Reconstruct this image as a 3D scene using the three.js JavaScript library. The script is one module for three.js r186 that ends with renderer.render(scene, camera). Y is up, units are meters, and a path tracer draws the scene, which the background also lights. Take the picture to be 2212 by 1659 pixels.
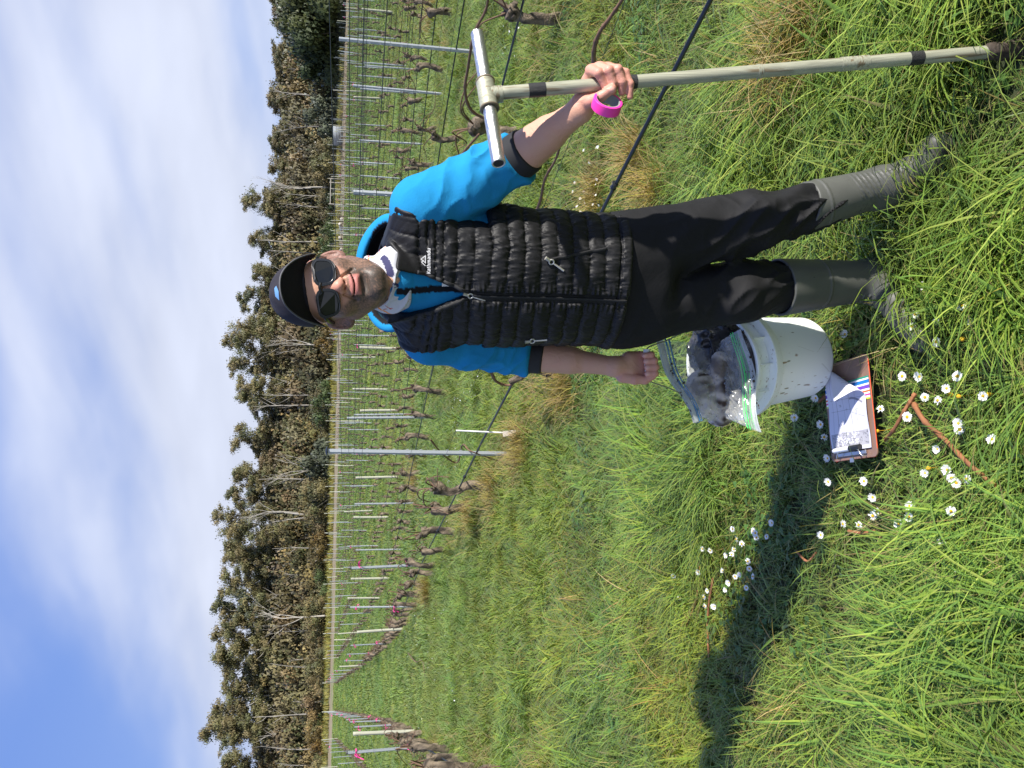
import * as THREE from 'three';
import { mergeGeometries } from 'three/addons/utils/BufferGeometryUtils.js';
import { RoundedBoxGeometry } from 'three/addons/geometries/RoundedBoxGeometry.js';

// ------------------------------------------------------------------ camera, sky, sun
const scene = new THREE.Scene();
const EYE = 1.6, PITCH = THREE.MathUtils.degToRad(10.67), ROLL = THREE.MathUtils.degToRad(0.8), FOC = 1810;
const camera = new THREE.PerspectiveCamera(2 * Math.atan(829.5 / FOC) * 180 / Math.PI, 4 / 3, 0.05, 1200);
camera.position.set(0, EYE, 0);
camera.up.set(Math.cos(ROLL), Math.sin(ROLL) * Math.cos(PITCH), -Math.sin(ROLL) * Math.sin(PITCH));   // the phone was held upright: the photograph lies on its side
camera.lookAt(0, EYE - Math.sin(PITCH), -Math.cos(PITCH));

const SUN = new THREE.Vector3(0.665, 0.590, 0.435).normalize();
const sun = new THREE.DirectionalLight(new THREE.Color(1.0, 0.95, 0.87), 4.9);
sun.position.copy(SUN).multiplyScalar(60).add(new THREE.Vector3(0, 0, -5));
sun.target.position.set(0, 0, -5);
sun.castShadow = true; sun.shadow.radius = 2;
sun.shadow.mapSize.set(4096, 4096);
Object.assign(sun.shadow.camera, { left: -30, right: 30, top: 30, bottom: -30, near: 1, far: 160 });
scene.add(sun, sun.target);
const EXPOSURE = 1.75;

// ------------------------------------------------------------------ small helpers
function rng(seed) { let a = seed >>> 0; return () => { a = (a + 0x6D2B79F5) | 0; let t = Math.imul(a ^ (a >>> 15), 1 | a); t = (t + Math.imul(t ^ (t >>> 7), 61 | t)) ^ t; return ((t ^ (t >>> 14)) >>> 0) / 4294967296; }; }
const hash3 = (x, y, z) => { let h = Math.imul(x | 0, 374761393) ^ Math.imul(y | 0, 668265263) ^ Math.imul(z | 0, 2147483647 - 1274126177); h = Math.imul(h ^ (h >>> 13), 1274126177); return ((h ^ (h >>> 16)) >>> 0) / 4294967296; };
const fade = (t) => t * t * (3 - 2 * t), mix = (a, b, t) => a + (b - a) * t;
function noise(x, y, z) {                                   // value noise, 0..1
  const xi = Math.floor(x), yi = Math.floor(y), zi = Math.floor(z), u = fade(x - xi), v = fade(y - yi), w = fade(z - zi);
  return mix(mix(mix(hash3(xi, yi, zi), hash3(xi + 1, yi, zi), u), mix(hash3(xi, yi + 1, zi), hash3(xi + 1, yi + 1, zi), u), v),
    mix(mix(hash3(xi, yi, zi + 1), hash3(xi + 1, yi, zi + 1), u), mix(hash3(xi, yi + 1, zi + 1), hash3(xi + 1, yi + 1, zi + 1), u), v), w);
}
const fbm = (x, y, z, n = 4) => { let s = 0, a = 0.5, t = 0; for (let i = 0; i < n; i++) { s += a * noise(x, y, z); t += a; a *= 0.5; x = x * 2.03 + 11.3; y = y * 2.03 + 5.7; z = z * 2.03 + 3.1; } return s / t; };
const clamp = (x, a = 0, b = 1) => Math.min(b, Math.max(a, x)), step01 = (a, b, x) => fade(clamp((x - a) / (b - a)));
const V = (x, y, z) => new THREE.Vector3(x, y, z);
// a point of the place, given where it is seen (2212 x 1659 grid over the sideways photograph) and its distance along z
function ray(X, Y) {
  const u0 = 829.5 - Y, v0 = X - 1106, u = u0 * Math.cos(ROLL) + v0 * Math.sin(ROLL), v = -u0 * Math.sin(ROLL) + v0 * Math.cos(ROLL), s = Math.sin(PITCH), c = Math.cos(PITCH);
  return [u, -FOC * s - v * c, -FOC * c + v * s];
}
const at = (X, Y, z) => { const r = ray(X, Y), t = z / r[2]; return V(r[0] * t, EYE + r[1] * t, z); };
const onGround = (X, Y, y = 0) => { const r = ray(X, Y), t = (y - EYE) / r[1]; return V(r[0] * t, y, r[2] * t); };

// how the ground lies: level near by, a slight dip, then a gentle rise to the wood
const KNOT = [[-50, 0], [0, 0], [14, 0], [30, -0.2], [50, 0.28], [75, 1.45], [100, 2.65], [140, 5.2], [200, 9], [420, 30], [900, 60]];
function rise(d) {
  let i = 1; while (i < KNOT.length - 1 && KNOT[i][0] < d) i++;
  const [x0, y0] = KNOT[i - 1], [x1, y1] = KNOT[i], m = (k) => { const a = KNOT[Math.max(k - 1, 0)], b = KNOT[Math.min(k + 1, KNOT.length - 1)]; return (b[1] - a[1]) / (b[0] - a[0]); };
  const t = clamp((d - x0) / (x1 - x0)), h = x1 - x0, t2 = t * t, t3 = t2 * t;
  return (2 * t3 - 3 * t2 + 1) * y0 + (t3 - 2 * t2 + t) * h * m(i - 1) + (-2 * t3 + 3 * t2) * y1 + (t3 - t2) * h * m(i);
}
const landY = (x, z) => rise(-z) - 0.0085 * x * step01(20, 80, -z);

const used = {};
function numbered(n) { const k = used[n] = (used[n] ?? -1) + 1; return k ? n + '_' + String(k).padStart(3, '0') : n; }
function tag(o, label, category, group) { o.userData.label = label; o.userData.category = category; if (group) o.userData.group = group; return o; }
function part(name, geo, mat, parent) { const m = new THREE.Mesh(geo, mat); m.name = name; m.castShadow = m.receiveShadow = true; parent.add(m); return m; }
function thing(name, p, label, category, group, turn = 0) { const g = new THREE.Group(); g.name = numbered(name); g.position.copy(p); g.rotation.y = turn; scene.add(g); return label ? tag(g, label, category, group) : g; }
function single(name, geo, mat, label, category, group) { const m = part(numbered(name), geo, mat, scene); return tag(m, label, category, group); }
function stuff(name, geo, mat) { const m = part(numbered(name), geo, mat, scene); m.userData.kind = 'stuff'; return m; }
function structure(name, geo, mat) { const m = part(name, geo, mat, scene); m.userData.kind = 'structure'; return m; }
function copyOf(o, name, p, turn, label, category, group) { const c = o.clone(); c.name = numbered(name); c.position.copy(p); c.rotation.y = turn; scene.add(c); c.userData = {}; tag(c, label, category, group); return c; }
const std = (o) => new THREE.MeshStandardMaterial(o), phys = (o) => new THREE.MeshPhysicalMaterial(o);
const lin = (r, g, b) => new THREE.Color().setRGB(r, g, b);
function geoFrom(pos, idx, extra = {}) {
  const g = new THREE.BufferGeometry(); g.setAttribute('position', new THREE.Float32BufferAttribute(pos, 3));
  if (idx) g.setIndex(idx);
  for (const k in extra) g.setAttribute(k, new THREE.Float32BufferAttribute(extra[k], k === 'uv' ? 2 : 3));
  if (!extra.normal) g.computeVertexNormals();
  return g;
}
// a tube along points with a radius and a roughness of its own; shape(t, angle) scales the radius
function tube(pts, rad, seg = 24, sides = 8, shape = null, caps = true) {
  const curve = pts.length > 2 ? new THREE.CatmullRomCurve3(pts, false, 'centripetal') : new THREE.LineCurve3(pts[0], pts[1]);
  const P = [], I = [], U = []; let n = V(0.31, 0.2, 0.93).normalize();
  for (let i = 0; i <= seg; i++) {
    const t = i / seg, p = curve.getPoint(t), d = curve.getTangent(t);
    n.addScaledVector(d, -n.dot(d)); if (n.lengthSq() < 1e-4) n.set(d.y, -d.x, 0.1).addScaledVector(d, -0.1 * d.z); n.normalize();
    const b = d.clone().cross(n);
    for (let k = 0; k <= sides; k++) {
      const a = k / sides * Math.PI * 2, r = (typeof rad === 'function' ? rad(t) : rad) * (shape ? shape(t, k === sides ? 0 : a) : 1), c = Math.cos(a) * r, s = Math.sin(a) * r;
      P.push(p.x + n.x * c + b.x * s, p.y + n.y * c + b.y * s, p.z + n.z * c + b.z * s); U.push(k / sides, t);
    }
  }
  const w = sides + 1;
  for (let i = 0; i < seg; i++) for (let k = 0; k < sides; k++) { const a = i * w + k; I.push(a, a + 1, a + w, a + 1, a + w + 1, a + w); }
  if (caps) for (const i of [0, seg]) {
    const p = curve.getPoint(i / seg), c = P.length / 3; P.push(p.x, p.y, p.z); U.push(0.5, i / seg);
    for (let k = 0; k < sides; k++) i ? I.push(c, i * w + k, i * w + k + 1) : I.push(c, k + 1, k);
  }
  return geoFrom(P, I, { uv: U });
}
function join(list) { return list.length === 1 ? list[0] : mergeGeometries(list.map((g) => { const c = g.index ? g.toNonIndexed() : g.clone(); for (const k of Object.keys(c.attributes)) if (!['position', 'normal', 'uv'].includes(k)) c.deleteAttribute(k); if (!c.attributes.uv) c.setAttribute('uv', new THREE.Float32BufferAttribute(new Float32Array(c.attributes.position.count * 2), 2)); return c; })); }
function moved(g, p, q = null, s = null) { const c = g.clone(); c.applyMatrix4(new THREE.Matrix4().compose(p, q ?? new THREE.Quaternion(), s ?? V(1, 1, 1))); return c; }
const between = (a, b, r0, r1 = r0, sides = 12, open = false) => { const d = b.clone().sub(a), g = new THREE.CylinderGeometry(r1, r0, d.length(), sides, 1, open); return moved(g, a.clone().lerp(b, 0.5), new THREE.Quaternion().setFromUnitVectors(V(0, 1, 0), d.normalize())); };
function dataTex(w, h, fn, srgb = false) { const d = new Uint8Array(w * h * 4); for (let y = 0; y < h; y++) for (let x = 0; x < w; x++) { const c = fn((x + 0.5) / w, (y + 0.5) / h), o = (y * w + x) * 4; for (let k = 0; k < 3; k++) d[o + k] = clamp(c[k] ?? c[0]) * 255; d[o + 3] = 255; } const t = new THREE.DataTexture(d, w, h); t.wrapS = t.wrapT = THREE.RepeatWrapping; t.magFilter = THREE.LinearFilter; if (srgb) t.colorSpace = THREE.SRGBColorSpace; t.needsUpdate = true; return t; }
// noise that repeats over one tile
const tiled = (u, v, f, n = 4, s = 0) => { const a = u * 6.2832, b = v * 6.2832, R = f / 6.2832; return fbm(R * Math.cos(a) + 31 + s, R * Math.sin(a) + R * Math.cos(b) * 1.37 + 17, R * Math.sin(b) * 1.37 + 7 + s, n); };

// ------------------------------------------------------------------ sky: blue with soft streaks of thin cloud, computed
{
  const W = 2048, H = 1024, d = new Float32Array(W * H * 4);
  for (let y = 0; y < H; y++) for (let x = 0; x < W; x++) {
    const el = ((y + 0.5) / H - 0.5) * Math.PI, az = ((x + 0.5) / W - 0.5) * 2 * Math.PI, dy = Math.sin(el), dx = Math.cos(el) * Math.cos(az), dz = Math.cos(el) * Math.sin(az);
    const up = Math.max(dy, 0), hz = Math.exp(-up * 4.2);
    let r = mix(0.085, 0.30, hz), g = mix(0.19, 0.42, hz), b = mix(0.56, 0.68, hz);
    // thin high cloud: sheets drawn out into streaks
    const k = 1 / (up + 0.22), px = dx * k, pz = dz * k, ca = 0.80, sa = 0.60, s = px * ca + pz * sa, t = -px * sa + pz * ca;
    const warp = fbm(s * 0.7 + 3, t * 0.7, 5, 3) - 0.5;
    const big = fbm(s * 0.42 + 9.0, t * 1.25 + warp * 1.1 + 2.2, 1, 4), fine = fbm(s * 1.4 + 4, t * 5.0 + warp * 3, 8, 5), puff = fbm(s * 3 + warp, t * 3.4, 3, 5);
    let c = step01(0.21, 0.70, big + 0.30 * (fine - 0.5) + 0.20 * (puff - 0.5) + 0.02);
    c = clamp(c * 0.76 + 0.05 * hz);
    const cl = 0.64 + 0.20 * (puff - 0.5) + 0.12 * (fine - 0.5);
    r = mix(r, cl * 0.93, c); g = mix(g, cl * 0.965, c); b = mix(b, cl * 1.09, c);
    if (dy < 0) { const q = step01(0, -0.12, dy); r = mix(r, 0.10, q); g = mix(g, 0.13, q); b = mix(b, 0.06, q); }
    const o = (y * W + x) * 4; d[o] = r * 0.80; d[o + 1] = g * 0.80; d[o + 2] = b * 0.79; d[o + 3] = 1;
  }
  const t = new THREE.DataTexture(d, W, H, THREE.RGBAFormat, THREE.FloatType);
  t.mapping = THREE.EquirectangularReflectionMapping; t.magFilter = THREE.LinearFilter; t.needsUpdate = true;
  scene.background = t; scene.environment = t;
}
// ------------------------------------------------------------------ signed distances and a mesher (surface nets) for bodies and clothes
const smin = (a, b, k) => { const h = Math.max(k - Math.abs(a - b), 0) / k; return Math.min(a, b) - h * h * k * 0.25; };
const smax = (a, b, k) => -smin(-a, -b, k);
function cone(a, b, ra, rb) {                                // tapered capsule
  const ax = a.x, ay = a.y, az = a.z, dx = b.x - ax, dy = b.y - ay, dz = b.z - az, q = 1 / Math.max(dx * dx + dy * dy + dz * dz, 1e-9);
  return (x, y, z) => { const px = x - ax, py = y - ay, pz = z - az, t = clamp((px * dx + py * dy + pz * dz) * q), ex = px - dx * t, ey = py - dy * t, ez = pz - dz * t; return Math.sqrt(ex * ex + ey * ey + ez * ez) - (ra + (rb - ra) * t); };
}
function ell(c, r) { const cx = c.x, cy = c.y, cz = c.z, m = Math.min(...r); return (x, y, z) => { const a = (x - cx) / r[0], b = (y - cy) / r[1], d = (z - cz) / r[2], k0 = Math.sqrt(a * a + b * b + d * d), e = a / r[0], f = b / r[1], g = d / r[2], k1 = Math.sqrt(e * e + f * f + g * g); return k1 < 1e-9 ? -m : k0 * (k0 - 1) / k1; }; }
class Frame {                                                // a turned frame: local x, y, z axes at an origin
  constructor(o, x, y, z) { this.o = o; this.x = x; this.y = y; this.z = z; }
  local(x, y, z) { const px = x - this.o.x, py = y - this.o.y, pz = z - this.o.z; return [px * this.x.x + py * this.x.y + pz * this.x.z, px * this.y.x + py * this.y.y + pz * this.y.z, px * this.z.x + py * this.z.y + pz * this.z.z]; }
  world(x, y, z) { return this.o.clone().addScaledVector(this.x, x).addScaledVector(this.y, y).addScaledVector(this.z, z); }
  sdf(f) { return (x, y, z) => { const px = x - this.o.x, py = y - this.o.y, pz = z - this.o.z; return f(px * this.x.x + py * this.x.y + pz * this.x.z, px * this.y.x + py * this.y.y + pz * this.y.z, px * this.z.x + py * this.z.y + pz * this.z.z); }; }
  matrix() { return new THREE.Matrix4().makeBasis(this.x, this.y, this.z).setPosition(this.o); }
}
function mesher(f, lo, hi, cell, color = null, uvf = null) {
  const nx = Math.ceil((hi.x - lo.x) / cell) + 1, ny = Math.ceil((hi.y - lo.y) / cell) + 1, nz = Math.ceil((hi.z - lo.z) / cell) + 1, sx = 1, sy = nx, sz = nx * ny;
  const D = new Float32Array(nx * ny * nz).fill(1), B = 5, reach = B * cell * 0.9 + 0.02;
  for (let bz = 0; bz < nz; bz += B) for (let by = 0; by < ny; by += B) for (let bx = 0; bx < nx; bx += B) {
    const mid = f(lo.x + (bx + B / 2) * cell, lo.y + (by + B / 2) * cell, lo.z + (bz + B / 2) * cell), far = Math.abs(mid) > reach;
    for (let z = bz; z < Math.min(bz + B, nz); z++) for (let y = by; y < Math.min(by + B, ny); y++) for (let x = bx; x < Math.min(bx + B, nx); x++) D[x + y * sy + z * sz] = far ? mid : f(lo.x + x * cell, lo.y + y * cell, lo.z + z * cell);
  }
  const id = new Int32Array(D.length).fill(-1), P = [], I = [];
  for (let z = 0; z < nz - 1; z++) for (let y = 0; y < ny - 1; y++) for (let x = 0; x < nx - 1; x++) {
    const o = x + y * sy + z * sz; let n = 0, ax = 0, ay = 0, az = 0, any = false, all = true;
    for (let c = 0; c < 8; c++) { const s = D[o + (c & 1) + (c >> 1 & 1) * sy + (c >> 2) * sz] < 0; any ||= s; all &&= s; }
    if (!any || all) continue;
    for (let c = 0; c < 8; c++) for (let e = 0; e < 3; e++) {
      if (c >> e & 1) continue;
      const c2 = c | 1 << e, d0 = D[o + (c & 1) + (c >> 1 & 1) * sy + (c >> 2) * sz], d1 = D[o + (c2 & 1) + (c2 >> 1 & 1) * sy + (c2 >> 2) * sz];
      if (d0 < 0 === d1 < 0) continue;
      const t = d0 / (d0 - d1); ax += (c & 1) + (e === 0 ? t : 0); ay += (c >> 1 & 1) + (e === 1 ? t : 0); az += (c >> 2) + (e === 2 ? t : 0); n++;
    }
    id[o] = P.length / 3; P.push(lo.x + (x + ax / n) * cell, lo.y + (y + ay / n) * cell, lo.z + (z + az / n) * cell);
  }
  for (let z = 1; z < nz - 1; z++) for (let y = 1; y < ny - 1; y++) for (let x = 1; x < nx - 1; x++) {
    const o = x + y * sy + z * sz, s = D[o] < 0;
    const quad = (a, b, c, d, flip) => { if (a < 0 || b < 0 || c < 0 || d < 0) return; flip ? I.push(a, c, b, a, d, c) : I.push(a, b, c, a, c, d); };
    if (s !== D[o + sx] < 0) quad(id[o - sy - sz], id[o - sz], id[o], id[o - sy], !s);
    if (s !== D[o + sy] < 0) quad(id[o - sx - sz], id[o - sx], id[o], id[o - sz], !s);
    if (s !== D[o + sz] < 0) quad(id[o - sx - sy], id[o - sy], id[o], id[o - sx], !s);
  }
  const N = new Float32Array(P.length), C = color ? new Float32Array(P.length) : null, U = uvf ? new Float32Array(P.length / 3 * 2) : null, e = cell * 0.6;
  for (let i = 0; i < P.length; i += 3) {
    const x = P[i], y = P[i + 1], z = P[i + 2], gx = f(x + e, y, z) - f(x - e, y, z), gy = f(x, y + e, z) - f(x, y - e, z), gz = f(x, y, z + e) - f(x, y, z - e), l = Math.hypot(gx, gy, gz) || 1;
    N[i] = gx / l; N[i + 1] = gy / l; N[i + 2] = gz / l;
    if (C) { const c = color(x, y, z, N[i], N[i + 1], N[i + 2]); C[i] = c[0]; C[i + 1] = c[1]; C[i + 2] = c[2]; }
    if (U) { const u = uvf(x, y, z); U[i / 3 * 2] = u[0]; U[i / 3 * 2 + 1] = u[1]; }
  }
  const g = geoFrom(P, I, { normal: N, ...(C ? { color: C } : {}), ...(U ? { uv: U } : {}) });
  return g;
}
function boxOf(points, pad) { const b = new THREE.Box3().setFromPoints(points); return [b.min.subScalar(pad), b.max.addScalar(pad)]; }
// the first place where a ray meets a distance field
function hit(f, p, d, far = 1.2) { let t = 0; for (let i = 0; i < 160 && t < far; i++) { const s = f(p.x + d.x * t, p.y + d.y * t, p.z + d.z * t); if (s < 0.0004) break; t += Math.max(s * 0.5, 0.0004); } return p.clone().addScaledVector(d, t); }
// ------------------------------------------------------------------ ground, track, wood behind
{
  const P = [], U = [], I = [], C = [];
  const zs = []; for (let z = 6; z > -12; z -= 0.25) zs.push(z); for (let z = -12; z > -60; z -= 1) zs.push(z); for (let z = -60; z > -180; z -= 2.5) zs.push(z); for (const z of [-180, -200, -230, -270, -320, -400, -520, -700, -900]) zs.push(z);
  const nx = 90, spread = (i) => { const t = i / nx * 2 - 1; return Math.sign(t) * (Math.abs(t) * 12 + Math.pow(Math.abs(t), 3) * 260 + Math.pow(Math.abs(t), 9) * 500); };
  for (const z of zs) for (let i = 0; i <= nx; i++) {
    const x = spread(i), near = step01(-16, -8, z), y = landY(x, z) - 0.03 * (1 - near) + near * 0.016 * (fbm(x * 2.2, 3, z * 2.2, 3) - 0.5); P.push(x, y, z); U.push(x, z);
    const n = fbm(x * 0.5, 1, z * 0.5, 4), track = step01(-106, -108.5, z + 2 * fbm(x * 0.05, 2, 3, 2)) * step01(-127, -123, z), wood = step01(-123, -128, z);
    let c = [mix(0.055, 0.085, n), mix(0.105, 0.135, n), mix(0.020, 0.030, n)];
    c = c.map((v) => v * 1.5); if (z > -40) { const k = step01(-40, -10, z); c = c.map((v, j) => mix(v, [0.034, 0.046, 0.016][j] * (0.7 + 0.6 * n), k)); }
    const tr = [0.23, 0.185, 0.115].map((v) => v * (0.75 + 0.5 * fbm(x * 0.9, 4, z * 0.35, 3)));
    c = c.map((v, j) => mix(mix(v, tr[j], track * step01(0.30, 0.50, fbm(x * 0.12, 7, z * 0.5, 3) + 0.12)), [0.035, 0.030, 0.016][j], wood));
    C.push(...c);
  }
  const row = nx + 1; for (let j = 0; j < zs.length - 1; j++) for (let i = 0; i < nx; i++) { const a = j * row + i; I.push(a, a + 1, a + row, a + 1, a + row + 1, a + row); }
  const bump = dataTex(512, 512, (u, v) => [tiled(u, v, 30, 5)]); bump.repeat.set(0.7, 0.7);
  structure('ground', geoFrom(P, I, { uv: U, color: C }), std({ name: 'soil and thatch', vertexColors: true, color: 0xffffff, roughness: 0.95, bumpMap: bump, bumpScale: 0.03 }));
}

// ------------------------------------------------------------------ trees
const leafMat = (name, o = {}) => phys({ name, vertexColors: true, color: 0xffffff, roughness: 0.62, specularIntensity: 0.35, transmission: 0.38, thickness: 0, side: THREE.DoubleSide, ...o });
const gumLeaf = leafMat('gum leaves'), barkPale = std({ name: 'pale gum bark', vertexColors: true, color: 0xffffff, roughness: 0.85 });
function barkTube(pts, r, seg, sides, seed, tone) {
  const g = tube(pts, r, seg, sides, (t, a) => 0.86 + 0.28 * noise(Math.cos(a) * 1.4 + seed, Math.sin(a) * 1.4 + 5, t * 9 + seed)), p = g.attributes.position, C = [];
  for (let i = 0; i < p.count; i++) { const k = mix(tone[0], tone[1], clamp(fbm(p.getX(i) * 2.5 + seed, p.getY(i) * 0.35, p.getZ(i) * 2.5, 3) * 1.7 - 0.35)); C.push(k, k * 0.93, k * 0.82); }
  g.setAttribute('color', new THREE.Float32BufferAttribute(C, 3)); return g;
}
// leaf sprays spread through lumps; tips of boughs carry the lumps
function foliage(R, lumps, perM2, size, tones) {
  const P = [], N = [], C = [];
  for (const [c, r, flat] of lumps) {
    const n = Math.round(perM2 * r * r * 17), base = tones[Math.floor(R() * tones.length)], k0 = 0.75 + 0.5 * R();
    for (let i = 0; i < n; i++) {
      const u = R() * 2 - 1, a = R() * 6.283, s = Math.sqrt(1 - u * u), d = V(s * Math.cos(a), u, s * Math.sin(a)), rr = r * (0.15 + 0.75 * Math.sqrt(R()) + 0.9 * R() ** 4) * (0.55 + 0.9 * noise(d.x * 2.6 + c.x, d.y * 2.6 + c.y, d.z * 2.6 + c.z));
      const p = c.clone().add(V(d.x * rr, d.y * rr * flat, d.z * rr)), nrm = d.clone().add(V(R() - 0.5, R() * 0.9, R() - 0.5)).normalize();
      const t = V(R() - 0.5, -0.5 - R(), R() - 0.5).normalize(), b = t.clone().cross(nrm).normalize(), L = size * (0.6 + 0.8 * R()), w = L * 0.38;
      P.push(p.x - b.x * w, p.y - b.y * w, p.z - b.z * w, p.x + b.x * w, p.y + b.y * w, p.z + b.z * w, p.x + t.x * L, p.y + t.y * L, p.z + t.z * L);
      const k = k0 * (0.75 + 0.5 * R()); for (let q = 0; q < 3; q++) { N.push(nrm.x, nrm.y, nrm.z); C.push(base[0] * k, base[1] * k, base[2] * k); }
    }
  }
  return geoFrom(P, null, { normal: N, color: C });
}
const OLIVE = [[0.170, 0.162, 0.067], [0.194, 0.168, 0.071], [0.129, 0.137, 0.059], [0.205, 0.168, 0.079]], GREEN = [[0.070, 0.105, 0.034], [0.080, 0.115, 0.040]], GREYG = [[0.095, 0.11, 0.068], [0.085, 0.10, 0.06]], OCHRE = [[0.16, 0.10, 0.025], [0.13, 0.095, 0.028]], DARKG = [[0.030, 0.048, 0.016], [0.040, 0.058, 0.018], [0.07, 0.085, 0.025]];
// a gum of unit kind: straight pale stem, forking high, with separate heads of foliage at the ends of the boughs
function makeGum(seed, H, spread, low, dense, tones, tone, name, multi = 1) {
  const R = rng(seed), g = new THREE.Group(), wood = [], lumps = [];
  for (let m = 0; m < multi; m++) {
    const base = V((R() - 0.5) * multi * 0.9, 0, (R() - 0.5) * multi * 0.9), lean = V((R() - 0.5) * 0.16 * H, 0, (R() - 0.5) * 0.16 * H), h = H * (0.86 + 0.2 * R()), r0 = 0.011 * H * (0.8 + 0.5 * R());
    const P = (t) => base.clone().addScaledVector(lean, t * t).add(V(Math.sin(t * 5 + seed) * 0.012 * H, h * t * 0.86, Math.cos(t * 4 + seed * 2) * 0.012 * H));
    wood.push(barkTube([P(0), P(0.2), P(0.4), P(0.6), P(0.8), P(1)], (t) => r0 * (1.06 - 0.85 * t), 20, 7, seed + m, tone));
    const nb = Math.round((7 + 6 * dense) / Math.sqrt(multi));
    for (let i = 0; i < nb; i++) {
      const t = mix(low, 1, (i + R() * 0.7) / nb), o = P(t), a = i * 2.4 + R() * 1.3, len = spread * H * (0.55 + 0.6 * R()) * (1.15 - 0.55 * t), up = 0.55 + 0.75 * R();
      const e = o.clone().add(V(Math.cos(a) * len, len * up, Math.sin(a) * len)), mid = o.clone().lerp(e, 0.5).add(V(Math.cos(a) * len * 0.10, -len * 0.10, Math.sin(a) * len * 0.1));
      wood.push(barkTube([o, mid, e], (q) => r0 * 0.42 * (1.1 - t * 0.55) * (1 - 0.75 * q), 8, 5, seed + i, tone));
      for (let k = 0; k < 3; k++) lumps.push([e.clone().add(V((R() - 0.5) * 0.075 * H, (R() - 0.5) * 0.04 * H, (R() - 0.5) * 0.075 * H)), H * (0.026 + 0.026 * R()), 0.5]);
      for (let k = 0; k < 3; k++) { const s = 0.45 + 0.55 * R(), p = mid.clone().lerp(e, s), e2 = p.clone().add(V((R() - 0.5) * len * 0.9, len * (0.15 + 0.4 * R()), (R() - 0.5) * len * 0.9)); wood.push(barkTube([p, p.clone().lerp(e2, 0.5).add(V(0, -0.03 * len, 0)), e2], (q) => r0 * 0.16 * (1 - 0.7 * q), 5, 4, seed + k, tone)); if (R() < 0.5 + 0.5 * dense) for (let w = 0; w < 2; w++) lumps.push([e2.clone().add(V((R() - 0.5) * 0.06 * H, (R() - 0.5) * 0.03 * H, (R() - 0.5) * 0.06 * H)), H * (0.022 + 0.024 * R()), 0.55]); }
    }
    for (let k = 0; k < nb * 2; k++) { const t = mix(low * 0.9, 1, R()), a = R() * 6.28, q = spread * H * 0.95 * Math.sqrt(R()) * (1.2 - 0.55 * t); lumps.push([P(t).add(V(Math.cos(a) * q, 0.05 * H * R() + q * 0.35, Math.sin(a) * q)), H * (0.035 + 0.03 * R()), 0.75]); }
    for (let k = 0; k < 4; k++) lumps.push([P(1).add(V((R() - 0.5) * 0.10 * H, 0.02 * H * R(), (R() - 0.5) * 0.10 * H)), H * (0.026 + 0.022 * R()), 0.5]);
  }
  part('trunk', mergeGeometries(wood.map((w) => w)), barkPale, g);
  part('crown', foliage(R, lumps, 7.5 + 3 * dense, 0.23, tones), gumLeaf, g);
  g.name = name; return g;
}
function makeDead(seed, H) {                                 // a bare, bleached tree
  const R = rng(seed), g = new THREE.Group(), wood = [], tone = [0.22, 0.48];
  const grow = (o, d, len, r, depth) => { const e = o.clone().addScaledVector(d, len), m = o.clone().lerp(e, 0.5).add(V((R() - 0.5) * len * 0.12, 0, (R() - 0.5) * len * 0.12)); wood.push(barkTube([o, m, e], (t) => r * (1 - 0.5 * t), 8, 5, seed + depth, tone)); if (depth > 3) return; const n = depth === 0 ? 3 : 2 + (R() < 0.5 ? 1 : 0); for (let i = 0; i < n; i++) grow(o.clone().lerp(e, 0.55 + 0.45 * (i + 1) / n), d.clone().add(V((R() - 0.5) * 1.1, 0.22 * R(), (R() - 0.5) * 1.1)).normalize(), len * (0.48 + 0.24 * R()), r * 0.5, depth + 1); };
  grow(V(0, 0, 0), V(0.04, 1, 0.02).normalize(), H * 0.5, H * 0.0135, 0);
  const m = part('trunk', mergeGeometries(wood), barkPale, g); m.name = 'trunk'; return g;
}
function makeStem(seed, H) {                                 // a slender pale stem with a few thin boughs
  const R = rng(seed), g = new THREE.Group(), wood = [], tone = [0.16, 0.42], lean = (R() - 0.5) * 2.6, kink = (R() - 0.5) * 1.2, P = (t) => V(lean * t * t + kink * Math.sin(t * 4), H * t, (R() - 0.5) * 0.2);
  wood.push(barkTube([P(0), P(0.3), P(0.6), P(0.85), P(1)], (t) => 0.13 * (1.05 - 0.85 * t), 16, 6, seed, tone));
  for (let i = 0; i < 6; i++) { const t = 0.35 + 0.6 * R(), o = P(t), a = R() * 6.28, l = 1.0 + 1.8 * R(), e = o.clone().add(V(Math.cos(a) * l * 0.6, l, Math.sin(a) * l * 0.6)); wood.push(barkTube([o, o.clone().lerp(e, 0.5).add(V(0.1, -0.1, 0)), e], (q) => 0.05 * (1 - 0.75 * q), 6, 5, seed + i, tone)); }
  part('trunk', mergeGeometries(wood), barkPale, g); return g;
}
function makeBush(seed, H, W, tones, size = 0.25, dense = 1) {
  const R = rng(seed), g = new THREE.Group(), lumps = [], wood = [], tone = [0.06, 0.2];
  for (let i = 0; i < 16; i++) { const a = R() * 6.28, r = W * 0.5 * Math.sqrt(R()), y = H * (0.12 + 0.72 * R() * (1 - 0.35 * r / (W * 0.5))); const c = V(Math.cos(a) * r, y, Math.sin(a) * r); lumps.push([c, H * (0.13 + 0.10 * R()), 0.8]); if (i % 2) wood.push(barkTube([V((R() - 0.5) * 0.3, 0, (R() - 0.5) * 0.3), c.clone().multiplyScalar(0.5).add(V(0, 0.1, 0)), c], (t) => 0.06 * (1.1 - t), 6, 5, seed + i, tone)); }
  part('trunk', mergeGeometries(wood), barkPale, g); part('crown', foliage(R, lumps, 13 * dense, size, tones), gumLeaf, g); return g;
}
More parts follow.
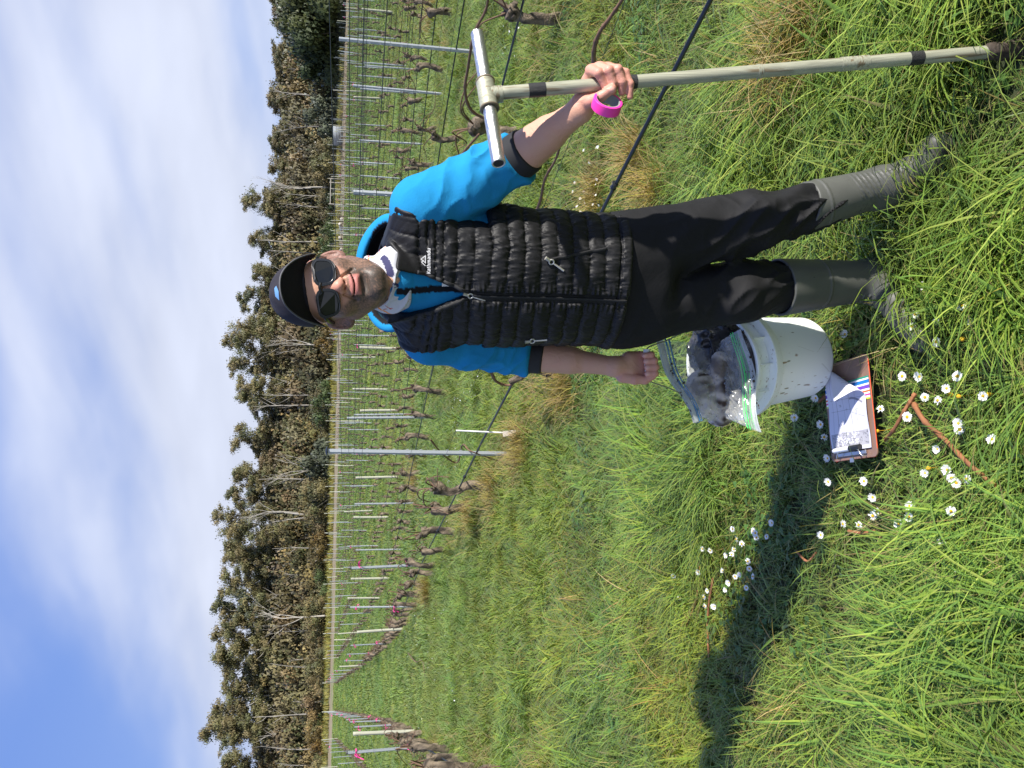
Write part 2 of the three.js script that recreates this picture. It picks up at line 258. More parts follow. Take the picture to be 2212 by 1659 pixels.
function makeMass(seed, H, W) {                              // crowns grown together
  const R = rng(seed), g = new THREE.Group(), lumps = [];
  for (let i = 0; i < 120; i++) { const a = R() * 6.28, r = W * 0.5 * Math.sqrt(R()), y = H * (0.10 + 0.88 * R() * (1 - 0.30 * (r / (W * 0.5)) ** 2)); lumps.push([V(Math.cos(a) * r, y, Math.sin(a) * r), 0.75 + 0.7 * R(), 0.6]); }
  part('crown', foliage(R, lumps, 4.2, 0.34, OLIVE), gumLeaf, g); return g;
}
const gumKinds = [makeGum(11, 17, 0.17, 0.16, 1.2, OLIVE, [0.14, 0.38], 'gum_tree'), makeGum(23, 19, 0.14, 0.28, 1.0, OLIVE, [0.18, 0.46], 'gum_tree'), makeGum(37, 15, 0.19, 0.14, 1.2, OLIVE, [0.10, 0.30], 'gum_tree'), makeGum(53, 21, 0.15, 0.42, 0.75, OLIVE, [0.22, 0.50], 'gum_tree'), makeGum(71, 17, 0.17, 0.2, 1.0, [...OLIVE, ...GREYG], [0.16, 0.42], 'gum_tree', 2)];
const bushKinds = [makeBush(5, 6, 6.5, OLIVE), makeBush(6, 5, 6, GREEN), makeBush(7, 4.2, 5, OCHRE, 0.3), makeBush(8, 5, 5, GREYG, 0.32), makeBush(9, 11, 9, DARKG, 0.5, 1.2)];
const deadKinds = [makeDead(101, 15), makeDead(102, 12)], stemKinds = [201, 202, 203, 204].map((q) => makeStem(q, 12));
const sideways = (X, Y, z) => { const p = at(X, Y, z); p.y = landY(p.x, z) - 0.1; return p; };
function standOf(kind, name, Y, z, s, turn, label, category, group, sy = s) { const p = sideways(700, Y, z), o = kind.clone(); o.name = numbered(name); o.position.copy(p); o.rotation.y = turn; o.scale.set(s, sy, s); scene.add(o); o.userData = {}; tag(o, label, category, group); return o; }
// trees that stand out, from the left of the wood to the right (Y: place along the wood, z: distance)
const topAt = (X, z) => { const r = ray(X, 829); return EYE + r[1] * (z / r[2]); };
const KH = [17 * 0.95, 19 * 0.95, 15 * 0.98, 21 * 0.93, 17 * 0.95];
// Y, sky-line X, distance, kind, label
const STAND = [
  [1640, 478, -150, 1, 'olive gum at the far left end of the wood, tops clear of its neighbours'], [1585, 452, -142, 3, 'tall gum left of the row gap with flat leaf head above the sky line'], [1548, 470, -146, 0, 'dense olive gum rising behind the gap between the vine rows'],
  [1490, 462, -143, 3, 'slim gum with loose flat heads straight above the gap between the rows'], [1437, 470, -147, 2, 'olive gum just right of the gap between the vine rows, lower than its left neighbour'], [1398, 455, -141, 1, 'gum with pale double stem showing low down in the left half of the wood'],
  [1352, 452, -140, 3, 'tall gum with long bare pale stem and high crown, left part of the wood'], [1312, 468, -143, 4, 'two-stemmed gum with pale trunks beside the tall left gum'], [1262, 500, -148, 0, 'rounded olive gum between two taller gums in the left half'],
  [1225, 474, -142, 3, 'thin gum with three separate leaf heads against the blue sky'], [1185, 470, -146, 1, 'gum with small high head beside the bleached bare tree'], [1140, 455, -141, 3, 'gum with the highest head left of the near steel post, sky seen through it'], [1085, 490, -146, 4, 'double gum behind the bleached bare tree'],
  [1030, 486, -142, 1, 'gum above the near steel post with one leaf head poking up'], [985, 525, -147, 2, 'low broad olive gum right behind the near steel post line'], [935, 512, -144, 0, 'olive gum in the dip of the sky line left of the man'], [880, 520, -146, 4, 'dull olive gum with many thin stems left of the man'],
  [838, 488, -141, 1, 'gum with flat dark heads left of the man, sky gaps below them'], [785, 500, -146, 0, 'gum whose crown leans towards the fine-twigged tree near the cap'], [742, 458, -140, 3, 'airy fine-twigged tree that reaches highest left of the cap'], [700, 505, -146, 2, 'dense gum behind the left side of the cap'], [640, 500, -147, 4, 'gum rising just above the top of the cap'],
  [600, 520, -144, 1, 'gum to the right of the cap with pale bent stems'], [545, 560, -146, 2, 'low olive gum just right of the cap'], [520, 540, -143, 0, 'olive gum with bright limb behind the ear'], [440, 518, -138, 0, 'dark round-headed tree standing clear above the wood on the right'],
  [400, 570, -146, 2, 'small gum right of the dark round-headed tree'], [355, 575, -143, 1, 'open-crowned gum with sky between its boughs, right part of the wood'], [300, 560, -146, 4, 'thin gum with upright twigs left of the water tank'], [262, 575, -146, 2, 'olive gum above the water tank'], [205, 575, -144, 1, 'gum with ragged top right of the water tank'],
  [160, 585, -146, 0, 'gum with small separate heads between the tank and the dark tree'], [110, 570, -143, 3, 'high thin-headed gum left of the big dark evergreen'], [60, 560, -146, 1, 'gum with dark lumps of leaves above the big evergreen'], [10, 548, -143, 3, 'gum at the right end of the wood above the evergreen'], [-40, 560, -146, 0, 'gum at the right edge of the picture behind the evergreen'], [1690, 470, -146, 0, 'gum at the left edge of the picture, its crown half outside'],
];
{
  const R = rng(77);
  for (const [Y, X, z, k, label] of STAND) { const p = sideways(700, Y, z), H = topAt(X + (829 - Y) * 0.014, z) - p.y, s = H / KH[k]; standOf(gumKinds[k], 'gum_tree', Y, z, s * (0.92 + 0.1 * R()), R() * 6, label, 'tree', null, s); }
  // the dark round head on a tall bare stem
  standOf(deadKinds[0], 'bare_tree', 1110, -133, 0.95, 0.4, 'bleached bare forked tree, brightest in the left half of the wood', 'tree'); standOf(deadKinds[1], 'bare_tree', 745, -132, 0.85, 2.0, 'bare pale tree with a kinked stem left of the cap', 'tree'); standOf(deadKinds[1], 'bare_tree', 1020, -133, 0.8, 1.1, 'slender bare pale tree above the near steel post', 'tree');
  standOf(deadKinds[0], 'bare_tree', 405, -131, 0.8, 3.4, 'white-stemmed bare tree under the dark round-headed tree', 'tree'); standOf(deadKinds[1], 'bare_tree', 1330, -132, 0.9, 5.0, 'bare tree of crossing pale boughs left of the bleached forked tree', 'tree');
  for (let i = 0; i < 40; i++) standOf(stemKinds[i % 4], 'bare_tree', 1690 - i * 43 + R() * 40, -133 - R() * 7, 0.45 + 0.6 * R(), R() * 6, i < 21 ? 'pale bare sapling in the lower edge of the wood, left of the man' : 'pale bare sapling in the lower edge of the wood, right of the man', 'tree', i < 21 ? 'pale saplings in the left half of the wood' : 'pale saplings in the right half of the wood');
  // shrubs in front of the stems
  const SH = [[1600, -131, 2, 0.8, 'ochre shrub at the wood edge, far left'], [1440, -130, 0, 0.8, 'olive shrub at the foot of the wood right of the row gap'], [1175, -130, 2, 0.9, 'ochre bush left of the near steel post, at the track'], [1075, -130, 0, 1.1, 'broad brown-green bush under the bleached tree'], [995, -130, 3, 1.1, 'grey green bush behind the near steel post'], [870, -130, 1, 1.0, 'dark green bush left of the man at the track'], [735, -128, 2, 0.9, 'rust coloured bush left of the man near ear height'], [520, -130, 1, 0.9, 'green bush behind the ear at the wood edge'], [350, -130, 0, 1.0, 'olive bush left of the water tank'], [238, -130, 3, 1.35, 'grey leaved bushy tree just right of the water tank'], [185, -131, 0, 1.0, 'olive bush right of the grey leaved tree'], [60, -124, 4, 1.0, 'big dark evergreen tree at the right end of the wood'], [5, -126, 4, 1.05, 'second dark evergreen cut by the right edge of the picture'], [110, -127, 4, 0.8, 'lower dark evergreen at the left side of the big one']];
  for (const [Y, z, k, s, label] of SH) standOf(bushKinds[k], k === 4 ? 'evergreen_tree' : 'shrub', Y, z, s, R() * 6, label, k === 4 ? 'tree' : 'shrub');
  // the mass of the wood behind and below, too close to tell apart
  const mats = [bushKinds[0], bushKinds[1], gumKinds[2], makeMass(41, 14.5, 11)].map((b) => b.children.find((c) => c.name === 'crown').geometry), D = new THREE.Object3D();
  [[0, 90, 0.35, 0.95], [1, 40, 0.3, 0.8], [2, 190, 0.55, 0.95], [3, 150, 0.62, 1.0], [0, 230, 0.8, 2.1]].forEach(([k, n, s0, s1], j) => {
    const m = new THREE.InstancedMesh(mats[k], gumLeaf, n); m.name = numbered('wood_thicket'); m.userData.kind = 'stuff';
    for (let i = 0; i < n; i++) { const Y = 1760 - 1860 * (i + R()) / n, z = j === 3 ? -151 - R() * 16 : j === 4 ? -141 - R() * 10 : j === 2 ? -142 - R() * 14 : -131 - R() * 9, p = sideways(700, Y, z), s = mix(s0, s1, R()) * (j === 3 ? mix(0.80, 1, step01(250, 900, Y)) : 1); D.position.copy(p); D.position.y -= 0.3; D.rotation.y = R() * 6.28; D.scale.set(s * 1.1, s * (j === 3 ? 0.95 : 1), s * 1.1); D.updateMatrix(); m.setMatrixAt(i, D.matrix); const c = 0.55 + 0.75 * R(); m.setColorAt(i, lin(c * (0.9 + 0.25 * R()), c, c * (0.8 + 0.4 * R()))); }
    scene.add(m);
  });
}
// ------------------------------------------------------------------ the man with the soil auger
const person = new THREE.Group(); person.name = 'person'; scene.add(person);
tag(person, 'person in black padded vest and rubber boots, holding a bucket and a soil auger', 'person');
const fabricBump = dataTex(256, 256, (u, v) => { const w = 0.5 + 0.5 * Math.sin((u + v) * 6.2832 * 40) * Math.sin((u - v) * 6.2832 * 40); return [0.35 * w + 0.65 * tiled(u, v, 14, 4)]; });
const fleeceBump = dataTex(256, 256, (u, v) => [tiled(u, v, 40, 4, 5)]);
fabricBump.repeat.set(7, 7); fleeceBump.repeat.set(8, 8);
const skinBump = dataTex(256, 256, (u, v) => [tiled(u, v, 50, 3, 9)]); skinBump.repeat.set(14, 14);
const M = {
  skin: phys({ name: 'skin', vertexColors: true, color: 0xffffff, roughness: 0.46, specularIntensity: 0.75, bumpMap: skinBump, bumpScale: 0.0006, sheen: 0.15, sheenColor: lin(0.9, 0.5, 0.35), sheenRoughness: 0.5 }),
  vest: phys({ name: 'black nylon', vertexColors: true, color: 0xffffff, roughness: 0.54, specularIntensity: 0.65, bumpMap: fabricBump, bumpScale: 0.0008 }),
  fleece: phys({ name: 'blue fleece', vertexColors: true, color: 0xffffff, roughness: 0.95, specularIntensity: 0.3, bumpMap: fleeceBump, bumpScale: 0.0005, sheen: 0.25, sheenColor: lin(0.10, 0.45, 0.75), sheenRoughness: 0.6 }),
  trousers: phys({ name: 'black trouser cloth', color: lin(0.0095, 0.0095, 0.0105), roughness: 0.75, specularIntensity: 0.5, bumpMap: fabricBump, bumpScale: 0.0008 }),
  boot: phys({ name: 'grey green rubber', vertexColors: true, color: 0xffffff, roughness: 0.46, specularIntensity: 0.6 }),
  cap: phys({ name: 'dark cap cloth', vertexColors: true, color: 0xffffff, roughness: 0.85, specularIntensity: 0.4, bumpMap: fabricBump, bumpScale: 0.0008 }),
  buff: phys({ name: 'printed neck tube', roughness: 0.8, color: 0xffffff, vertexColors: true }),
  dark: std({ name: 'black trim', color: lin(0.012, 0.012, 0.013), roughness: 0.75 }),
  silver: std({ name: 'zip metal', color: lin(0.62, 0.60, 0.55), roughness: 0.35, metalness: 0.7 }),
  lens: phys({ name: 'sunglass lens', color: lin(0.006, 0.007, 0.007), roughness: 0.04, specularIntensity: 1 }),
  frame: phys({ name: 'sunglass frame', color: lin(0.010, 0.012, 0.015), roughness: 0.25 }),
  print: std({ name: 'white print', color: lin(0.8, 0.8, 0.8), roughness: 0.7 }),
};
const PSI = THREE.MathUtils.degToRad(27);
const TX = V(Math.cos(PSI), 0, Math.sin(PSI)), TZ = V(-Math.sin(PSI), 0, Math.cos(PSI)), TO = V(0.292, 0, -2.265);
const torso = new Frame(TO, TX, V(0, 1, 0), TZ);
const curve = (keys) => (y) => { if (y <= keys[0][0]) return keys[0][1]; for (let i = 1; i < keys.length; i++) if (y < keys[i][0]) return mix(keys[i - 1][1], keys[i][1], fade((y - keys[i - 1][0]) / (keys[i][0] - keys[i - 1][0]))); return keys.at(-1)[1]; };
const halfW = curve([[0.78, 0.186], [0.86, 0.186], [0.98, 0.174], [1.10, 0.176], [1.25, 0.188], [1.38, 0.186], [1.45, 0.165], [1.50, 0.115], [1.55, 0.075]]);
const halfD = curve([[0.78, 0.142], [0.86, 0.140], [0.98, 0.132], [1.10, 0.132], [1.25, 0.138], [1.38, 0.124], [1.45, 0.110], [1.50, 0.092], [1.55, 0.072]]);
const trunkShape = (grow) => (x, y, z) => { const a = halfW(y) + grow, b = halfD(y) + grow, k = Math.sqrt((x / a) ** 2 + (z / b) ** 2); return (k - 1) * Math.min(a, b) * 0.95; };
const J = {
  shL: V(0.452, 1.430, -2.175), elL: at(1106, 349, -2.115), wrL: at(1253, 238, -1.955),
  shR: torso.world(-0.182, 1.392, -0.005), elR: at(1106, 760, -2.43), wrR: at(1330, 792, -2.345),
  hipL: torso.world(0.092, 0.86, 0), hipR: torso.world(-0.088, 0.86, 0.0), knL: at(1632, 478, -2.165), knR: at(1590, 628, -2.235), anL: at(1900, 404, -2.14), anR: at(1880, 606, -2.27),
};
// ---- head
const HEADROLL = THREE.MathUtils.degToRad(8.6), HEADYAW = THREE.MathUtils.degToRad(-1.5), HEADUP = THREE.MathUtils.degToRad(4);
const HQ = new THREE.Matrix4().makeRotationZ(HEADROLL).multiply(new THREE.Matrix4().makeRotationY(HEADYAW)).multiply(new THREE.Matrix4().makeRotationX(-HEADUP));
const HX = V(0, 0, 0), HY = V(0, 0, 0), HZ = V(0, 0, 0); HQ.extractBasis(HX, HY, HZ);
const head = new Frame(at(705, 622, -2.085), HX, HY, HZ);
const headParts = (() => {
  const L = [];
  const cran = ell(V(0, 0.042, -0.092), [0.080, 0.098, 0.103]), face = ell(V(0, -0.045, -0.055), [0.067, 0.100, 0.066]);
  const jawL = cone(V(0.060, -0.060, -0.082), V(0.018, -0.124, -0.022), 0.020, 0.017), jawR = cone(V(-0.060, -0.060, -0.082), V(-0.018, -0.124, -0.022), 0.020, 0.017);
  const chin = cone(V(-0.012, -0.120, -0.017), V(0.012, -0.120, -0.017), 0.018, 0.018);
  const cheekL = ell(V(0.043, -0.032, -0.028), [0.027, 0.024, 0.026]), cheekR = ell(V(-0.043, -0.032, -0.028), [0.027, 0.024, 0.026]);
  const brow = cone(V(-0.038, 0.020, -0.012), V(0.038, 0.020, -0.012), 0.013, 0.013), bridge = cone(V(0, 0.010, -0.004), V(0, -0.031, 0.017), 0.0085, 0.0118), tip = ell(V(0, -0.032, 0.019), [0.0135, 0.0115, 0.012]);
  const alaL = ell(V(0.0135, -0.036, 0.007), [0.0085, 0.0085, 0.011]), alaR = ell(V(-0.0135, -0.036, 0.007), [0.0085, 0.0085, 0.011]);
  const nosL = ell(V(0.0065, -0.0445, 0.012), [0.004, 0.0035, 0.006]), nosR = ell(V(-0.0065, -0.0445, 0.012), [0.004, 0.0035, 0.006]);
  const lipU = cone(V(-0.021, -0.0610, 0.000), V(0.021, -0.0610, 0.000), 0.0052, 0.0052), lipU2 = ell(V(0, -0.0628, 0.0045), [0.016, 0.0046, 0.0055]), lipD = ell(V(0, -0.0750, 0.003), [0.0165, 0.0058, 0.0068]);
  const slot = (x, y, z) => Math.max(Math.abs(y + 0.0685 - 8.5 * x * x) - 0.0011, Math.abs(x) - 0.027, -z - 0.012);
  const dimple = ell(V(0, -0.092, 0.003), [0.022, 0.008, 0.009]);
  const foldL = cone(V(0.020, -0.040, 0.006), V(0.036, -0.068, -0.004), 0.0022, 0.0028), foldR = cone(V(-0.020, -0.040, 0.006), V(-0.036, -0.068, -0.004), 0.0022, 0.0028);
  const neck = cone(V(0, -0.09, -0.100), V(0.012, -0.185, -0.115), 0.060, 0.057), adam = ell(V(0.003, -0.162, -0.046), [0.012, 0.018, 0.012]);
  const sockL = ell(V(0.032, 0.0, 0.004), [0.017, 0.011, 0.013]), sockR = ell(V(-0.032, 0.0, 0.004), [0.017, 0.011, 0.013]), eyeL = ell(V(0.032, 0, -0.012), [0.0125, 0.0125, 0.0125]), eyeR = ell(V(-0.032, 0, -0.012), [0.0125, 0.0125, 0.0125]);
  const ear = (s) => { const fr = new Frame(V(0.0765 * s, -0.013, -0.090), V(0.74 * s, 0, -0.67).normalize(), V(0.10 * s, 0.98, -0.15).normalize(), V(0, 0, 0)); fr.z.crossVectors(fr.x, fr.y).normalize(); if (s < 0) fr.z.negate();
    const out = ell(V(0.012, 0, 0), [0.021, 0.034, 0.0085]), bowl = ell(V(0.008, -0.001, 0.0075), [0.0115, 0.021, 0.0065]), rim2 = ell(V(0.017, 0.004, 0.006), [0.003, 0.020, 0.0035]), lobe = ell(V(0.004, -0.027, 0.001), [0.010, 0.010, 0.006]);
    return fr.sdf((x, y, z) => { let d = smin(out(x, y, z), lobe(x, y, z), 0.006); d = smax(d, -bowl(x, y, z), 0.004); return smax(d, -rim2(x, y, z), 0.003); }); };
  const earL = ear(1), earR = ear(-1);
  return (x, y, z) => {
    let d = smin(cran(x, y, z), face(x, y, z), 0.045);
    if (d > 0.12 && y > -0.05) return d;
    d = smin(d, jawL(x, y, z), 0.028); d = smin(d, jawR(x, y, z), 0.028); d = smin(d, chin(x, y, z), 0.024);
    d = smin(d, cheekL(x, y, z), 0.022); d = smin(d, cheekR(x, y, z), 0.022); d = smin(d, brow(x, y, z), 0.018);
    d = smax(d, -sockL(x, y, z), 0.012); d = smax(d, -sockR(x, y, z), 0.012); d = smin(d, eyeL(x, y, z), 0.005); d = smin(d, eyeR(x, y, z), 0.005);
    d = smin(d, bridge(x, y, z), 0.014); d = smin(d, tip(x, y, z), 0.008); d = smin(d, alaL(x, y, z), 0.006); d = smin(d, alaR(x, y, z), 0.006);
    d = smax(d, -nosL(x, y, z), 0.002); d = smax(d, -nosR(x, y, z), 0.002);
    d = smin(d, lipU(x, y, z), 0.008); d = smin(d, lipU2(x, y, z), 0.006); d = smin(d, lipD(x, y, z), 0.008); d = smax(d, -slot(x, y, z), 0.003); d = smax(d, -dimple(x, y, z), 0.012);
    d = smax(d, -foldL(x, y, z), 0.008); d = smax(d, -foldR(x, y, z), 0.008);
    d = smin(d, neck(x, y, z), 0.022); d = smin(d, adam(x, y, z), 0.014);
    d = Math.min(d, smin(d, earL(x, y, z), 0.006)); d = Math.min(d, smin(d, earR(x, y, z), 0.006));
    return d;
  };
})();
const SKIN = [0.56, 0.315, 0.215];
function faceColor(wx, wy, wz) {
  const [x, y, z] = head.local(wx, wy, wz), c = SKIN.slice(), n = fbm(wx * 60, wy * 60, wz * 60, 3), n2 = noise(wx * 420, wy * 420, wz * 420);
  const tint = (t, r, g, b) => { t = clamp(t); c[0] = mix(c[0], r, t); c[1] = mix(c[1], g, t); c[2] = mix(c[2], b, t); };
  tint(0.35 * (n - 0.3), 0.52, 0.24, 0.17);
  tint(0.75 * step01(0.030, 0.008, Math.hypot(x, y + 0.032, (z - 0.014) * 0.8)), 0.62, 0.25, 0.20);                     // nose
  tint(0.40 * step01(0.030, 0.008, Math.hypot(Math.abs(x) - 0.043, y + 0.030)), 0.60, 0.27, 0.20);                        // cheeks
  tint(0.6 * step01(0.065, 0.078, Math.abs(x)) * step01(-0.13, -0.10, -Math.abs(z + 0.09)), 0.66, 0.27, 0.22);                                   // ears
  // stubble along jaw, chin, upper lip
  const lip = Math.max(Math.abs(x) / 0.0245, Math.abs(y + 0.0695) / 0.0125);
  const jawLine = -0.050 - 0.55 * Math.max(0, 0.045 - Math.abs(x)) * 0 + (Math.abs(x) > 0.035 ? (Math.abs(x) - 0.035) * 1.6 : 0);
  let beard = step01(0.008, -0.016, y - jawLine) * step01(-0.155, -0.135, y) * step01(-0.125, -0.095, z);
  beard *= Math.abs(x) < 0.02 ? step01(-0.046, -0.052, y) : 1;
  beard = Math.max(beard, 0.9 * step01(0.012, 0.004, Math.abs(Math.abs(x) - 0.066)) * step01(0.01, -0.01, y) * step01(-0.06, -0.07, z) * step01(-0.10, -0.092, z) * (y > -0.14 ? 1 : 0));
  beard *= mix(0.72, 1, step01(0.05, 0.02, Math.abs(x)));
  tint(beard * (1.06 + 0.7 * (n2 - 0.5) + 0.4 * (n - 0.5)) * step01(0.85, 1.15, lip), 0.070, 0.054, 0.043);
  tint(step01(1.12, 0.9, lip) * (z > -0.03 ? 1 : 0), 0.52, 0.20, 0.175);
  tint(0.8 * step01(0.0035, 0.0012, Math.abs(y + 0.0685 - 8.5 * x * x)) * step01(0.030, 0.022, Math.abs(x)) * (z > -0.03 ? 1 : 0), 0.16, 0.06, 0.05);
  tint(0.75 * (0.5 + n2) * step01(0.0075, 0.003, Math.abs(y - 0.0245 + 2.2 * (Math.abs(x) - 0.03) ** 2 * 4)) * step01(0.012, 0.018, Math.abs(x)) * step01(0.056, 0.046, Math.abs(x)) * (z > -0.06 ? 1 : 0), 0.07, 0.05, 0.04); // brows
  tint(step01(0.060, 0.075, y) * step01(0.02, -0.02, z + 0.05) * 0.5, 0.06, 0.045, 0.04);
  return c;
}
const uvBody = (x, y, z) => [x + z * 0.7, y + z * 0.3];
const headSdf = head.sdf(headParts);
const headGeo = mesher(headSdf, head.o.clone().add(V(-0.16, -0.30, -0.25)), head.o.clone().add(V(0.16, 0.17, 0.06)), 0.0028, faceColor, uvBody);

// ---- arms and hands: each finger is a chain of tapered capsules
function handSdf(chains, k = 0.006) {                        // chains: lists of [point, radius], the first one the palm
  const palm = chains[0].map((c) => cone(...c)), fingers = chains.slice(1).map((f) => f.slice(1).map((p, i) => cone(f[i][0], p[0], f[i][1], p[1])));
  return (x, y, z) => { let d = 1; for (const c of palm) d = smin(d, c(x, y, z), 0.016); let e = d; for (const f of fingers) { let q = 1; for (const c of f) q = smin(q, c(x, y, z), 0.004); e = smin(e, q, k); } return e; };
}
const AUG_LOW = V(0.842, 0.0, -1.80), AUG_TOP = at(1056, 203, -1.945), AUG_DIR = AUG_LOW.clone().sub(AUG_TOP).normalize();
const onAuger = (X, Y) => { const r = ray(X, Y), n = V(0, 0, 1), k = V(r[0], r[1], r[2]).cross(AUG_DIR), m = k.clone().cross(V(r[0], r[1], r[2])), w = AUG_TOP.clone().sub(camera.position); return AUG_TOP.clone().addScaledVector(AUG_DIR, -w.dot(m) / AUG_DIR.dot(m)); };
const gripL = onAuger(1306, 182);                            // where the left hand closes on the shaft
const LH = (() => {                                          // axes of the grip: a along the shaft downward, f towards the lens, r to the right
  const a = AUG_DIR.clone(), f = camera.position.clone().sub(gripL); f.addScaledVector(a, -f.dot(a)).normalize(); const r = a.clone().cross(f).multiplyScalar(1).normalize(); if (r.x < 0) r.negate();
  const P = (i, j, k) => gripL.clone().addScaledVector(a, i).addScaledVector(r, j).addScaledVector(f, k);
  const w = J.wrL, kn = [P(-0.030, 0.034, -0.006), P(-0.009, 0.038, -0.004), P(0.012, 0.036, -0.006), P(0.031, 0.030, -0.010)];
  const palm = [[w, P(-0.030, 0.006, -0.028), 0.027, 0.020], [w, P(0.02, 0.008, -0.028), 0.026, 0.017], ...kn.map((q, i) => [P(-0.030 + i * 0.019, 0.006, -0.030), q, 0.015, [0.0125, 0.0128, 0.012, 0.0108][i]])];
  const fingers = [
    [[kn[0], 0.0122], [P(-0.020, 0.026, 0.032), 0.0108], [P(-0.006, 0.000, 0.030), 0.0094], [P(0.000, -0.020, 0.022), 0.0082]],
    [[kn[1], 0.0125], [P(0.004, 0.030, 0.036), 0.0110], [P(0.013, 0.002, 0.036), 0.0096], [P(0.013, -0.020, 0.026), 0.0086]],
    [[kn[2], 0.0120], [P(0.026, 0.030, 0.034), 0.0108], [P(0.035, 0.001, 0.038), 0.0095], [P(0.034, -0.021, 0.030), 0.0084]],
    [[kn[3], 0.0108], [P(0.045, 0.022, 0.026), 0.0095], [P(0.053, -0.004, 0.036), 0.0085], [P(0.052, -0.032, 0.036), 0.0074]],
    [[P(-0.060, -0.034, -0.014), 0.0180], [P(-0.040, -0.036, 0.014), 0.0148], [P(-0.017, -0.026, 0.037), 0.0122], [P(0.007, -0.012, 0.047), 0.0106]],
  ];
  return { sdf: handSdf([palm, ...fingers]), points: [...fingers.flat().map((q) => q[0]), ...kn, w], a, f, r, P, nail: [P(0.006, -0.014, 0.0572)] };
})();
const gripR = at(1399, 787, -2.318);
const RH = (() => {                                          // hanging fist: d down, s to the thumb side, f to the lens
  const w = J.wrR, d = gripR.clone().sub(w).normalize(), f = camera.position.clone().sub(gripR); f.addScaledVector(d, -f.dot(d)).normalize(); const s = V(-1, 0, 0); s.addScaledVector(d, -s.dot(d)).addScaledVector(f, -s.dot(f)).normalize();
  const P = (i, j, k) => gripR.clone().addScaledVector(d, i).addScaledVector(s, j).addScaledVector(f, k);
  const off = [0.0285, 0.0095, -0.0095, -0.0275], kn = off.map((o, i) => P([-0.014, -0.010, -0.013, -0.020][i], o * 1.05, -0.024));
  const palm = [[w, P(-0.052, 0.018, -0.008), 0.026, 0.021], [w, P(-0.050, -0.014, -0.010), 0.026, 0.019], ...kn.map((q, i) => [P(-0.052, off[i] * 0.9, -0.012), q, 0.0165, 0.0118])];
  const fing = off.map((o, i) => [[kn[i], 0.0115], [P([0.020, 0.023, 0.021, 0.014][i], o, -0.012), [0.0102, 0.0106, 0.0102, 0.0092][i]], [P([0.018, 0.021, 0.019, 0.011][i], o * 0.98, 0.012), [0.0096, 0.0100, 0.0096, 0.0086][i]], [P([-0.004, -0.003, -0.005, -0.008][i], o * 0.96, 0.017), [0.0084, 0.0088, 0.0084, 0.0076][i]]]);
  const thumb = [[P(-0.075, 0.030, 0.002), 0.0185], [P(-0.040, 0.041, 0.004), 0.0150], [P(-0.010, 0.045, 0.002), 0.0122], [P(0.012, 0.036, 0.006), 0.0100]];
  return { sdf: handSdf([palm, ...fing, thumb], 0.003), points: [...fing.flat().map((q) => q[0]), ...thumb.map((q) => q[0]), w], P, d, s, f, tips: fing.map((q) => q[3][0]) };
})();
const foreL = cone(J.elL, J.wrL, 0.052, 0.0285), foreL2 = cone(J.elL.clone().lerp(J.wrL, 0.12), J.elL.clone().lerp(J.wrL, 0.55), 0.052, 0.041), foreR = cone(J.elR, J.wrR, 0.046, 0.0265), foreR2 = cone(J.elR.clone().lerp(J.wrR, 0.12), J.elR.clone().lerp(J.wrR, 0.55), 0.047, 0.039);
const vein = (x, y, z) => 0.0012 * Math.max(0, 0.5 - Math.abs(fbm(x * 26, y * 14, z * 26, 3) - 0.5) * 9);
const armL = (x, y, z) => smin(smin(foreL(x, y, z), foreL2(x, y, z), 0.02), LH.sdf(x, y, z), 0.012) - vein(x, y, z), armR = (x, y, z) => smin(smin(foreR(x, y, z), foreR2(x, y, z), 0.02), RH.sdf(x, y, z), 0.012) - vein(x, y, z);
function handColor(knuckles, nails) {
  return (x, y, z) => {
    const c = SKIN.slice(), n = fbm(x * 45, y * 45, z * 45, 3), tint = (t, r, g, b) => { t = clamp(t); c[0] = mix(c[0], r, t); c[1] = mix(c[1], g, t); c[2] = mix(c[2], b, t); };
    tint(0.5 * (n - 0.3), 0.55, 0.25, 0.19);
    let k = 1; for (const q of knuckles) k = Math.min(k, Math.hypot(x - q.x, y - q.y, z - q.z)); tint(0.65 * step01(0.035, 0.008, k), 0.62, 0.26, 0.205);
    for (const q of nails) tint(0.38 * step01(0.0085, 0.006, Math.hypot(x - q.x, y - q.y, z - q.z)), 0.72, 0.47, 0.40);
    return c;
  };
}
const [hl0, hl1] = boxOf([...LH.points, J.elL], 0.06), [hr0, hr1] = boxOf([...RH.points, J.elR], 0.06);
const armLGeo = mesher(armL, hl0, hl1, 0.0028, handColor(LH.points, LH.nail), uvBody), armRGeo = mesher(armR, hr0, hr1, 0.0028, handColor(RH.points, RH.tips.map((q) => q.clone().addScaledVector(RH.f, 0.0075))), uvBody);
// the rest of the body, under the clothes
const upL = cone(J.shL, J.elL, 0.050, 0.044), upR = cone(J.shR, J.elR, 0.050, 0.044), thL = cone(J.hipL, J.knL, 0.075, 0.054), thR = cone(J.hipR, J.knR, 0.075, 0.054), shL = cone(J.knL, J.anL, 0.050, 0.036), shR = cone(J.knR, J.anR, 0.050, 0.036), trunkIn = torso.sdf((x, y, z) => smax(smax(trunkShape(-0.045)(x, y, z), y - 1.47, 0.03), 0.82 - y, 0.03)), yoke = cone(J.shL, J.shR, 0.045, 0.045), neckLow = cone(head.world(0.010, -0.17, -0.115), V(0.285, 1.40, -2.27), 0.046, 0.045);
const inner = (x, y, z) => { let d = trunkIn(x, y, z); for (const f of [upL, upR, thL, thR, shL, shR, yoke, neckLow]) d = smin(d, f(x, y, z), 0.03); return d; };
const [b0, b1] = boxOf([J.shL, J.shR, J.elL, J.elR, J.anL, J.anR, V(0.28, 1.5, -2.26)], 0.12);
const bodyGeo = mesher(inner, b0, b1, 0.012, () => SKIN, uvBody);
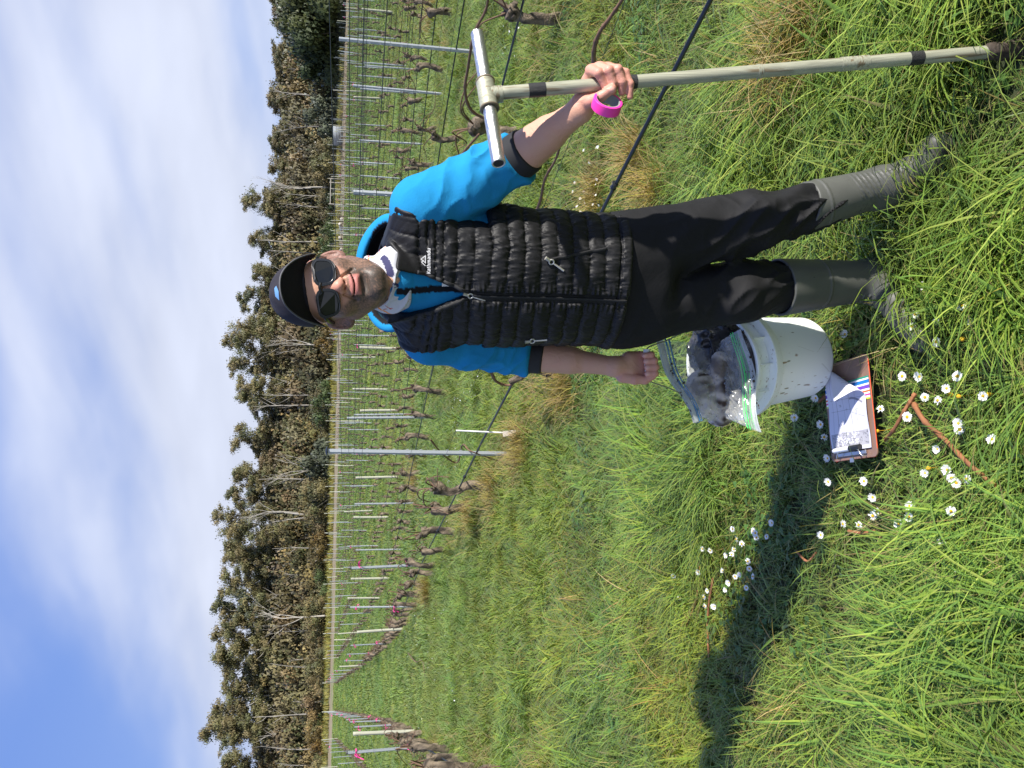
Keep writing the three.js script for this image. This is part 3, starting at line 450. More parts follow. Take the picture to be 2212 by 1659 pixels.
part('body', mergeGeometries([bodyGeo, headGeo, armLGeo, armRGeo]), M.skin, person);

// ---- folds
const axisOf = (a, b) => { const d = b.clone().sub(a), l = d.length(); d.divideScalar(l); const u = V(d.y, -d.x, 0.2).normalize(); u.addScaledVector(d, -u.dot(d)).normalize(); const v = d.clone().cross(u); return (x, y, z) => { const px = x - a.x, py = y - a.y, pz = z - a.z; return [(px * d.x + py * d.y + pz * d.z) / l, Math.atan2(px * v.x + py * v.y + pz * v.z, px * u.x + py * u.y + pz * u.z)]; }; };
const ridge = (n) => { const q = 1 - Math.abs(2 * n - 1); return q * q; };
function folds(ax, freq, twist, seed) { return (x, y, z) => { const [t, a] = ax(x, y, z), c = Math.cos(a), s = Math.sin(a); return ridge(noise(t * freq + c * twist + seed, c * 1.3 + seed * 3, s * 1.3 + t * freq * 0.35)) + 0.22 * ridge(noise(t * freq * 2.1 + s * twist + seed, c * 2.1, s * 2.1 + 4)) - 0.4; }; }

// ---- fleece (body, sleeves, hood)
const slL = [cone(J.shL, J.shL.clone().lerp(J.elL, 0.55), 0.086, 0.068), cone(J.shL.clone().lerp(J.elL, 0.55), J.elL.clone().lerp(J.wrL, 0.05), 0.068, 0.066)];
const slR = [cone(J.shR, J.shR.clone().lerp(J.elR, 0.5), 0.080, 0.064), cone(J.shR.clone().lerp(J.elR, 0.5), J.elR.clone().lerp(J.wrR, 0.12), 0.064, 0.062)];
const fL = folds(axisOf(J.shL, J.elL), 4.2, 0.9, 3.3), fR = folds(axisOf(J.shR, J.elR), 5.0, 0.7, 8.1);
const dirL = J.wrL.clone().sub(J.elL).normalize(), dirR = J.wrR.clone().sub(J.elR).normalize(), cutL = J.elL.clone().lerp(J.wrL, 0.10), cutR = J.elR.clone().lerp(J.wrR, 0.19);
const plane = (p, d) => (x, y, z) => (x - p.x) * d.x + (y - p.y) * d.y + (z - p.z) * d.z;
const plL = plane(cutL, dirL), plR = plane(cutR, dirR);
const sleeveL = (x, y, z) => { const d = smin(slL[0](x, y, z), slL[1](x, y, z), 0.03), p = plL(x, y, z); if (d > 0.04) return Math.max(d - 0.02, p); return smax(d - (0.013 * fL(x, y, z)) * step01(-0.26, -0.04, p) - 0.003 * fbm(x * 14, y * 14, z * 14, 2), p, 0.012); };
const sleeveR = (x, y, z) => { const d = smin(slR[0](x, y, z), slR[1](x, y, z), 0.03), p = plR(x, y, z); if (d > 0.04) return Math.max(d - 0.02, p); return smax(d - (0.013 * fR(x, y, z)) * step01(-0.34, -0.12, p) - 0.004 * fbm(x * 22, y * 22, z * 22, 2), p, 0.012); };
const fleeceTrunk = torso.sdf((x, y, z) => { const d = smax(smax(trunkShape(-0.016)(x, y, z), y - 1.500, 0.02), 0.93 - y, 0.02); return d > 0.03 ? d : d - 0.004 * (fbm(x * 14, y * 9, z * 14, 2) - 0.5); });
const HOODC = V(0.305, 1.500, -2.365), hoodUp = V(-0.10, 0.80, 0.58).normalize(), hoodOut = ell(HOODC, [0.158, 0.105, 0.145]), hoodCut = plane(V(0.32, 1.530, -2.36), hoodUp);
const hoodRim = (x, y, z) => { const d = hoodOut(x, y, z), p = hoodCut(x, y, z) + 0.014 * Math.sin(x * 22 + z * 17); const shell = Math.abs(d + 0.010) - 0.009, roll = Math.hypot(d + 0.008, p) - 0.015; return smin(smax(shell, p, 0.01), roll, 0.012); };
const BLUE = [0.016, 0.225, 0.470];
const fleeceNeck = cone(head.world(0.010, -0.172, -0.108), torso.world(0, 1.385, 0.01), 0.0665, 0.105);
const fleece = (x, y, z) => { let d = smin(smin(fleeceTrunk(x, y, z), fleeceNeck(x, y, z), 0.03), sleeveL(x, y, z), 0.03); d = smin(d, sleeveR(x, y, z), 0.03); return smin(d, hoodRim(x, y, z), 0.02); };
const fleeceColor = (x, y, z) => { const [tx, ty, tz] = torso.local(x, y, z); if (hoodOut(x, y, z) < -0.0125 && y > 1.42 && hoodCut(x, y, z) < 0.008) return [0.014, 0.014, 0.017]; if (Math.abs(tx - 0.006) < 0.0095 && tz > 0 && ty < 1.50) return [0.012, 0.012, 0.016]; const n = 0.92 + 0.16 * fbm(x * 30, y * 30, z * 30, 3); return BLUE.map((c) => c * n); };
const [f0, f1] = boxOf([J.shL, J.shR, J.elL, J.elR, V(0.3, 1.5, -2.3), V(0.3, 0.84, -2.26), V(0.47, 1.55, -2.45), V(0.15, 1.55, -2.5)], 0.11);
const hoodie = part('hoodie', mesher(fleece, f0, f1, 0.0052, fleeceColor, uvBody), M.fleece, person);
// black ribbed cuffs
function cuff(pl, fore, width, w, box, name) { const f = (x, y, z) => { const p = pl(x, y, z), d = fore(x, y, z) - w; return smax(smax(d, p - width, 0.006), -p - 0.012, 0.006); }; return part(name, mesher(f, box[0], box[1], 0.004), M.dark, person); }
cuff(plL, cone(J.elL, J.wrL, 0.0585, 0.045), 0.034, 0.003, boxOf([cutL], 0.11), 'cuff'); cuff(plR, cone(J.elR, J.wrR, 0.0575, 0.036), 0.036, 0.002, boxOf([cutR], 0.11), 'cuff');

// ---- vest: padded tubes, a stand-up collar, open at the throat
const VZIP = -0.002, OPEN0 = 1.318;
const arm0 = plane(torso.world(0.176, 1.40, 0.005), V(TX.x, -0.18, TX.z).normalize()), arm1 = plane(torso.world(-0.186, 1.38, 0), V(-TX.x, -0.16, -TX.z).normalize());
const capL = cone(V(0.30, 1.475, -2.255), J.shL, 0.055, 0.088), capR = cone(V(0.27, 1.470, -2.275), J.shR, 0.055, 0.084);
const vestBody = torso.sdf((x, y, z) => trunkShape(0.006)(x, y, z));
function quilting(x, y, z) {                                 // torso coordinates -> how proud the padding stands here
  const a = Math.atan2(x, z), wob = 0.018 * (fbm(a * 1.8, y * 2.5, 7, 2) - 0.5) + 0.006 * (noise(a * 6, y * 9, 3) - 0.5), pitch = 0.0435, q = (y + wob + 0.85 * z * step01(1.36, 1.46, y)) / pitch, k = Math.abs(Math.sin(Math.PI * q)), puff = Math.pow(k, 0.38), seam = 1 - k;
  let h = (0.0056 + 0.0044 * noise(a * 2.5, q * 0.8, 12)) * puff;
  const up = step01(1.24, 1.28, y);                          // small squares on the chest and shoulders
  if (up > 0 && Math.abs(x) > 0.05) { const kx = Math.abs(Math.sin(Math.PI * (x * (z > 0 ? 1 : 1) + 0.002) / 0.085)); h *= mix(1, 0.55 + 0.45 * Math.pow(kx, 0.45), up * 0.9); }
  h += 0.0048 * (fbm(a * 4, q * 0.6, 2, 3) - 0.5) * 2 + 0.0040 * (ridge(noise(a * 16 + q * 0.7, q * 0.9, 3)) - 0.4) * (0.35 + seam);
  h += 0.0030 * (ridge(noise(a * 34, q * 1.7, 9)) - 0.4) * (0.2 + seam);
  const front = step01(0.050, 0.012, Math.abs(x - VZIP)) * (z > 0 ? 1 : 0); // gathers beside the zip
  h += front * 0.0042 * (Math.sin(y * 2 * Math.PI / 0.0145 + 4 * noise(y * 60, x * 20, 1)) * 0.5);
  if (y > 1.40) h -= 0.0045 * step01(1.40, 1.45, y) * Math.pow(1 - Math.abs(Math.sin(Math.PI * (x + 0.004 * noise(z * 30, y * 30, 2)) / 0.046)), 3);
  h *= 1 - step01(0.016, 0.008, Math.abs(x - VZIP)) * (z > 0 ? 1 : 0);
  return h;
}
const openW = (y, s = -1) => (s > 0 ? 0.066 : 0.092) * Math.pow(clamp((y - OPEN0) / 0.19), 0.85);
const collarC = V(0.262, 1.478, -2.215), collarAxis = V(-0.05, 0.95, 0.20).normalize(), colPl = plane(collarC, collarAxis);
function vestSdf(x, y, z) {
  const [tx, ty, tz] = torso.local(x, y, z);
  let d = vestBody(x, y, z);
  d = smin(d, smax(capL(x, y, z), arm0(x, y, z), 0.012), 0.035); d = smin(d, smax(capR(x, y, z), arm1(x, y, z), 0.012), 0.035);
  d = smax(d, Math.min(arm0(x, y, z) - 0.004, (ty - 1.26) * 1.5), 0.012); d = smax(d, Math.min(arm1(x, y, z) - 0.004, (ty - 1.25) * 1.5), 0.012);
  if (d < 0.05) d -= quilting(tx, ty, tz);
  d = smax(d, ty - 1.55 + 0.22 * Math.abs(tx), 0.01);
  // hem band, a little lower on the right side
  const hem = 0.884 - 0.02 * tx;
  d = smax(d, hem - ty, 0.012);
  if (ty < hem + 0.034 && ty > hem - 0.02) d += 0.005 * step01(0.004, 0.0, Math.abs(ty - hem - 0.032)) ;
  // collar ring
  const h = colPl(x, y, z), rx = x - collarC.x - h * collarAxis.x, rz = z - collarC.z - h * collarAxis.z, rad = Math.hypot(rx, rz) - (0.090 + 0.24 * h);
  let col = smax(Math.abs(rad) - 0.0085, Math.abs(h - 0.010) - 0.030 - 0.005 * Math.sin(Math.atan2(rx, rz) * 7), 0.008);
  d = smin(d, col, 0.016);
  // throat opening and hollow neck
  const w = openW(ty, tx - VZIP), v = tz > -0.01 ? Math.abs(tx - VZIP) - w : 1; if (ty > OPEN0 - 0.02) d = smax(d, -v, 0.006);
  d = smax(d, -Math.max(Math.hypot(rx, rz) - 0.080 - 0.24 * h, 1.435 - ty), 0.004);
  // hollow inside, so that the fleece shows
  const inn = torso.sdf(trunkShape(-0.012))(x, y, z); if (ty > 1.28) d = smax(d, -Math.max(inn, 1.30 - ty), 0.004);
  return d;
}
const [v0, v1] = boxOf([V(0.08, 0.79, -2.46), V(0.52, 1.55, -2.08)], 0.03);
const vestCol = (x, y, z) => { const n = fbm(x * 20, y * 20, z * 20, 2), k = 0.006 + 0.004 * n; return [k, k, k * 1.12]; };
const vest = part('vest', mesher(vestSdf, v0, v1, 0.0042, vestCol, uvBody), M.vest, person);
const vestFront = (tx, ty) => hit(vestSdf, torso.world(tx, ty, 0.32), TZ.clone().negate());
// zip, pulls, prints
{
  const zipPts = []; for (let i = 0; i <= 26; i++) zipPts.push(vestFront(VZIP, mix(OPEN0 - 0.008, 0.890, i / 26)).addScaledVector(TZ, 0.001));
  part('zip', tube(zipPts, 0.0042, 60, 6), M.dark, vest);
  for (const s of [-1, 1]) { const pts = []; for (let i = 0; i <= 14; i++) { const y = mix(OPEN0 - 0.004, s > 0 ? 1.447 : 1.46, i / 14); pts.push(hit(vestSdf, torso.world(VZIP + s * (openW(y, s) + 0.0075), y, 0.32), TZ.clone().negate(), 0.4)); } part('zip_tape', tube(pts, 0.0055, 40, 6), M.dark, vest); }
  const pull = (p, dx, dy) => { const d = TX.clone().multiplyScalar(dx).add(V(0, dy, 0)).normalize(), o = p.clone().addScaledVector(TZ, 0.006); const ring = moved(new THREE.TorusGeometry(0.0062, 0.0022, 8, 16), o.clone().addScaledVector(d, 0.006), new THREE.Quaternion().setFromUnitVectors(V(0, 0, 1), TZ)); part('zip_pull', join([between(o.clone().addScaledVector(d, -0.014), o, 0.0052, 0.0042), ring, between(o.clone().addScaledVector(d, 0.013), o.clone().addScaledVector(d, 0.046).addScaledVector(TZ, 0.003), 0.0024, 0.003)]), M.silver, vest); };
  pull(vestFront(VZIP, OPEN0 - 0.004), -0.28, -1);
  pull(vestFront(0.098, 1.110), -0.52, -0.85);
  pull(hit(vestSdf, torso.world(-0.30, 1.13, 0.10), V(TX.x, 0, TX.z), 0.4), 0.15, -1);
  const pocket = []; for (let i = 0; i <= 12; i++) pocket.push(vestFront(mix(0.098, 0.128, i / 12), mix(1.110, 0.955, i / 12)).addScaledVector(TZ, -0.001)); part('pocket_zip', tube(pocket, 0.0048, 30, 6), M.dark, vest);
}
// flat print laid on the cloth: a small grid dropped on to the surface
function decal(name, f, frame, cx, cy, w, h, mat, parent, nx = 24, ny = 8, lift = 0.0012) {
  const P = [], U = [], I = [], dir = frame.z.clone().negate();
  for (let j = 0; j <= ny; j++) for (let i = 0; i <= nx; i++) { const p = hit(f, frame.world(cx + (i / nx - 0.5) * w, cy + (j / ny - 0.5) * h, 0.32), dir).addScaledVector(frame.z, lift); P.push(p.x, p.y, p.z); U.push(i / nx, j / ny); if (i < nx && j < ny) { const a = j * (nx + 1) + i; I.push(a, a + 1, a + nx + 1, a + 1, a + nx + 2, a + nx + 1); } }
  return part(name, geoFrom(P, I, { uv: U }), mat, parent);
}
function canvasMat(w, h, draw, opt = {}) { const c = document.createElement('canvas'); c.width = w; c.height = h; const g = c.getContext('2d'); draw(g, w, h); const t = new THREE.CanvasTexture(c); t.colorSpace = THREE.SRGBColorSpace; return std({ map: t, roughness: 0.75, ...opt }); }
{
  const logo = canvasMat(512, 256, (g, w, h) => { g.clearRect(0, 0, w, h); g.fillStyle = '#cfcfcf'; g.font = 'bold 100px sans-serif'; g.textAlign = 'center'; g.fillText('Kathmandu', w / 2, 226, 500); g.strokeStyle = '#cfcfcf'; g.lineWidth = 15; g.lineJoin = 'miter'; g.beginPath(); g.moveTo(160, 126); g.lineTo(226, 50); g.lineTo(262, 92); g.stroke(); g.beginPath(); g.moveTo(218, 126); g.lineTo(284, 40); g.lineTo(352, 126); g.closePath(); g.stroke(); }, { alphaTest: 0.5 });
  const lf = new Frame(torso.o, TX.clone().applyAxisAngle(TZ, 0.03), V(0, 1, 0).applyAxisAngle(TZ, 0.03), TZ);
  decal('chest_print', (x, y, z) => vestBody(x, y, z) - 0.0095, lf, 0.122, 1.424, 0.064, 0.032, logo, vest, 40, 16, 0.0022);
  const letter = canvasMat(128, 128, (g, w, h) => { g.clearRect(0, 0, w, h); g.fillStyle = '#f4f4f4'; g.fillRect(8, 10, 26, 108); g.fillRect(8, 10, 60, 22); g.fillRect(8, 54, 52, 22); g.fillRect(78, 10, 24, 108); }, { alphaTest: 0.5 });
  decal('fleece_print', fleece, torso, 0.030, 1.364, 0.040, 0.042, letter, hoodie, 10, 10, 0.0015);
}

// ---- trousers
const bL = cone(J.hipL, J.knL, 0.108, 0.073), bL2 = cone(J.knL, J.knL.clone().lerp(J.anL, 0.55), 0.072, 0.058), bR = cone(J.hipR, J.knR, 0.108, 0.080), bR2 = cone(J.knR, J.knR.clone().lerp(J.anR, 0.45), 0.079, 0.068), seat = torso.sdf((x, y, z) => smax(smax(trunkShape(-0.018)(x, y, z), y - 0.90, 0.02), 0.74 - y, 0.05));
const tfL = folds(axisOf(J.hipL, J.knL), 4.2, 1.3, 5.2), tfR = folds(axisOf(J.hipR, J.knR), 4.0, 1.1, 1.4);
const trousers = (x, y, z) => { let l = smin(bL(x, y, z), bL2(x, y, z), 0.03), r = smin(bR(x, y, z), bR2(x, y, z), 0.03); const kl = step01(0.80, 0.50, y); if (l < 0.05) l -= 0.015 * tfL(x, y, z) * (0.35 + kl) + 0.003 * fbm(x * 25, y * 25, z * 25, 2); if (r < 0.05) r -= 0.013 * tfR(x, y, z) * (0.4 + 0.7 * kl) + 0.003 * fbm(x * 25, y * 25, z * 25, 2); return smin(smin(l, r, 0.018), seat(x, y, z), 0.03); };
const [t0, t1] = boxOf([J.hipL, J.hipR, J.knL, J.knR, J.knL.clone().lerp(J.anL, 0.55), J.knR.clone().lerp(J.anR, 0.45), V(0.3, 0.9, -2.27)], 0.16);
part('trousers', mesher(trousers, t0, t1, 0.0058, null, uvBody), M.trousers, person);

// ---- rubber boots, the tops open
function boot(kn, an, toe, r0, r1, topT, tilt, yellow) {
  const top = kn.clone().lerp(an, topT), up = top.clone().sub(an).normalize(), fw = toe.clone().sub(an).setY(0).normalize(), heel = an.clone().addScaledVector(fw, -0.035).setY(0.03), ball = an.clone().lerp(toe, 0.66).setY(0.045), tp = toe.clone().setY(0.042);
  const shaft = cone(top, an, r0, r1), foot = cone(an.clone().addScaledVector(fw, -0.012).setY(an.y - 0.02), ball, r1 * 0.98, 0.043), toeC = cone(ball, tp, 0.046, 0.038), heelC = cone(an, heel, r1 * 0.92, 0.040), cut = plane(top, up.clone().addScaledVector(fw, tilt).normalize()), side = fw.clone().cross(V(0, 1, 0));
  const f = (x, y, z) => {
    let d = smin(shaft(x, y, z), foot(x, y, z), 0.035); d = smin(d, toeC(x, y, z), 0.02); d = smin(d, heelC(x, y, z), 0.03);
    const px = x - an.x, py = y - an.y, pz = z - an.z, t = px * up.x + py * up.y + pz * up.z, s = px * fw.x + pz * fw.z, w = px * side.x + pz * side.z;
    if (Math.abs(d) < 0.02) {
      d -= 0.0022 * step01(0.006, 0.002, Math.abs(t - 0.185));                          // moulded ring
      const patch = step01(0.085, 0.07, Math.abs(t - 0.02)) * step01(-0.005, 0.012, s) * step01(-0.006, 0.004, w);
      d -= patch * 0.0022 * step01(0.25, 0.6, Math.sin((t - s * 0.75) * 2 * Math.PI / 0.0165)) ;
      d -= 0.0035 * step01(0.030, 0.024, y);                                            // sole edge
    }
    d = smax(d, cut(x, y, z), 0.004); d = smax(d, 0.004 - y, 0.006);
    const hole = cone(top.clone().addScaledVector(up, 0.03), an.clone().lerp(top, 0.3), r0 - 0.007, r1); return smax(d, -hole(x, y, z), 0.003);
  };
  const col = (x, y, z) => { const n = fbm(x * 16, y * 16, z * 16, 3), t = plane(an, up)(x, y, z), s = (x - an.x) * fw.x + (z - an.z) * fw.z; if (yellow && t > 0.178 && t < 0.20 && s > 0.045) return [0.65, 0.42, 0.01]; const k = 0.82 + 0.4 * n, m = 0.35 * step01(0.12, 0.02, y) * step01(0.4, 0.7, n); return [mix(0.082 * k, 0.15, m), mix(0.084 * k, 0.12, m), mix(0.076 * k, 0.085, m)]; };
  const [o0, o1] = boxOf([top.clone().add(V(0, r0 * 0.9, 0)), an, toe, heel.clone().setY(0)], 0.085);
  return part('boot', mesher(f, o0, o1, 0.0042, col), M.boot, person);
}
boot(J.knL, J.anL, V(0.668, 0.04, -2.035), 0.072, 0.053, 0.36, 0.42, true);
boot(J.knR, J.anR, V(0.142, 0.04, -2.085), 0.084, 0.058, 0.30, 0.06, false);

// ---- cap
{
  const shell = ell(V(0, 0.048, -0.094), [0.0865, 0.102, 0.110]), inn = ell(V(0, 0.048, -0.094), [0.0835, 0.099, 0.107]);
  const f = head.sdf((x, y, z) => { const low = y - 0.048 - 0.10 * (z + 0.09) * -0.15 + 0.30 * Math.max(0, -z - 0.12); let d = shell(x, y, z) - 0.0012 * Math.cos(6 * Math.atan2(x, z + 0.094)) * step01(0.05, 0.1, y); return smax(d, -low, 0.004); });
  const c0 = head.o.clone().add(V(-0.15, 0.0, -0.25)), c1 = head.o.clone().add(V(0.15, 0.20, 0.06));
  const capMesh = part('cap', mesher(f, c0, c1, 0.0034, (x, y, z) => { const [hx] = head.local(x, y, z), k = 0.7 + 0.5 * fbm(x * 40, y * 40, z * 40, 3); return [0.030 * k, 0.028 * k, 0.036 * k]; }, uvBody), M.cap, person);
  // the peak: a bowed plate with some thickness, tipped up
  const P = [], I = [], C = [], U = [], nu = 40, nv = 14, top = (th, t) => {
    const a = th, bx = 0.0855 * Math.sin(a), bz = -0.094 + 0.1075 * Math.cos(a), len = 0.082 * Math.pow(Math.max(Math.cos(a * 0.98), 0), 0.55), x = bx * (1 + 0.07 * t), z = bz + len * t, y = 0.056 + 0.50 * len * t - 0.30 * (Math.abs(x) ** 2.0) * 26 * 0.30 - 0.010 * step01(0.8, 1.4, Math.abs(a)) - 0.022 * t * step01(0.3, 1.3, Math.abs(a));
    return [x, y, z];
  };
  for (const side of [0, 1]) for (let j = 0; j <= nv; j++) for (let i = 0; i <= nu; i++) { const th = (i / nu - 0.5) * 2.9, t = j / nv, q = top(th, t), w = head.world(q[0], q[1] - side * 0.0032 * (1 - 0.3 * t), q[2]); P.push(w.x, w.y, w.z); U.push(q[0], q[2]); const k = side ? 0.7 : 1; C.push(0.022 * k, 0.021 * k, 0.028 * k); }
  const row = nu + 1, half = row * (nv + 1);
  for (let j = 0; j < nv; j++) for (let i = 0; i < nu; i++) { const a = j * row + i; I.push(a, a + row, a + 1, a + 1, a + row, a + row + 1); const b = a + half; I.push(b, b + 1, b + row, b + 1, b + row + 1, b + row); }
  for (let i = 0; i < nu; i++) { const a = nv * row + i; I.push(a, a + half, a + 1, a + 1, a + half, a + half + 1); }
  part('peak', geoFrom(P, I, { color: C, uv: U }), M.cap, capMesh);
  const edge = []; for (let i = 0; i <= 40; i++) { const q = top((i / 40 - 0.5) * 2.8, 1); edge.push(head.world(q[0], q[1] - 0.0012, q[2] + 0.0004)); }
  part('peak_piping', tube(edge, 0.0021, 60, 6), std({ color: lin(0.10, 0.10, 0.11), roughness: 0.8 }), capMesh);
  const emblem = canvasMat(256, 128, (g, w, h) => { g.clearRect(0, 0, w, h); g.fillStyle = '#f0f0f4'; g.font = 'bold 74px sans-serif'; g.textAlign = 'center'; g.fillText('SAS', 132, 122); g.fillRect(206, 70, 34, 26); g.fillStyle = '#5a86b4'; g.beginPath(); g.moveTo(52, 44); g.lineTo(96, 6); g.lineTo(176, 4); g.lineTo(196, 30); g.lineTo(140, 52); g.closePath(); g.fill(); }, { alphaTest: 0.5 });
  decal('cap_emblem', f, head, 0.004, 0.112, 0.066, 0.030, emblem, capMesh, 16, 10, 0.001);
}
// ---- sunglasses
{
  const bend = (g) => { const p = g.attributes.position; for (let i = 0; i < p.count; i++) { const x = p.getX(i), y = p.getY(i), w = head.world(x, y, p.getZ(i) + 0.0215 - 4.2 * x * x + 0.05 * y); p.setXYZ(i, w.x, w.y, w.z); } g.computeVertexNormals(); return g; };
  const outline = (sx, grow) => { const P = []; for (let i = 0; i < 56; i++) { const a = i / 56 * 6.28318 * sx, c = Math.cos(a), q = Math.sin(a), y = (0.0225 + grow) * Math.sign(q) * Math.abs(q) ** 0.66, t = y / 0.0225, w = 0.0285 + grow + 0.0032 * t; P.push(new THREE.Vector2(sx * (0.0375 + 0.0012 * t) + w * Math.sign(c) * Math.abs(c) ** 0.66, y - 0.0015 + (c * sx > 0 ? 0.0022 * Math.max(0, t) * Math.abs(c) : 0))); } return new THREE.Shape(P); };
  const lensGeo = [], frameGeo = [];
  const glasses = thing('sunglasses', V(0, 0, 0)); scene.remove(glasses); glasses.name = 'sunglasses'; person.add(glasses);
  for (const s of [-1, 1]) {
    part('lens', bend(new THREE.ExtrudeGeometry(outline(s, -0.001), { depth: 0.0014, bevelEnabled: true, bevelSize: 0.0008, bevelThickness: 0.0008, bevelSegments: 2, curveSegments: 16 })), M.lens, glasses);
    const o = outline(s, 0.0048); o.holes.push(new THREE.Path(outline(s, -0.0004).getPoints(16))); frameGeo.push(bend(new THREE.ExtrudeGeometry(o, { depth: 0.0030, bevelEnabled: true, bevelSize: 0.0008, bevelThickness: 0.0008, bevelSegments: 2, curveSegments: 16 })));
    const q = (x, y, z) => head.world(s * x, y, z);
    part('temple_arm', tube([q(0.0705, 0.012, 0.002), q(0.076, 0.010, -0.014), q(0.0805, 0.006, -0.055), q(0.0815, 0.001, -0.092), q(0.080, -0.008, -0.108)], (t) => 0.0052 - 0.0015 * t, 24, 8, (t, a) => 0.65 + 0.5 * Math.abs(Math.cos(a))), M.frame, glasses);
  }
  frameGeo.push(tube([head.world(-0.012, 0.010, 0.0225), head.world(0, 0.0125, 0.0250), head.world(0.012, 0.010, 0.0225)], 0.0046, 12, 8));
  part('frame', join(frameGeo), M.frame, glasses);
}
// ---- printed neck tube
{
  const c = head.world(0.008, -0.136, -0.106), ax = V(-0.30, 0.84, 0.46).normalize(), pl = plane(c, ax), u = V(1, 0, 0).addScaledVector(ax, -ax.x).normalize(), w = u.clone().cross(ax);
  const f = (x, y, z) => { const h = pl(x, y, z), px = x - c.x - h * ax.x, py = y - c.y - h * ax.y, pz = z - c.z - h * ax.z, a = px * u.x + py * u.y + pz * u.z, b = px * w.x + py * w.y + pz * w.z, ang = Math.atan2(a, b), R = 0.073 + 0.22 * Math.max(0, -h) - 0.010 * step01(0, 0.03, h), r = Math.hypot(a, b * 1.02) - R - 0.0065 * Math.sin(ang * 3 + h * 75) - 0.006 * (ridge(noise(ang * 2 + 3, h * 40 + ang, 2)) - 0.5); return smax(Math.abs(r) - 0.0042, Math.abs(h + 0.004) - 0.021 - 0.014 * Math.abs(Math.sin(ang)) - 0.003 * Math.sin(ang * 3 + 1), 0.006); };
  const col = (x, y, z) => {
    const h = pl(x, y, z), px = x - c.x - h * ax.x, py = y - c.y - h * ax.y, pz = z - c.z - h * ax.z, ang = Math.atan2(px * u.x + py * u.y + pz * u.z, px * w.x + py * w.y + pz * w.z), n = fbm(ang * 2.2 + 40, h * 30, 6, 2);
    const a = Math.abs(ang) > 1.5708 ? (ang > 0 ? ang : ang + 6.2832) - 3.1416 : ang;
    if (Math.abs(h - 0.020 + 0.012 * a) < 0.007 && a > 0.12 && a < 1.05) return [0.025, 0.025, 0.09];
    if (Math.hypot((a + 0.15) * 0.075, h - 0.006) < 0.011 + 0.004 * Math.sin(a * 40) && n > 0.3) return [0.035, 0.032, 0.13];
    if (a > 1.5 && a < 1.8) return [0.80, 0.25, 0.01];
    if (a < -0.45 && a > -1.5 && (Math.abs(Math.sin(h * 85 + a * 5.5)) < 0.13 || Math.abs(Math.sin(a * 9 - h * 60)) < 0.10) && noise(a * 3, h * 50, 3) > 0.42) return [0.42, 0.030, 0.025];
    return [0.52, 0.53, 0.57];
  };
  part('neck_tube', mesher(f, c.clone().subScalar(0.14), c.clone().addScalar(0.14), 0.0034, col), M.buff, person);
}
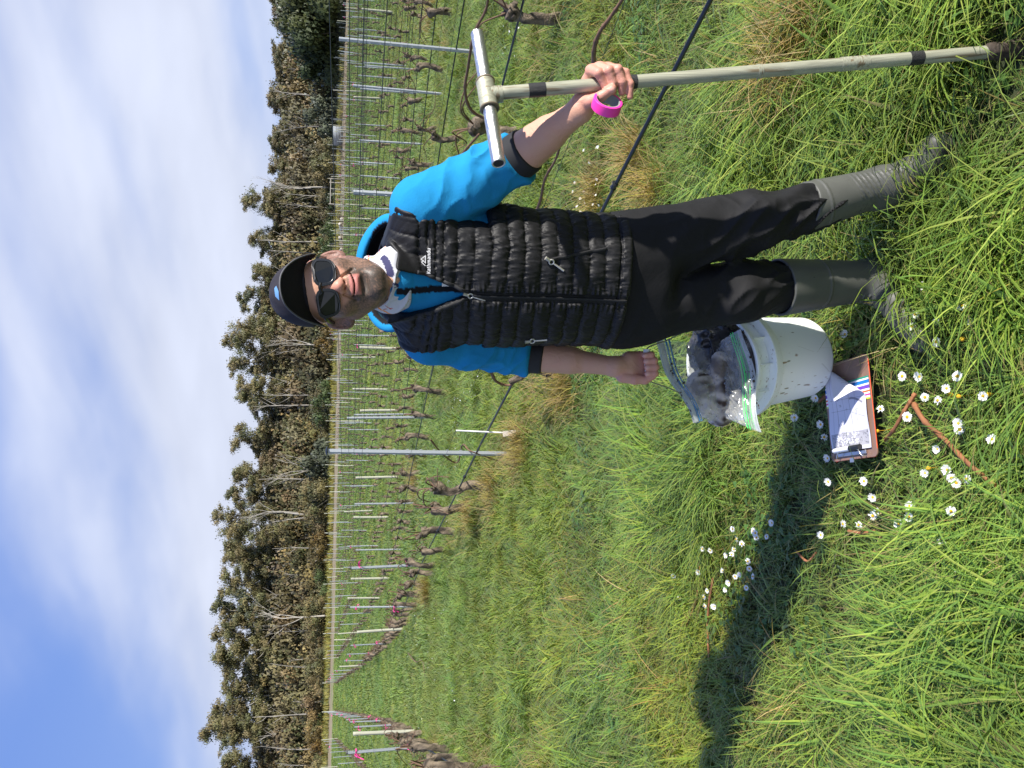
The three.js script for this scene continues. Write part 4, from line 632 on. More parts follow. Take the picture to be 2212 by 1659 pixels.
// ------------------------------------------------------------------ soil auger
{
  const g = thing('soil_auger', V(0, 0, 0), 'soil auger with shiny T handle and dull grey shaft held by the left hand', 'soil auger');
  const dull = dataTex(128, 512, (u, v) => { const n = tiled(u, v, 10, 5), s = tiled(u, v, 34, 3, 4), rust = step01(0.60, 0.72, n) * 0.55; return [mix(0.66 * (0.8 + 0.35 * s), 0.40, rust), mix(0.66 * (0.8 + 0.35 * s), 0.30, rust), mix(0.58 * (0.8 + 0.35 * s), 0.20, rust)]; }, true);
  const shaftM = std({ name: 'dull galvanised tube', map: dull, roughness: 0.52, metalness: 0.35 }), chrome = std({ name: 'worn bright steel', color: lin(0.78, 0.77, 0.74), roughness: 0.22, metalness: 0.95, bumpMap: fleeceBump, bumpScale: 0.0005 }), tapeM = std({ name: 'black tape', color: lin(0.014, 0.014, 0.015), roughness: 0.5, bumpMap: fabricBump, bumpScale: 0.001 });
  const along = (X) => { const k = onAuger(X, mix(203, 110, (X - 1056) / (2200 - 1056))); return k; }, low = AUG_LOW.clone().addScaledVector(AUG_DIR, 0.25);
  part('shaft', tube([AUG_TOP.clone().addScaledVector(AUG_DIR, 0.01), low], 0.0155, 40, 28), shaftM, g);
  for (const [X, w] of [[1160, 0.040], [1357, 0.040], [1977, 0.034]]) { const c = along(X); part('tape_band', between(c.clone().addScaledVector(AUG_DIR, -w / 2), c.clone().addScaledVector(AUG_DIR, w / 2), 0.0166, 0.0166, 28), tapeM, g); }
  for (const [X, w] of [[1640, 0.006], [1845, 0.035]]) { const c = along(X); part('coupling', between(c.clone().addScaledVector(AUG_DIR, -w), c.clone().addScaledVector(AUG_DIR, w), 0.0167, 0.0167, 28), shaftM, g); }
  const e1 = at(1031, 74, -2.03), e2 = at(1077, 352, -1.865), hd = e2.clone().sub(e1).normalize(), hc = AUG_TOP.clone().sub(e1).dot(hd), c = e1.clone().addScaledVector(hd, hc);
  part('handle_bar', between(e1, e2, 0.0162, 0.0162, 32), chrome, g);
  for (const [e, s] of [[e1, -1], [e2, 1]]) { part('bar_end', moved(new THREE.TorusGeometry(0.0140, 0.0026, 10, 30), e, new THREE.Quaternion().setFromUnitVectors(V(0, 0, 1), hd)), chrome, g); part('end_plug', between(e.clone().addScaledVector(hd, s * 0.0005), e.clone().addScaledVector(hd, s * 0.0016), 0.0135, 0.0135, 24), tapeM, g); }
  part('tee_socket', join([between(c.clone().addScaledVector(hd, -0.040), c.clone().addScaledVector(hd, 0.040), 0.0218, 0.0218, 32), between(c.clone(), c.clone().addScaledVector(AUG_DIR, 0.036), 0.0205, 0.0195, 28)]), shaftM, g);
  part('tee_rim', join([-1, 1].map((s) => moved(new THREE.TorusGeometry(0.0206, 0.0030, 10, 32), c.clone().addScaledVector(hd, s * 0.041), new THREE.Quaternion().setFromUnitVectors(V(0, 0, 1), hd)))), std({ color: lin(0.20, 0.16, 0.11), roughness: 0.7, metalness: 0.3 }), g);
  // the boring head at the ground, dark with soil
  const headTop = AUG_LOW.clone().addScaledVector(AUG_DIR, -0.075), sd = (x, y, z) => cone(headTop, low, 0.020, 0.046)(x, y, z) - 0.012 * (fbm(x * 45, y * 45, z * 45, 4) - 0.4);
  part('boring_head', mesher(sd, headTop.clone().subScalar(0.07).setY(-0.08), headTop.clone().addScalar(0.08), 0.004, (x, y, z) => { const k = 0.5 + fbm(x * 60, y * 60, z * 60, 3); return [0.045 * k, 0.032 * k, 0.022 * k]; }), vineBarkLike(), g);
}
function vineBarkLike() { return std({ name: 'wet soil', vertexColors: true, color: 0xffffff, roughness: 0.8 }); }
// ------------------------------------------------------------------ roll of pink flagging tape hooked on the fingers
{
  const c = LH.P(0.0, 0, 0), p = at(1311, 226, gripL.z + 0.030), ax = LH.r.clone().multiplyScalar(0.80).addScaledVector(LH.f, 0.52).addScaledVector(LH.a, 0.22).normalize(), q = new THREE.Quaternion().setFromUnitVectors(V(0, 1, 0), ax), w = 0.0125;
  const g = thing('tape_roll', p, 'roll of bright pink flagging tape hooked over the fingers on the auger', 'tape roll');
  const prof = (a) => a.map((k) => new THREE.Vector2(k[0], k[1]));
  part('tape', moved(new THREE.LatheGeometry(prof([[0.0285, -w], [0.0335, -w], [0.0350, -w + 0.001], [0.0350, w - 0.001], [0.0335, w], [0.0285, w]]), 56), V(0, 0, 0), q), phys({ color: lin(0.90, 0.045, 0.38), roughness: 0.42 }), g);
  part('core', moved(new THREE.LatheGeometry(prof([[0.0285, -w], [0.0258, -w], [0.0258, w], [0.0285, w]]), 56), V(0, 0, 0), q), std({ color: lin(0.22, 0.23, 0.22), roughness: 0.7 }), g);
}
// ------------------------------------------------------------------ bucket of soil samples
const BA = V(-0.115, 1, 0.33).normalize(), BP = at(1556, 792, -2.45), BS = V(1, 0, 0).addScaledVector(BA, -BA.x).normalize(), BF = BS.clone().cross(BA), bucketQ = new THREE.Quaternion().setFromUnitVectors(V(0, 1, 0), BA);
const inBucket = (s, h, f) => BP.clone().addScaledVector(BS, s).addScaledVector(BA, h).addScaledVector(BF, f);
{
  const g = thing('bucket', BP, 'white plastic bucket with double rim hanging from the right hand, full of sample bags', 'bucket'), v = (a) => a.map((k) => new THREE.Vector2(k[0], k[1])), H = 0.365;
  const c = document.createElement('canvas'); c.width = 1024; c.height = 512; const x = c.getContext('2d'), R = rng(33); x.fillStyle = '#eef2ec'; x.fillRect(0, 0, 1024, 512);
  for (let i = 0; i < 2600; i++) { const y = 512 * Math.pow(R(), 0.7), X = R() * 1024, s = 0.4 + 1.3 * R() ** 4 * 2.5, k = fbm(X * 0.012, y * 0.012, 3, 3); if (k < 0.5) continue; x.fillStyle = `rgba(${90 + R() * 40},${70 + R() * 30},${45 + R() * 20},${0.25 + 0.6 * R()})`; x.beginPath(); x.ellipse(X, y, s, s * (0.6 + R()), R() * 3, 0, 6.3); x.fill(); }
  for (let i = 0; i < 46; i++) { x.strokeStyle = `rgba(140,140,125,${0.12 + 0.2 * R()})`; x.lineWidth = 0.6 + R(); const X = R() * 1024, y = R() * 512; x.beginPath(); x.moveTo(X, y); x.lineTo(X + (R() - 0.5) * 90, y + (R() - 0.5) * 50); x.stroke(); }
  const t = new THREE.CanvasTexture(c); t.colorSpace = THREE.SRGBColorSpace; t.wrapS = THREE.RepeatWrapping;
  const pl = phys({ name: 'white polythene', map: t, roughness: 0.38, specularIntensity: 0.55 });
  const M4 = (geo) => moved(geo, V(0, 0, 0), bucketQ);
  part('wall', M4(new THREE.LatheGeometry(v([[0, -H], [0.118, -H], [0.1285, -H + 0.004], [0.1325, -H + 0.014], [0.1485, -0.062], [0.1495, -0.03], [0.1510, -0.012]]), 72)), pl, g);
  part('lining', M4(new THREE.LatheGeometry(v([[0.1485, -0.004], [0.1465, -0.05], [0.130, -H + 0.02], [0, -H + 0.012]]), 72)), pl, g);
  part('rim', M4(new THREE.LatheGeometry(v([[0.1485, -0.004], [0.1500, 0.0005], [0.1580, 0.0005], [0.1600, -0.002], [0.1595, -0.013], [0.1570, -0.016], [0.1510, -0.012]]), 72)), pl, g);
  part('flange', M4(new THREE.LatheGeometry(v([[0.1490, -0.058], [0.1730, -0.059], [0.1755, -0.062], [0.1745, -0.066], [0.1690, -0.092], [0.1670, -0.092], [0.1700, -0.068], [0.1480, -0.065]]), 72)), pl, g);
  for (let i = 0; i < 12; i++) { const a = i / 12 * 6.283; part('gusset', M4(new THREE.BoxGeometry(0.014, 0.044, 0.0018).translate(0.156, -0.036, 0).rotateY(a)), pl, g); }
  const earL = inBucket(-0.168, -0.058, 0.012).sub(BP), earR = inBucket(0.168, -0.058, 0.012).sub(BP), gp = gripR.clone().addScaledVector(RH.f, 0.001).sub(BP), s = RH.s, gl = gp.clone().addScaledVector(s, 0.044), gr = gp.clone().addScaledVector(s, -0.044);
  for (const w of [tube([earL, earL.clone().lerp(gl, 0.12).addScaledVector(BS, -0.018), earL.clone().lerp(gl, 0.75), gl, gl.clone().lerp(gr, 0.2)], 0.0019, 40, 8), tube([earR, earR.clone().lerp(gr, 0.12).addScaledVector(BS, 0.018), earR.clone().lerp(gr, 0.75), gr, gr.clone().lerp(gl, 0.2)], 0.0019, 40, 8)]) part('bail', w, std({ color: lin(0.30, 0.30, 0.29), roughness: 0.4, metalness: 0.7 }), g);
  part('grip', between(gl, gr, 0.0098, 0.0098, 20), pl, g);
  for (const [e, d] of [[earL, -1], [earR, 1]]) part('ear', moved(new THREE.CylinderGeometry(0.014, 0.016, 0.012, 20).rotateZ(Math.PI / 2), e.clone().addScaledVector(BS, -d * 0.006), bucketQ), pl, g);
}
// sample bags: clear film, zip strips, soil within
{
  const film = phys({ name: 'clear bag film', color: lin(0.96, 0.965, 0.97), roughness: 0.10, transmission: 0.86, thickness: 0, ior: 1.45, side: THREE.DoubleSide, specularIntensity: 1 });
  const hazy = phys({ name: 'smeared bag film', color: lin(0.93, 0.93, 0.91), roughness: 0.14, transmission: 0.86, thickness: 0, side: THREE.DoubleSide });
  const soilM = std({ name: 'soil', vertexColors: true, color: 0xffffff, roughness: 0.85 });
  const soil = (list, seed, a = 0.012) => { const f0 = list.map(([p, r]) => ell(p, r)), f = (x, y, z) => { let d = 1; for (const q of f0) d = smin(d, q(x, y, z), 0.02); return d > 0.06 ? d : d - a * 2 * (fbm(x * 28 + seed, y * 28, z * 28, 4) - 0.5) - 0.004 * ridge(noise(x * 90, y * 90, z * 90)); }; const [lo, hi] = boxOf(list.map((q) => q[0]), 0.14); return mesher(f, lo, hi, 0.0045, (x, y, z) => { const n = fbm(x * 40 + seed, y * 40, z * 40, 4), w = step01(0.60, 0.72, fbm(x * 22, y * 22 + 9, z * 22, 3)), k = 0.55 + 0.9 * n; const p = step01(0.44, 0.60, fbm(x * 16 + 4, y * 16, z * 16, 3)) * 0.9; return [mix(mix(0.15 * k, 0.52, p), 0.045, w), mix(mix(0.125 * k, 0.46, p), 0.028, w), mix(mix(0.105 * k, 0.40, p), 0.018, w)]; }); };
  const R = rng(1234);
  function pouch(tl, tr, bl, br, bulge, seed, n = 34) {       // tl-tr is the mouth
    const P = [], I = [], nrm = tr.clone().sub(tl).cross(bl.clone().sub(tl)).normalize();
    for (const s of [1, -1]) for (let j = 0; j <= n; j++) for (let i = 0; i <= n; i++) {
      const u = i / n, v = j / n, p = tl.clone().lerp(tr, u).lerp(bl.clone().lerp(br, u), v), e = Math.pow(Math.sin(Math.PI * u), 0.55) * Math.pow(Math.sin(Math.PI * Math.min(1, v * 0.86 + 0.07)), 0.8) * Math.pow(v, 0.45);
      const cr = (ridge(noise(u * 6 + seed, v * 5 + s, 3)) - 0.35) * 0.016 + (ridge(noise(u * 14 + v * 6, v * 11 - u * 7 + s * 3, seed)) - 0.35) * 0.013 + (ridge(noise(u * 23 - v * 9, v * 19 + u * 5 + s * 3, seed + 4)) - 0.35) * 0.006, wave = 0.012 * Math.sin(u * 7 + seed) * (1 - v);
      p.addScaledVector(nrm, s * (bulge * e + 0.0012) + (cr * (0.25 + e) * s + wave) ); P.push(p.x, p.y, p.z);
      if (i < n && j < n) { const a = (s === 1 ? 0 : (n + 1) ** 2) + j * (n + 1) + i; s === 1 ? I.push(a, a + 1, a + n + 1, a + 1, a + n + 2, a + n + 1) : I.push(a, a + n + 1, a + 1, a + 1, a + n + 1, a + n + 2); }
    }
    const strip = (v0, v1, off, lift) => { const Q = [], J = []; for (let i = 0; i <= n; i++) for (const v of [v0, v1]) { const u = i / n, p = tl.clone().lerp(tr, u).lerp(bl.clone().lerp(br, u), v); p.addScaledVector(nrm, off * lift + 0.012 * Math.sin(u * 7 + seed) * (1 - v)); Q.push(p.x, p.y, p.z); } for (let i = 0; i < n; i++) { const a = i * 2; J.push(a, a + 1, a + 2, a + 1, a + 3, a + 2); } return geoFrom(Q, J); };
    return { film: geoFrom(P, I), strip };
  }
  const specks = (name, tl, tr, bl, br, n, parent, off) => { const nrm = tr.clone().sub(tl).cross(bl.clone().sub(tl)).normalize(), L = []; for (let i = 0; i < n; i++) { const u = R(), v = R() * R() * 0.6, p = tl.clone().lerp(tr, u).lerp(bl.clone().lerp(br, u), v).addScaledVector(nrm, off + 0.012 * Math.sin(u * 7) * 0.2); L.push(moved(new THREE.IcosahedronGeometry(0.0016 + 0.0035 * R() ** 3, 0), p, null, V(1, 0.7, 0.8))); } const m = part(name, join(L), std({ color: lin(0.05, 0.033, 0.022), roughness: 0.9 }), parent); m.userData.kind = 'stuff'; };
  const blue = std({ name: 'blue zip', color: lin(0.03, 0.24, 0.62), roughness: 0.4 }), green = std({ name: 'green zip', color: lin(0.08, 0.72, 0.13), roughness: 0.4 }), white = phys({ color: lin(0.70, 0.74, 0.76), roughness: 0.4, transmission: 0.35, thickness: 0, side: THREE.DoubleSide });
  { const tl = at(1413, 736, -2.43), tr = at(1497, 914, -2.34), bl = at(1575, 748, -2.52), br = at(1592, 905, -2.44), q = pouch(tl, tr, bl, br, 0.055, 2), g = thing('sample_bag', V(0, 0, 0), 'clear zip bag with blue zip standing up in the bucket, full of grey soil', 'plastic bag');
    part('film', q.film, film, g); for (const [a, b] of [[0.085, 0.11], [0.13, 0.155]]) for (const s of [1, -1]) part('zip', q.strip(a, b, s, 0.0075), blue, g); for (const s of [1, -1]) part('lip', q.strip(0.0, 0.08, s, 0.0045), white, g); specks('soil_fleck', tl, tr, bl, br, 90, g, 0.008);
    part('soil', soil([[at(1522, 850, -2.43), [0.070, 0.062, 0.055]], [at(1556, 835, -2.45), [0.075, 0.055, 0.05]], [at(1560, 885, -2.42), [0.05, 0.045, 0.045]]], 3), soilM, g); }
  { const tl = at(1604, 711, -2.325), tr = at(1646, 934, -2.255), bl = at(1548, 742, -2.44), br = at(1568, 903, -2.37), q = pouch(tl, tr, bl, br, 0.020, 5), g = thing('sample_bag', V(0, 0, 0), 'clear zip bag with bright green zip draped over the front of the bucket rim', 'plastic bag');
    part('film', q.film, hazy, g); for (const [a, b] of [[0.19, 0.225], [0.27, 0.305]]) for (const s of [1, -1]) part('zip', q.strip(a, b, s, 0.0085), green, g); part('lip', q.strip(0.0, 0.15, 1, 0.0045), white, g); specks('soil_fleck', tl, tr, bl, br, 60, g, 0.008);
    part('soil', soil([[at(1556, 800, -2.40), [0.060, 0.030, 0.03]], [at(1560, 850, -2.385), [0.05, 0.03, 0.03]]], 8, 0.008), soilM, g); }
  { const c = inBucket(0.055, -0.015, -0.045), f = (x, y, z) => { const d = ell(c, [0.085, 0.065, 0.075])(x, y, z); return d > 0.06 ? d : d - 0.022 * (ridge(noise(x * 20, y * 20, z * 20)) - 0.4) - 0.010 * (ridge(noise(x * 45, y * 45 + 3, z * 45)) - 0.4); };
    single('black_bag', mesher(f, c.clone().subScalar(0.13), c.clone().addScalar(0.13), 0.004), phys({ name: 'black film', color: lin(0.035, 0.034, 0.036), roughness: 0.22, specularIntensity: 1 }), 'crumpled black plastic bag in the bucket next to the leg', 'plastic bag'); }
  { const tl = inBucket(-0.01, 0.035, -0.06), tr = inBucket(0.075, 0.0, 0.055), bl = inBucket(-0.005, -0.08, -0.06), br = inBucket(0.07, -0.09, 0.06), q = pouch(tl, tr, bl, br, 0.022, 9, 20), g = thing('sample_bag', V(0, 0, 0), 'small clear bag with blue zip wedged between the soil bag and the black bag', 'plastic bag'); part('film', q.film, hazy, g); for (const [a, b] of [[0.06, 0.12], [0.18, 0.24]]) for (const s of [1, -1]) part('zip', q.strip(a, b, s, 0.007), blue, g); }
  { const c = inBucket(0, -0.11, 0); single('sample_heap', soil([[c, [0.13, 0.05, 0.13]]], 21), soilM, 'heap of soil filling the bucket below the bags', 'soil'); }
}
// ------------------------------------------------------------------ clipboard in the grass
{
  const C0 = V(-0.065, 0.075, -2.385), U = V(0.985, 0.02, -0.165).normalize(), W = V(0.36, 0.0, 0.93); W.addScaledVector(U, -W.dot(U)).normalize(); const Nn = W.clone().cross(U).normalize(); if (Nn.y < 0) Nn.negate();
  const g = thing('clipboard', V(0, 0, 0), 'brown see-through clipboard with a printed plan lying in the grass among daisies', 'clipboard'); g.matrixAutoUpdate = true; const fr = new Frame(C0, U, Nn, W);
  const L = 0.155, B = 0.120, P = (u, n, w) => fr.world(u, n, w), place = (geo) => { geo.applyMatrix4(fr.matrix()); if (fr.x.clone().cross(fr.y).dot(fr.z) < 0) { const i = geo.index; if (i) for (let k = 0; k < i.count; k += 3) { const a = i.getX(k); i.setX(k, i.getX(k + 1)); i.setX(k + 1, a); } } geo.computeVertexNormals(); return geo; };
  const s = new THREE.Shape(), r = 0.016; s.moveTo(-L + r, -B); s.lineTo(L - r, -B); s.quadraticCurveTo(L, -B, L, -B + r); s.lineTo(L, B - r); s.quadraticCurveTo(L, B, L - r, B); s.lineTo(-L + r, B); s.quadraticCurveTo(-L, B, -L, B - r); s.lineTo(-L, -B + r); s.quadraticCurveTo(-L, -B, -L + r, -B);
  part('board', place(new THREE.ExtrudeGeometry(s, { depth: 0.003, bevelEnabled: true, bevelSize: 0.001, bevelThickness: 0.001, bevelSegments: 2 }).rotateX(Math.PI / 2)), phys({ name: 'brown acrylic', color: lin(0.32, 0.19, 0.14), roughness: 0.16, transmission: 0.25, thickness: 0 }), g);
  { const e = []; for (let i = 0; i <= 40; i++) { const p = s.getPoint(i / 40); e.push(P(p.x, -0.0015, p.y)); } part('board_edge', tube(e, 0.0017, 120, 6, null, false), phys({ color: lin(0.85, 0.10, 0.03), roughness: 0.3 }), g); }
  // striped folder below the paper
  const stripes = canvasMat(64, 256, (x, w, h) => { const cs = ['#1d8f78', '#f2f2f2', '#1c74c9', '#1c74c9', '#f2f2f2', '#6a3fb0', '#6a3fb0', '#f2f2f2', '#f0672c', '#f2f2f2', '#e23a97', '#f2f2f2', '#c9d84a']; cs.forEach((q, i) => { x.fillStyle = q; x.fillRect(0, i * h / cs.length, w, h / cs.length + 1); }); }, { roughness: 0.5 });
  { const Q = [], T = [], I = []; for (const [u, v] of [[0.088, 1], [0.018, 0]]) for (const w of [-B * 0.985, B * 0.985]) { const p = P(u, 0.0022, w); Q.push(p.x, p.y, p.z); T.push(w > 0 ? 1 : 0, v); } I.push(0, 1, 2, 1, 3, 2); part('striped_folder', geoFrom(Q, I, { uv: T }), stripes, g); }
  const plan = canvasMat(1024, 1448, (x, w, h) => {
    x.fillStyle = '#d2d1de'; x.fillRect(0, 0, w, h); const R = rng(61); x.fillStyle = 'rgba(120,118,140,0.35)'; for (let i = 0; i < 900; i++) x.fillRect(R() * w, R() * h, 1 + R() * 6, 1 + R() * 3);
    x.fillStyle = '#a7a6ae'; x.fillRect(40, 60, w - 80, 250); x.fillStyle = '#77767e'; for (let i = 0; i < 160; i++) x.fillRect(60 + R() * (w - 130), 70 + R() * 230, 6 + R() * 26, 6 + R() * 18); x.fillStyle = '#f4f4f6'; for (let i = 0; i < 70; i++) x.fillRect(160 + R() * 560, 90 + R() * 190, 6 + R() * 34, 6 + R() * 22);
    x.strokeStyle = '#33323a'; x.lineWidth = 5; for (const X of [250, 620]) { x.beginPath(); x.moveTo(X, 300); x.lineTo(X - 30, h - 120); x.stroke(); } x.lineWidth = 3; for (const [a, b, c, d] of [[130, 330, 120, 1320], [430, 340, 400, 1320], [760, 330, 740, 1280], [60, 900, 950, 860], [70, 700, 640, 690], [620, 640, 960, 520]]) { x.beginPath(); x.moveTo(a, b); x.lineTo(c, d); x.stroke(); }
    x.strokeStyle = '#8b8a95'; x.lineWidth = 34; x.beginPath(); x.moveTo(620, 860); x.quadraticCurveTo(700, 900, 930, 760); x.stroke();
    x.fillStyle = '#1c1b20'; for (const [X, Y] of [[300, 905], [300, 975], [350, 1045], [285, 1060], [345, 1125], [280, 1140], [335, 1205]]) x.fillRect(X, Y, 52, 58); x.fillStyle = '#9b8a7a'; x.fillRect(240, 1260, 52, 52);
    x.fillStyle = '#1c1b20'; x.font = 'bold 46px sans-serif'; x.fillText('12', 250, 905); x.fillText('11', 250, 970); x.font = 'italic 52px serif'; for (const [t, X, Y] of [['5 4 6', 250, 470], ['4 5 11', 310, 520], ['26', 300, 800], ['13 11', 520, 1130], ['5 4 2', 540, 1190], ['468', 300, 330]]) x.fillText(t, X, Y);
    x.strokeStyle = '#3a3942'; x.lineWidth = 3; x.beginPath(); x.moveTo(500, 660); x.lineTo(500, 740); x.moveTo(460, 700); x.lineTo(540, 700); x.stroke();
  }, { roughness: 0.6, side: THREE.DoubleSide });
  { // sheet with one corner curling back over itself
    const Q = [], T = [], I = [], n = 40; const u0 = -0.128, u1 = 0.138, wB = 0.103;
    for (let j = 0; j <= n; j++) for (let i = 0; i <= n; i++) { const u = mix(u0, u1, j / n), w = mix(-wB, wB, i / n); let a = u - 0.070 + 0.62 * (w - 0.02), pu = u, pw = w, h = 0.0070 + 0.0022 * Math.sin(u * 38 + w * 22) + 0.0010 * Math.sin(w * 60); const du = 0.861, dw = 0.508, d = u * du + w * dw - 0.070; if (d > 0) { const r = 0.019, th = Math.min(d / r, 2.6), rest = d - th * r, s1 = r * Math.sin(th) + Math.max(0, rest) * Math.cos(th), hh = r * (1 - Math.cos(th)) + Math.max(0, rest) * Math.sin(th); pu = u - du * (d - s1); pw = w - dw * (d - s1); h += hh; } const p = P(pu, h, pw); Q.push(p.x, p.y, p.z); T.push(i / n, 1 - j / n); if (i < n && j < n) { const k = j * (n + 1) + i; I.push(k, k + 1, k + n + 1, k + 1, k + n + 2, k + n + 1); } }
    part('paper', geoFrom(Q, I, { uv: T }), plan, g);
  }
  const met = std({ color: lin(0.6, 0.6, 0.6), roughness: 0.25, metalness: 0.9 });
  part('clip', join([place(new RoundedBoxGeometry(0.012, 0.004, 0.150, 3, 0.0018).translate(-0.138, 0.0052, 0.0)), tube([P(-0.150, 0.004, -0.070), P(-0.148, 0.016, -0.066), P(-0.130, 0.019, -0.05), P(-0.128, 0.019, 0.05), P(-0.148, 0.016, 0.066), P(-0.150, 0.004, 0.070)], 0.0018, 60, 8)]), met, g);
  part('hanging_hole', place(new RoundedBoxGeometry(0.014, 0.002, 0.020, 2, 0.0009).translate(-0.158, 0.001, -0.01)), met, g);
  const pen = thing('marker_pen', V(0, 0, 0), 'white marker pen with black cap held under the clip of the clipboard', 'pen'), pa = P(-0.124, 0.0145, -0.090), pb = P(-0.122, 0.0150, 0.060), pd = pb.clone().sub(pa).normalize();
  part('barrel', between(pa.clone().addScaledVector(pd, 0.010), pa.clone().addScaledVector(pd, 0.098), 0.0078, 0.0080, 20), std({ color: lin(0.74, 0.74, 0.76), roughness: 0.35 }), pen); part('cap', between(pa.clone().addScaledVector(pd, 0.098), pb, 0.0090, 0.0086, 20), blackLike(), pen); part('end_plug', between(pa, pa.clone().addScaledVector(pd, 0.010), 0.0074, 0.0080, 18), blackLike(), pen);
}
function blackLike() { return std({ color: lin(0.012, 0.012, 0.014), roughness: 0.35 }); }
// ------------------------------------------------------------------ vineyard: rows of posts, wires, drip pipe and old vines
const RD = V(-0.3527, 0, -0.9357), RN = V(0.9357, 0, -0.3527);
const rowAt = (n, s) => { const p = RD.clone().multiplyScalar(s).addScaledVector(RN, n); p.y = landY(p.x, p.z); return p; };
const ROWS = [-6.5, -3.62, -0.76, 2.31]; for (let i = 0; i < 27; i++) ROWS.push(4.97 + i * 2.86);
const galv = std({ name: 'galvanised steel', color: lin(0.40, 0.43, 0.46), roughness: 0.42, metalness: 0.55, bumpMap: fleeceBump, bumpScale: 0.0004 });
const palePost = std({ name: 'weathered pine', vertexColors: true, color: 0xffffff, roughness: 0.9 });
const blackPlastic = phys({ name: 'black pipe', color: lin(0.012, 0.015, 0.020), roughness: 0.42 });
const pinkTape = phys({ name: 'pink flagging', color: lin(0.88, 0.06, 0.36), roughness: 0.5, side: THREE.DoubleSide, transmission: 0.2, thickness: 0 });
const barkBump = dataTex(256, 256, (u, v) => [tiled(u, v, 22, 5, 3)]); barkBump.repeat.set(2, 3);
const vineBark = std({ name: 'vine bark', vertexColors: true, color: 0xffffff, roughness: 0.95, bumpMap: barkBump, bumpScale: 0.012 });
const caneMat = std({ name: 'cane bark', vertexColors: true, color: 0xffffff, roughness: 0.8 });
function steelPost(h) {                                      // folded channel with hook slots
  const g = new THREE.Group(), s = new THREE.Shape(), w = 0.024, d = 0.017, t = 0.0028;
  s.moveTo(-w, -d); s.lineTo(-w * 0.72, -d); s.lineTo(-w * 0.42, d - t); s.lineTo(-0.004, d - t); s.lineTo(0, d - 3 * t); s.lineTo(0.004, d - t); s.lineTo(w * 0.42, d - t); s.lineTo(w * 0.72, -d); s.lineTo(w, -d); s.lineTo(w, -d + t); s.lineTo(w * 0.86, -d + t); s.lineTo(w * 0.55, d); s.lineTo(-w * 0.55, d); s.lineTo(-w * 0.86, -d + t); s.lineTo(-w, -d + t); s.closePath();
  part('channel', new THREE.ExtrudeGeometry(s, { depth: h, bevelEnabled: false }).rotateX(-Math.PI / 2), galv, g);
  const hooks = []; for (let y = 0.5; y < h - 0.05; y += 0.13) for (const q of [-1, 1]) hooks.push(new THREE.BoxGeometry(0.006, 0.024, 0.005).translate(q * (w + 0.003), y, -d + 0.002 * 0 + 0.017)); part('hook', join(hooks), galv, g).userData.kind = 'stuff';
  return g;
}
function woodPost(h, r, seed) {
  const g = new THREE.Group(), b = tube([V(0, -0.05, 0), V(0.004, h * 0.5, 0.002), V(0, h, 0)], (t) => r * (1 - 0.05 * t), 20, 14, (t, a) => 0.97 + 0.06 * noise(Math.cos(a) * 3 + seed, Math.sin(a) * 3, t * 4)), p = b.attributes.position, C = [];
  for (let i = 0; i < p.count; i++) { const k = 0.27 + 0.18 * fbm(p.getX(i) * 60 + seed, p.getY(i) * 4, p.getZ(i) * 60, 3); C.push(k, k * 1.0, k * 0.80); }
  b.setAttribute('color', new THREE.Float32BufferAttribute(C, 3)); part('shaft', b, palePost, g); return g;
}
function colored(g, f) { const p = g.attributes.position, C = []; for (let i = 0; i < p.count; i++) C.push(...f(p.getX(i), p.getY(i), p.getZ(i))); g.setAttribute('color', new THREE.Float32BufferAttribute(C, 3)); return g; }
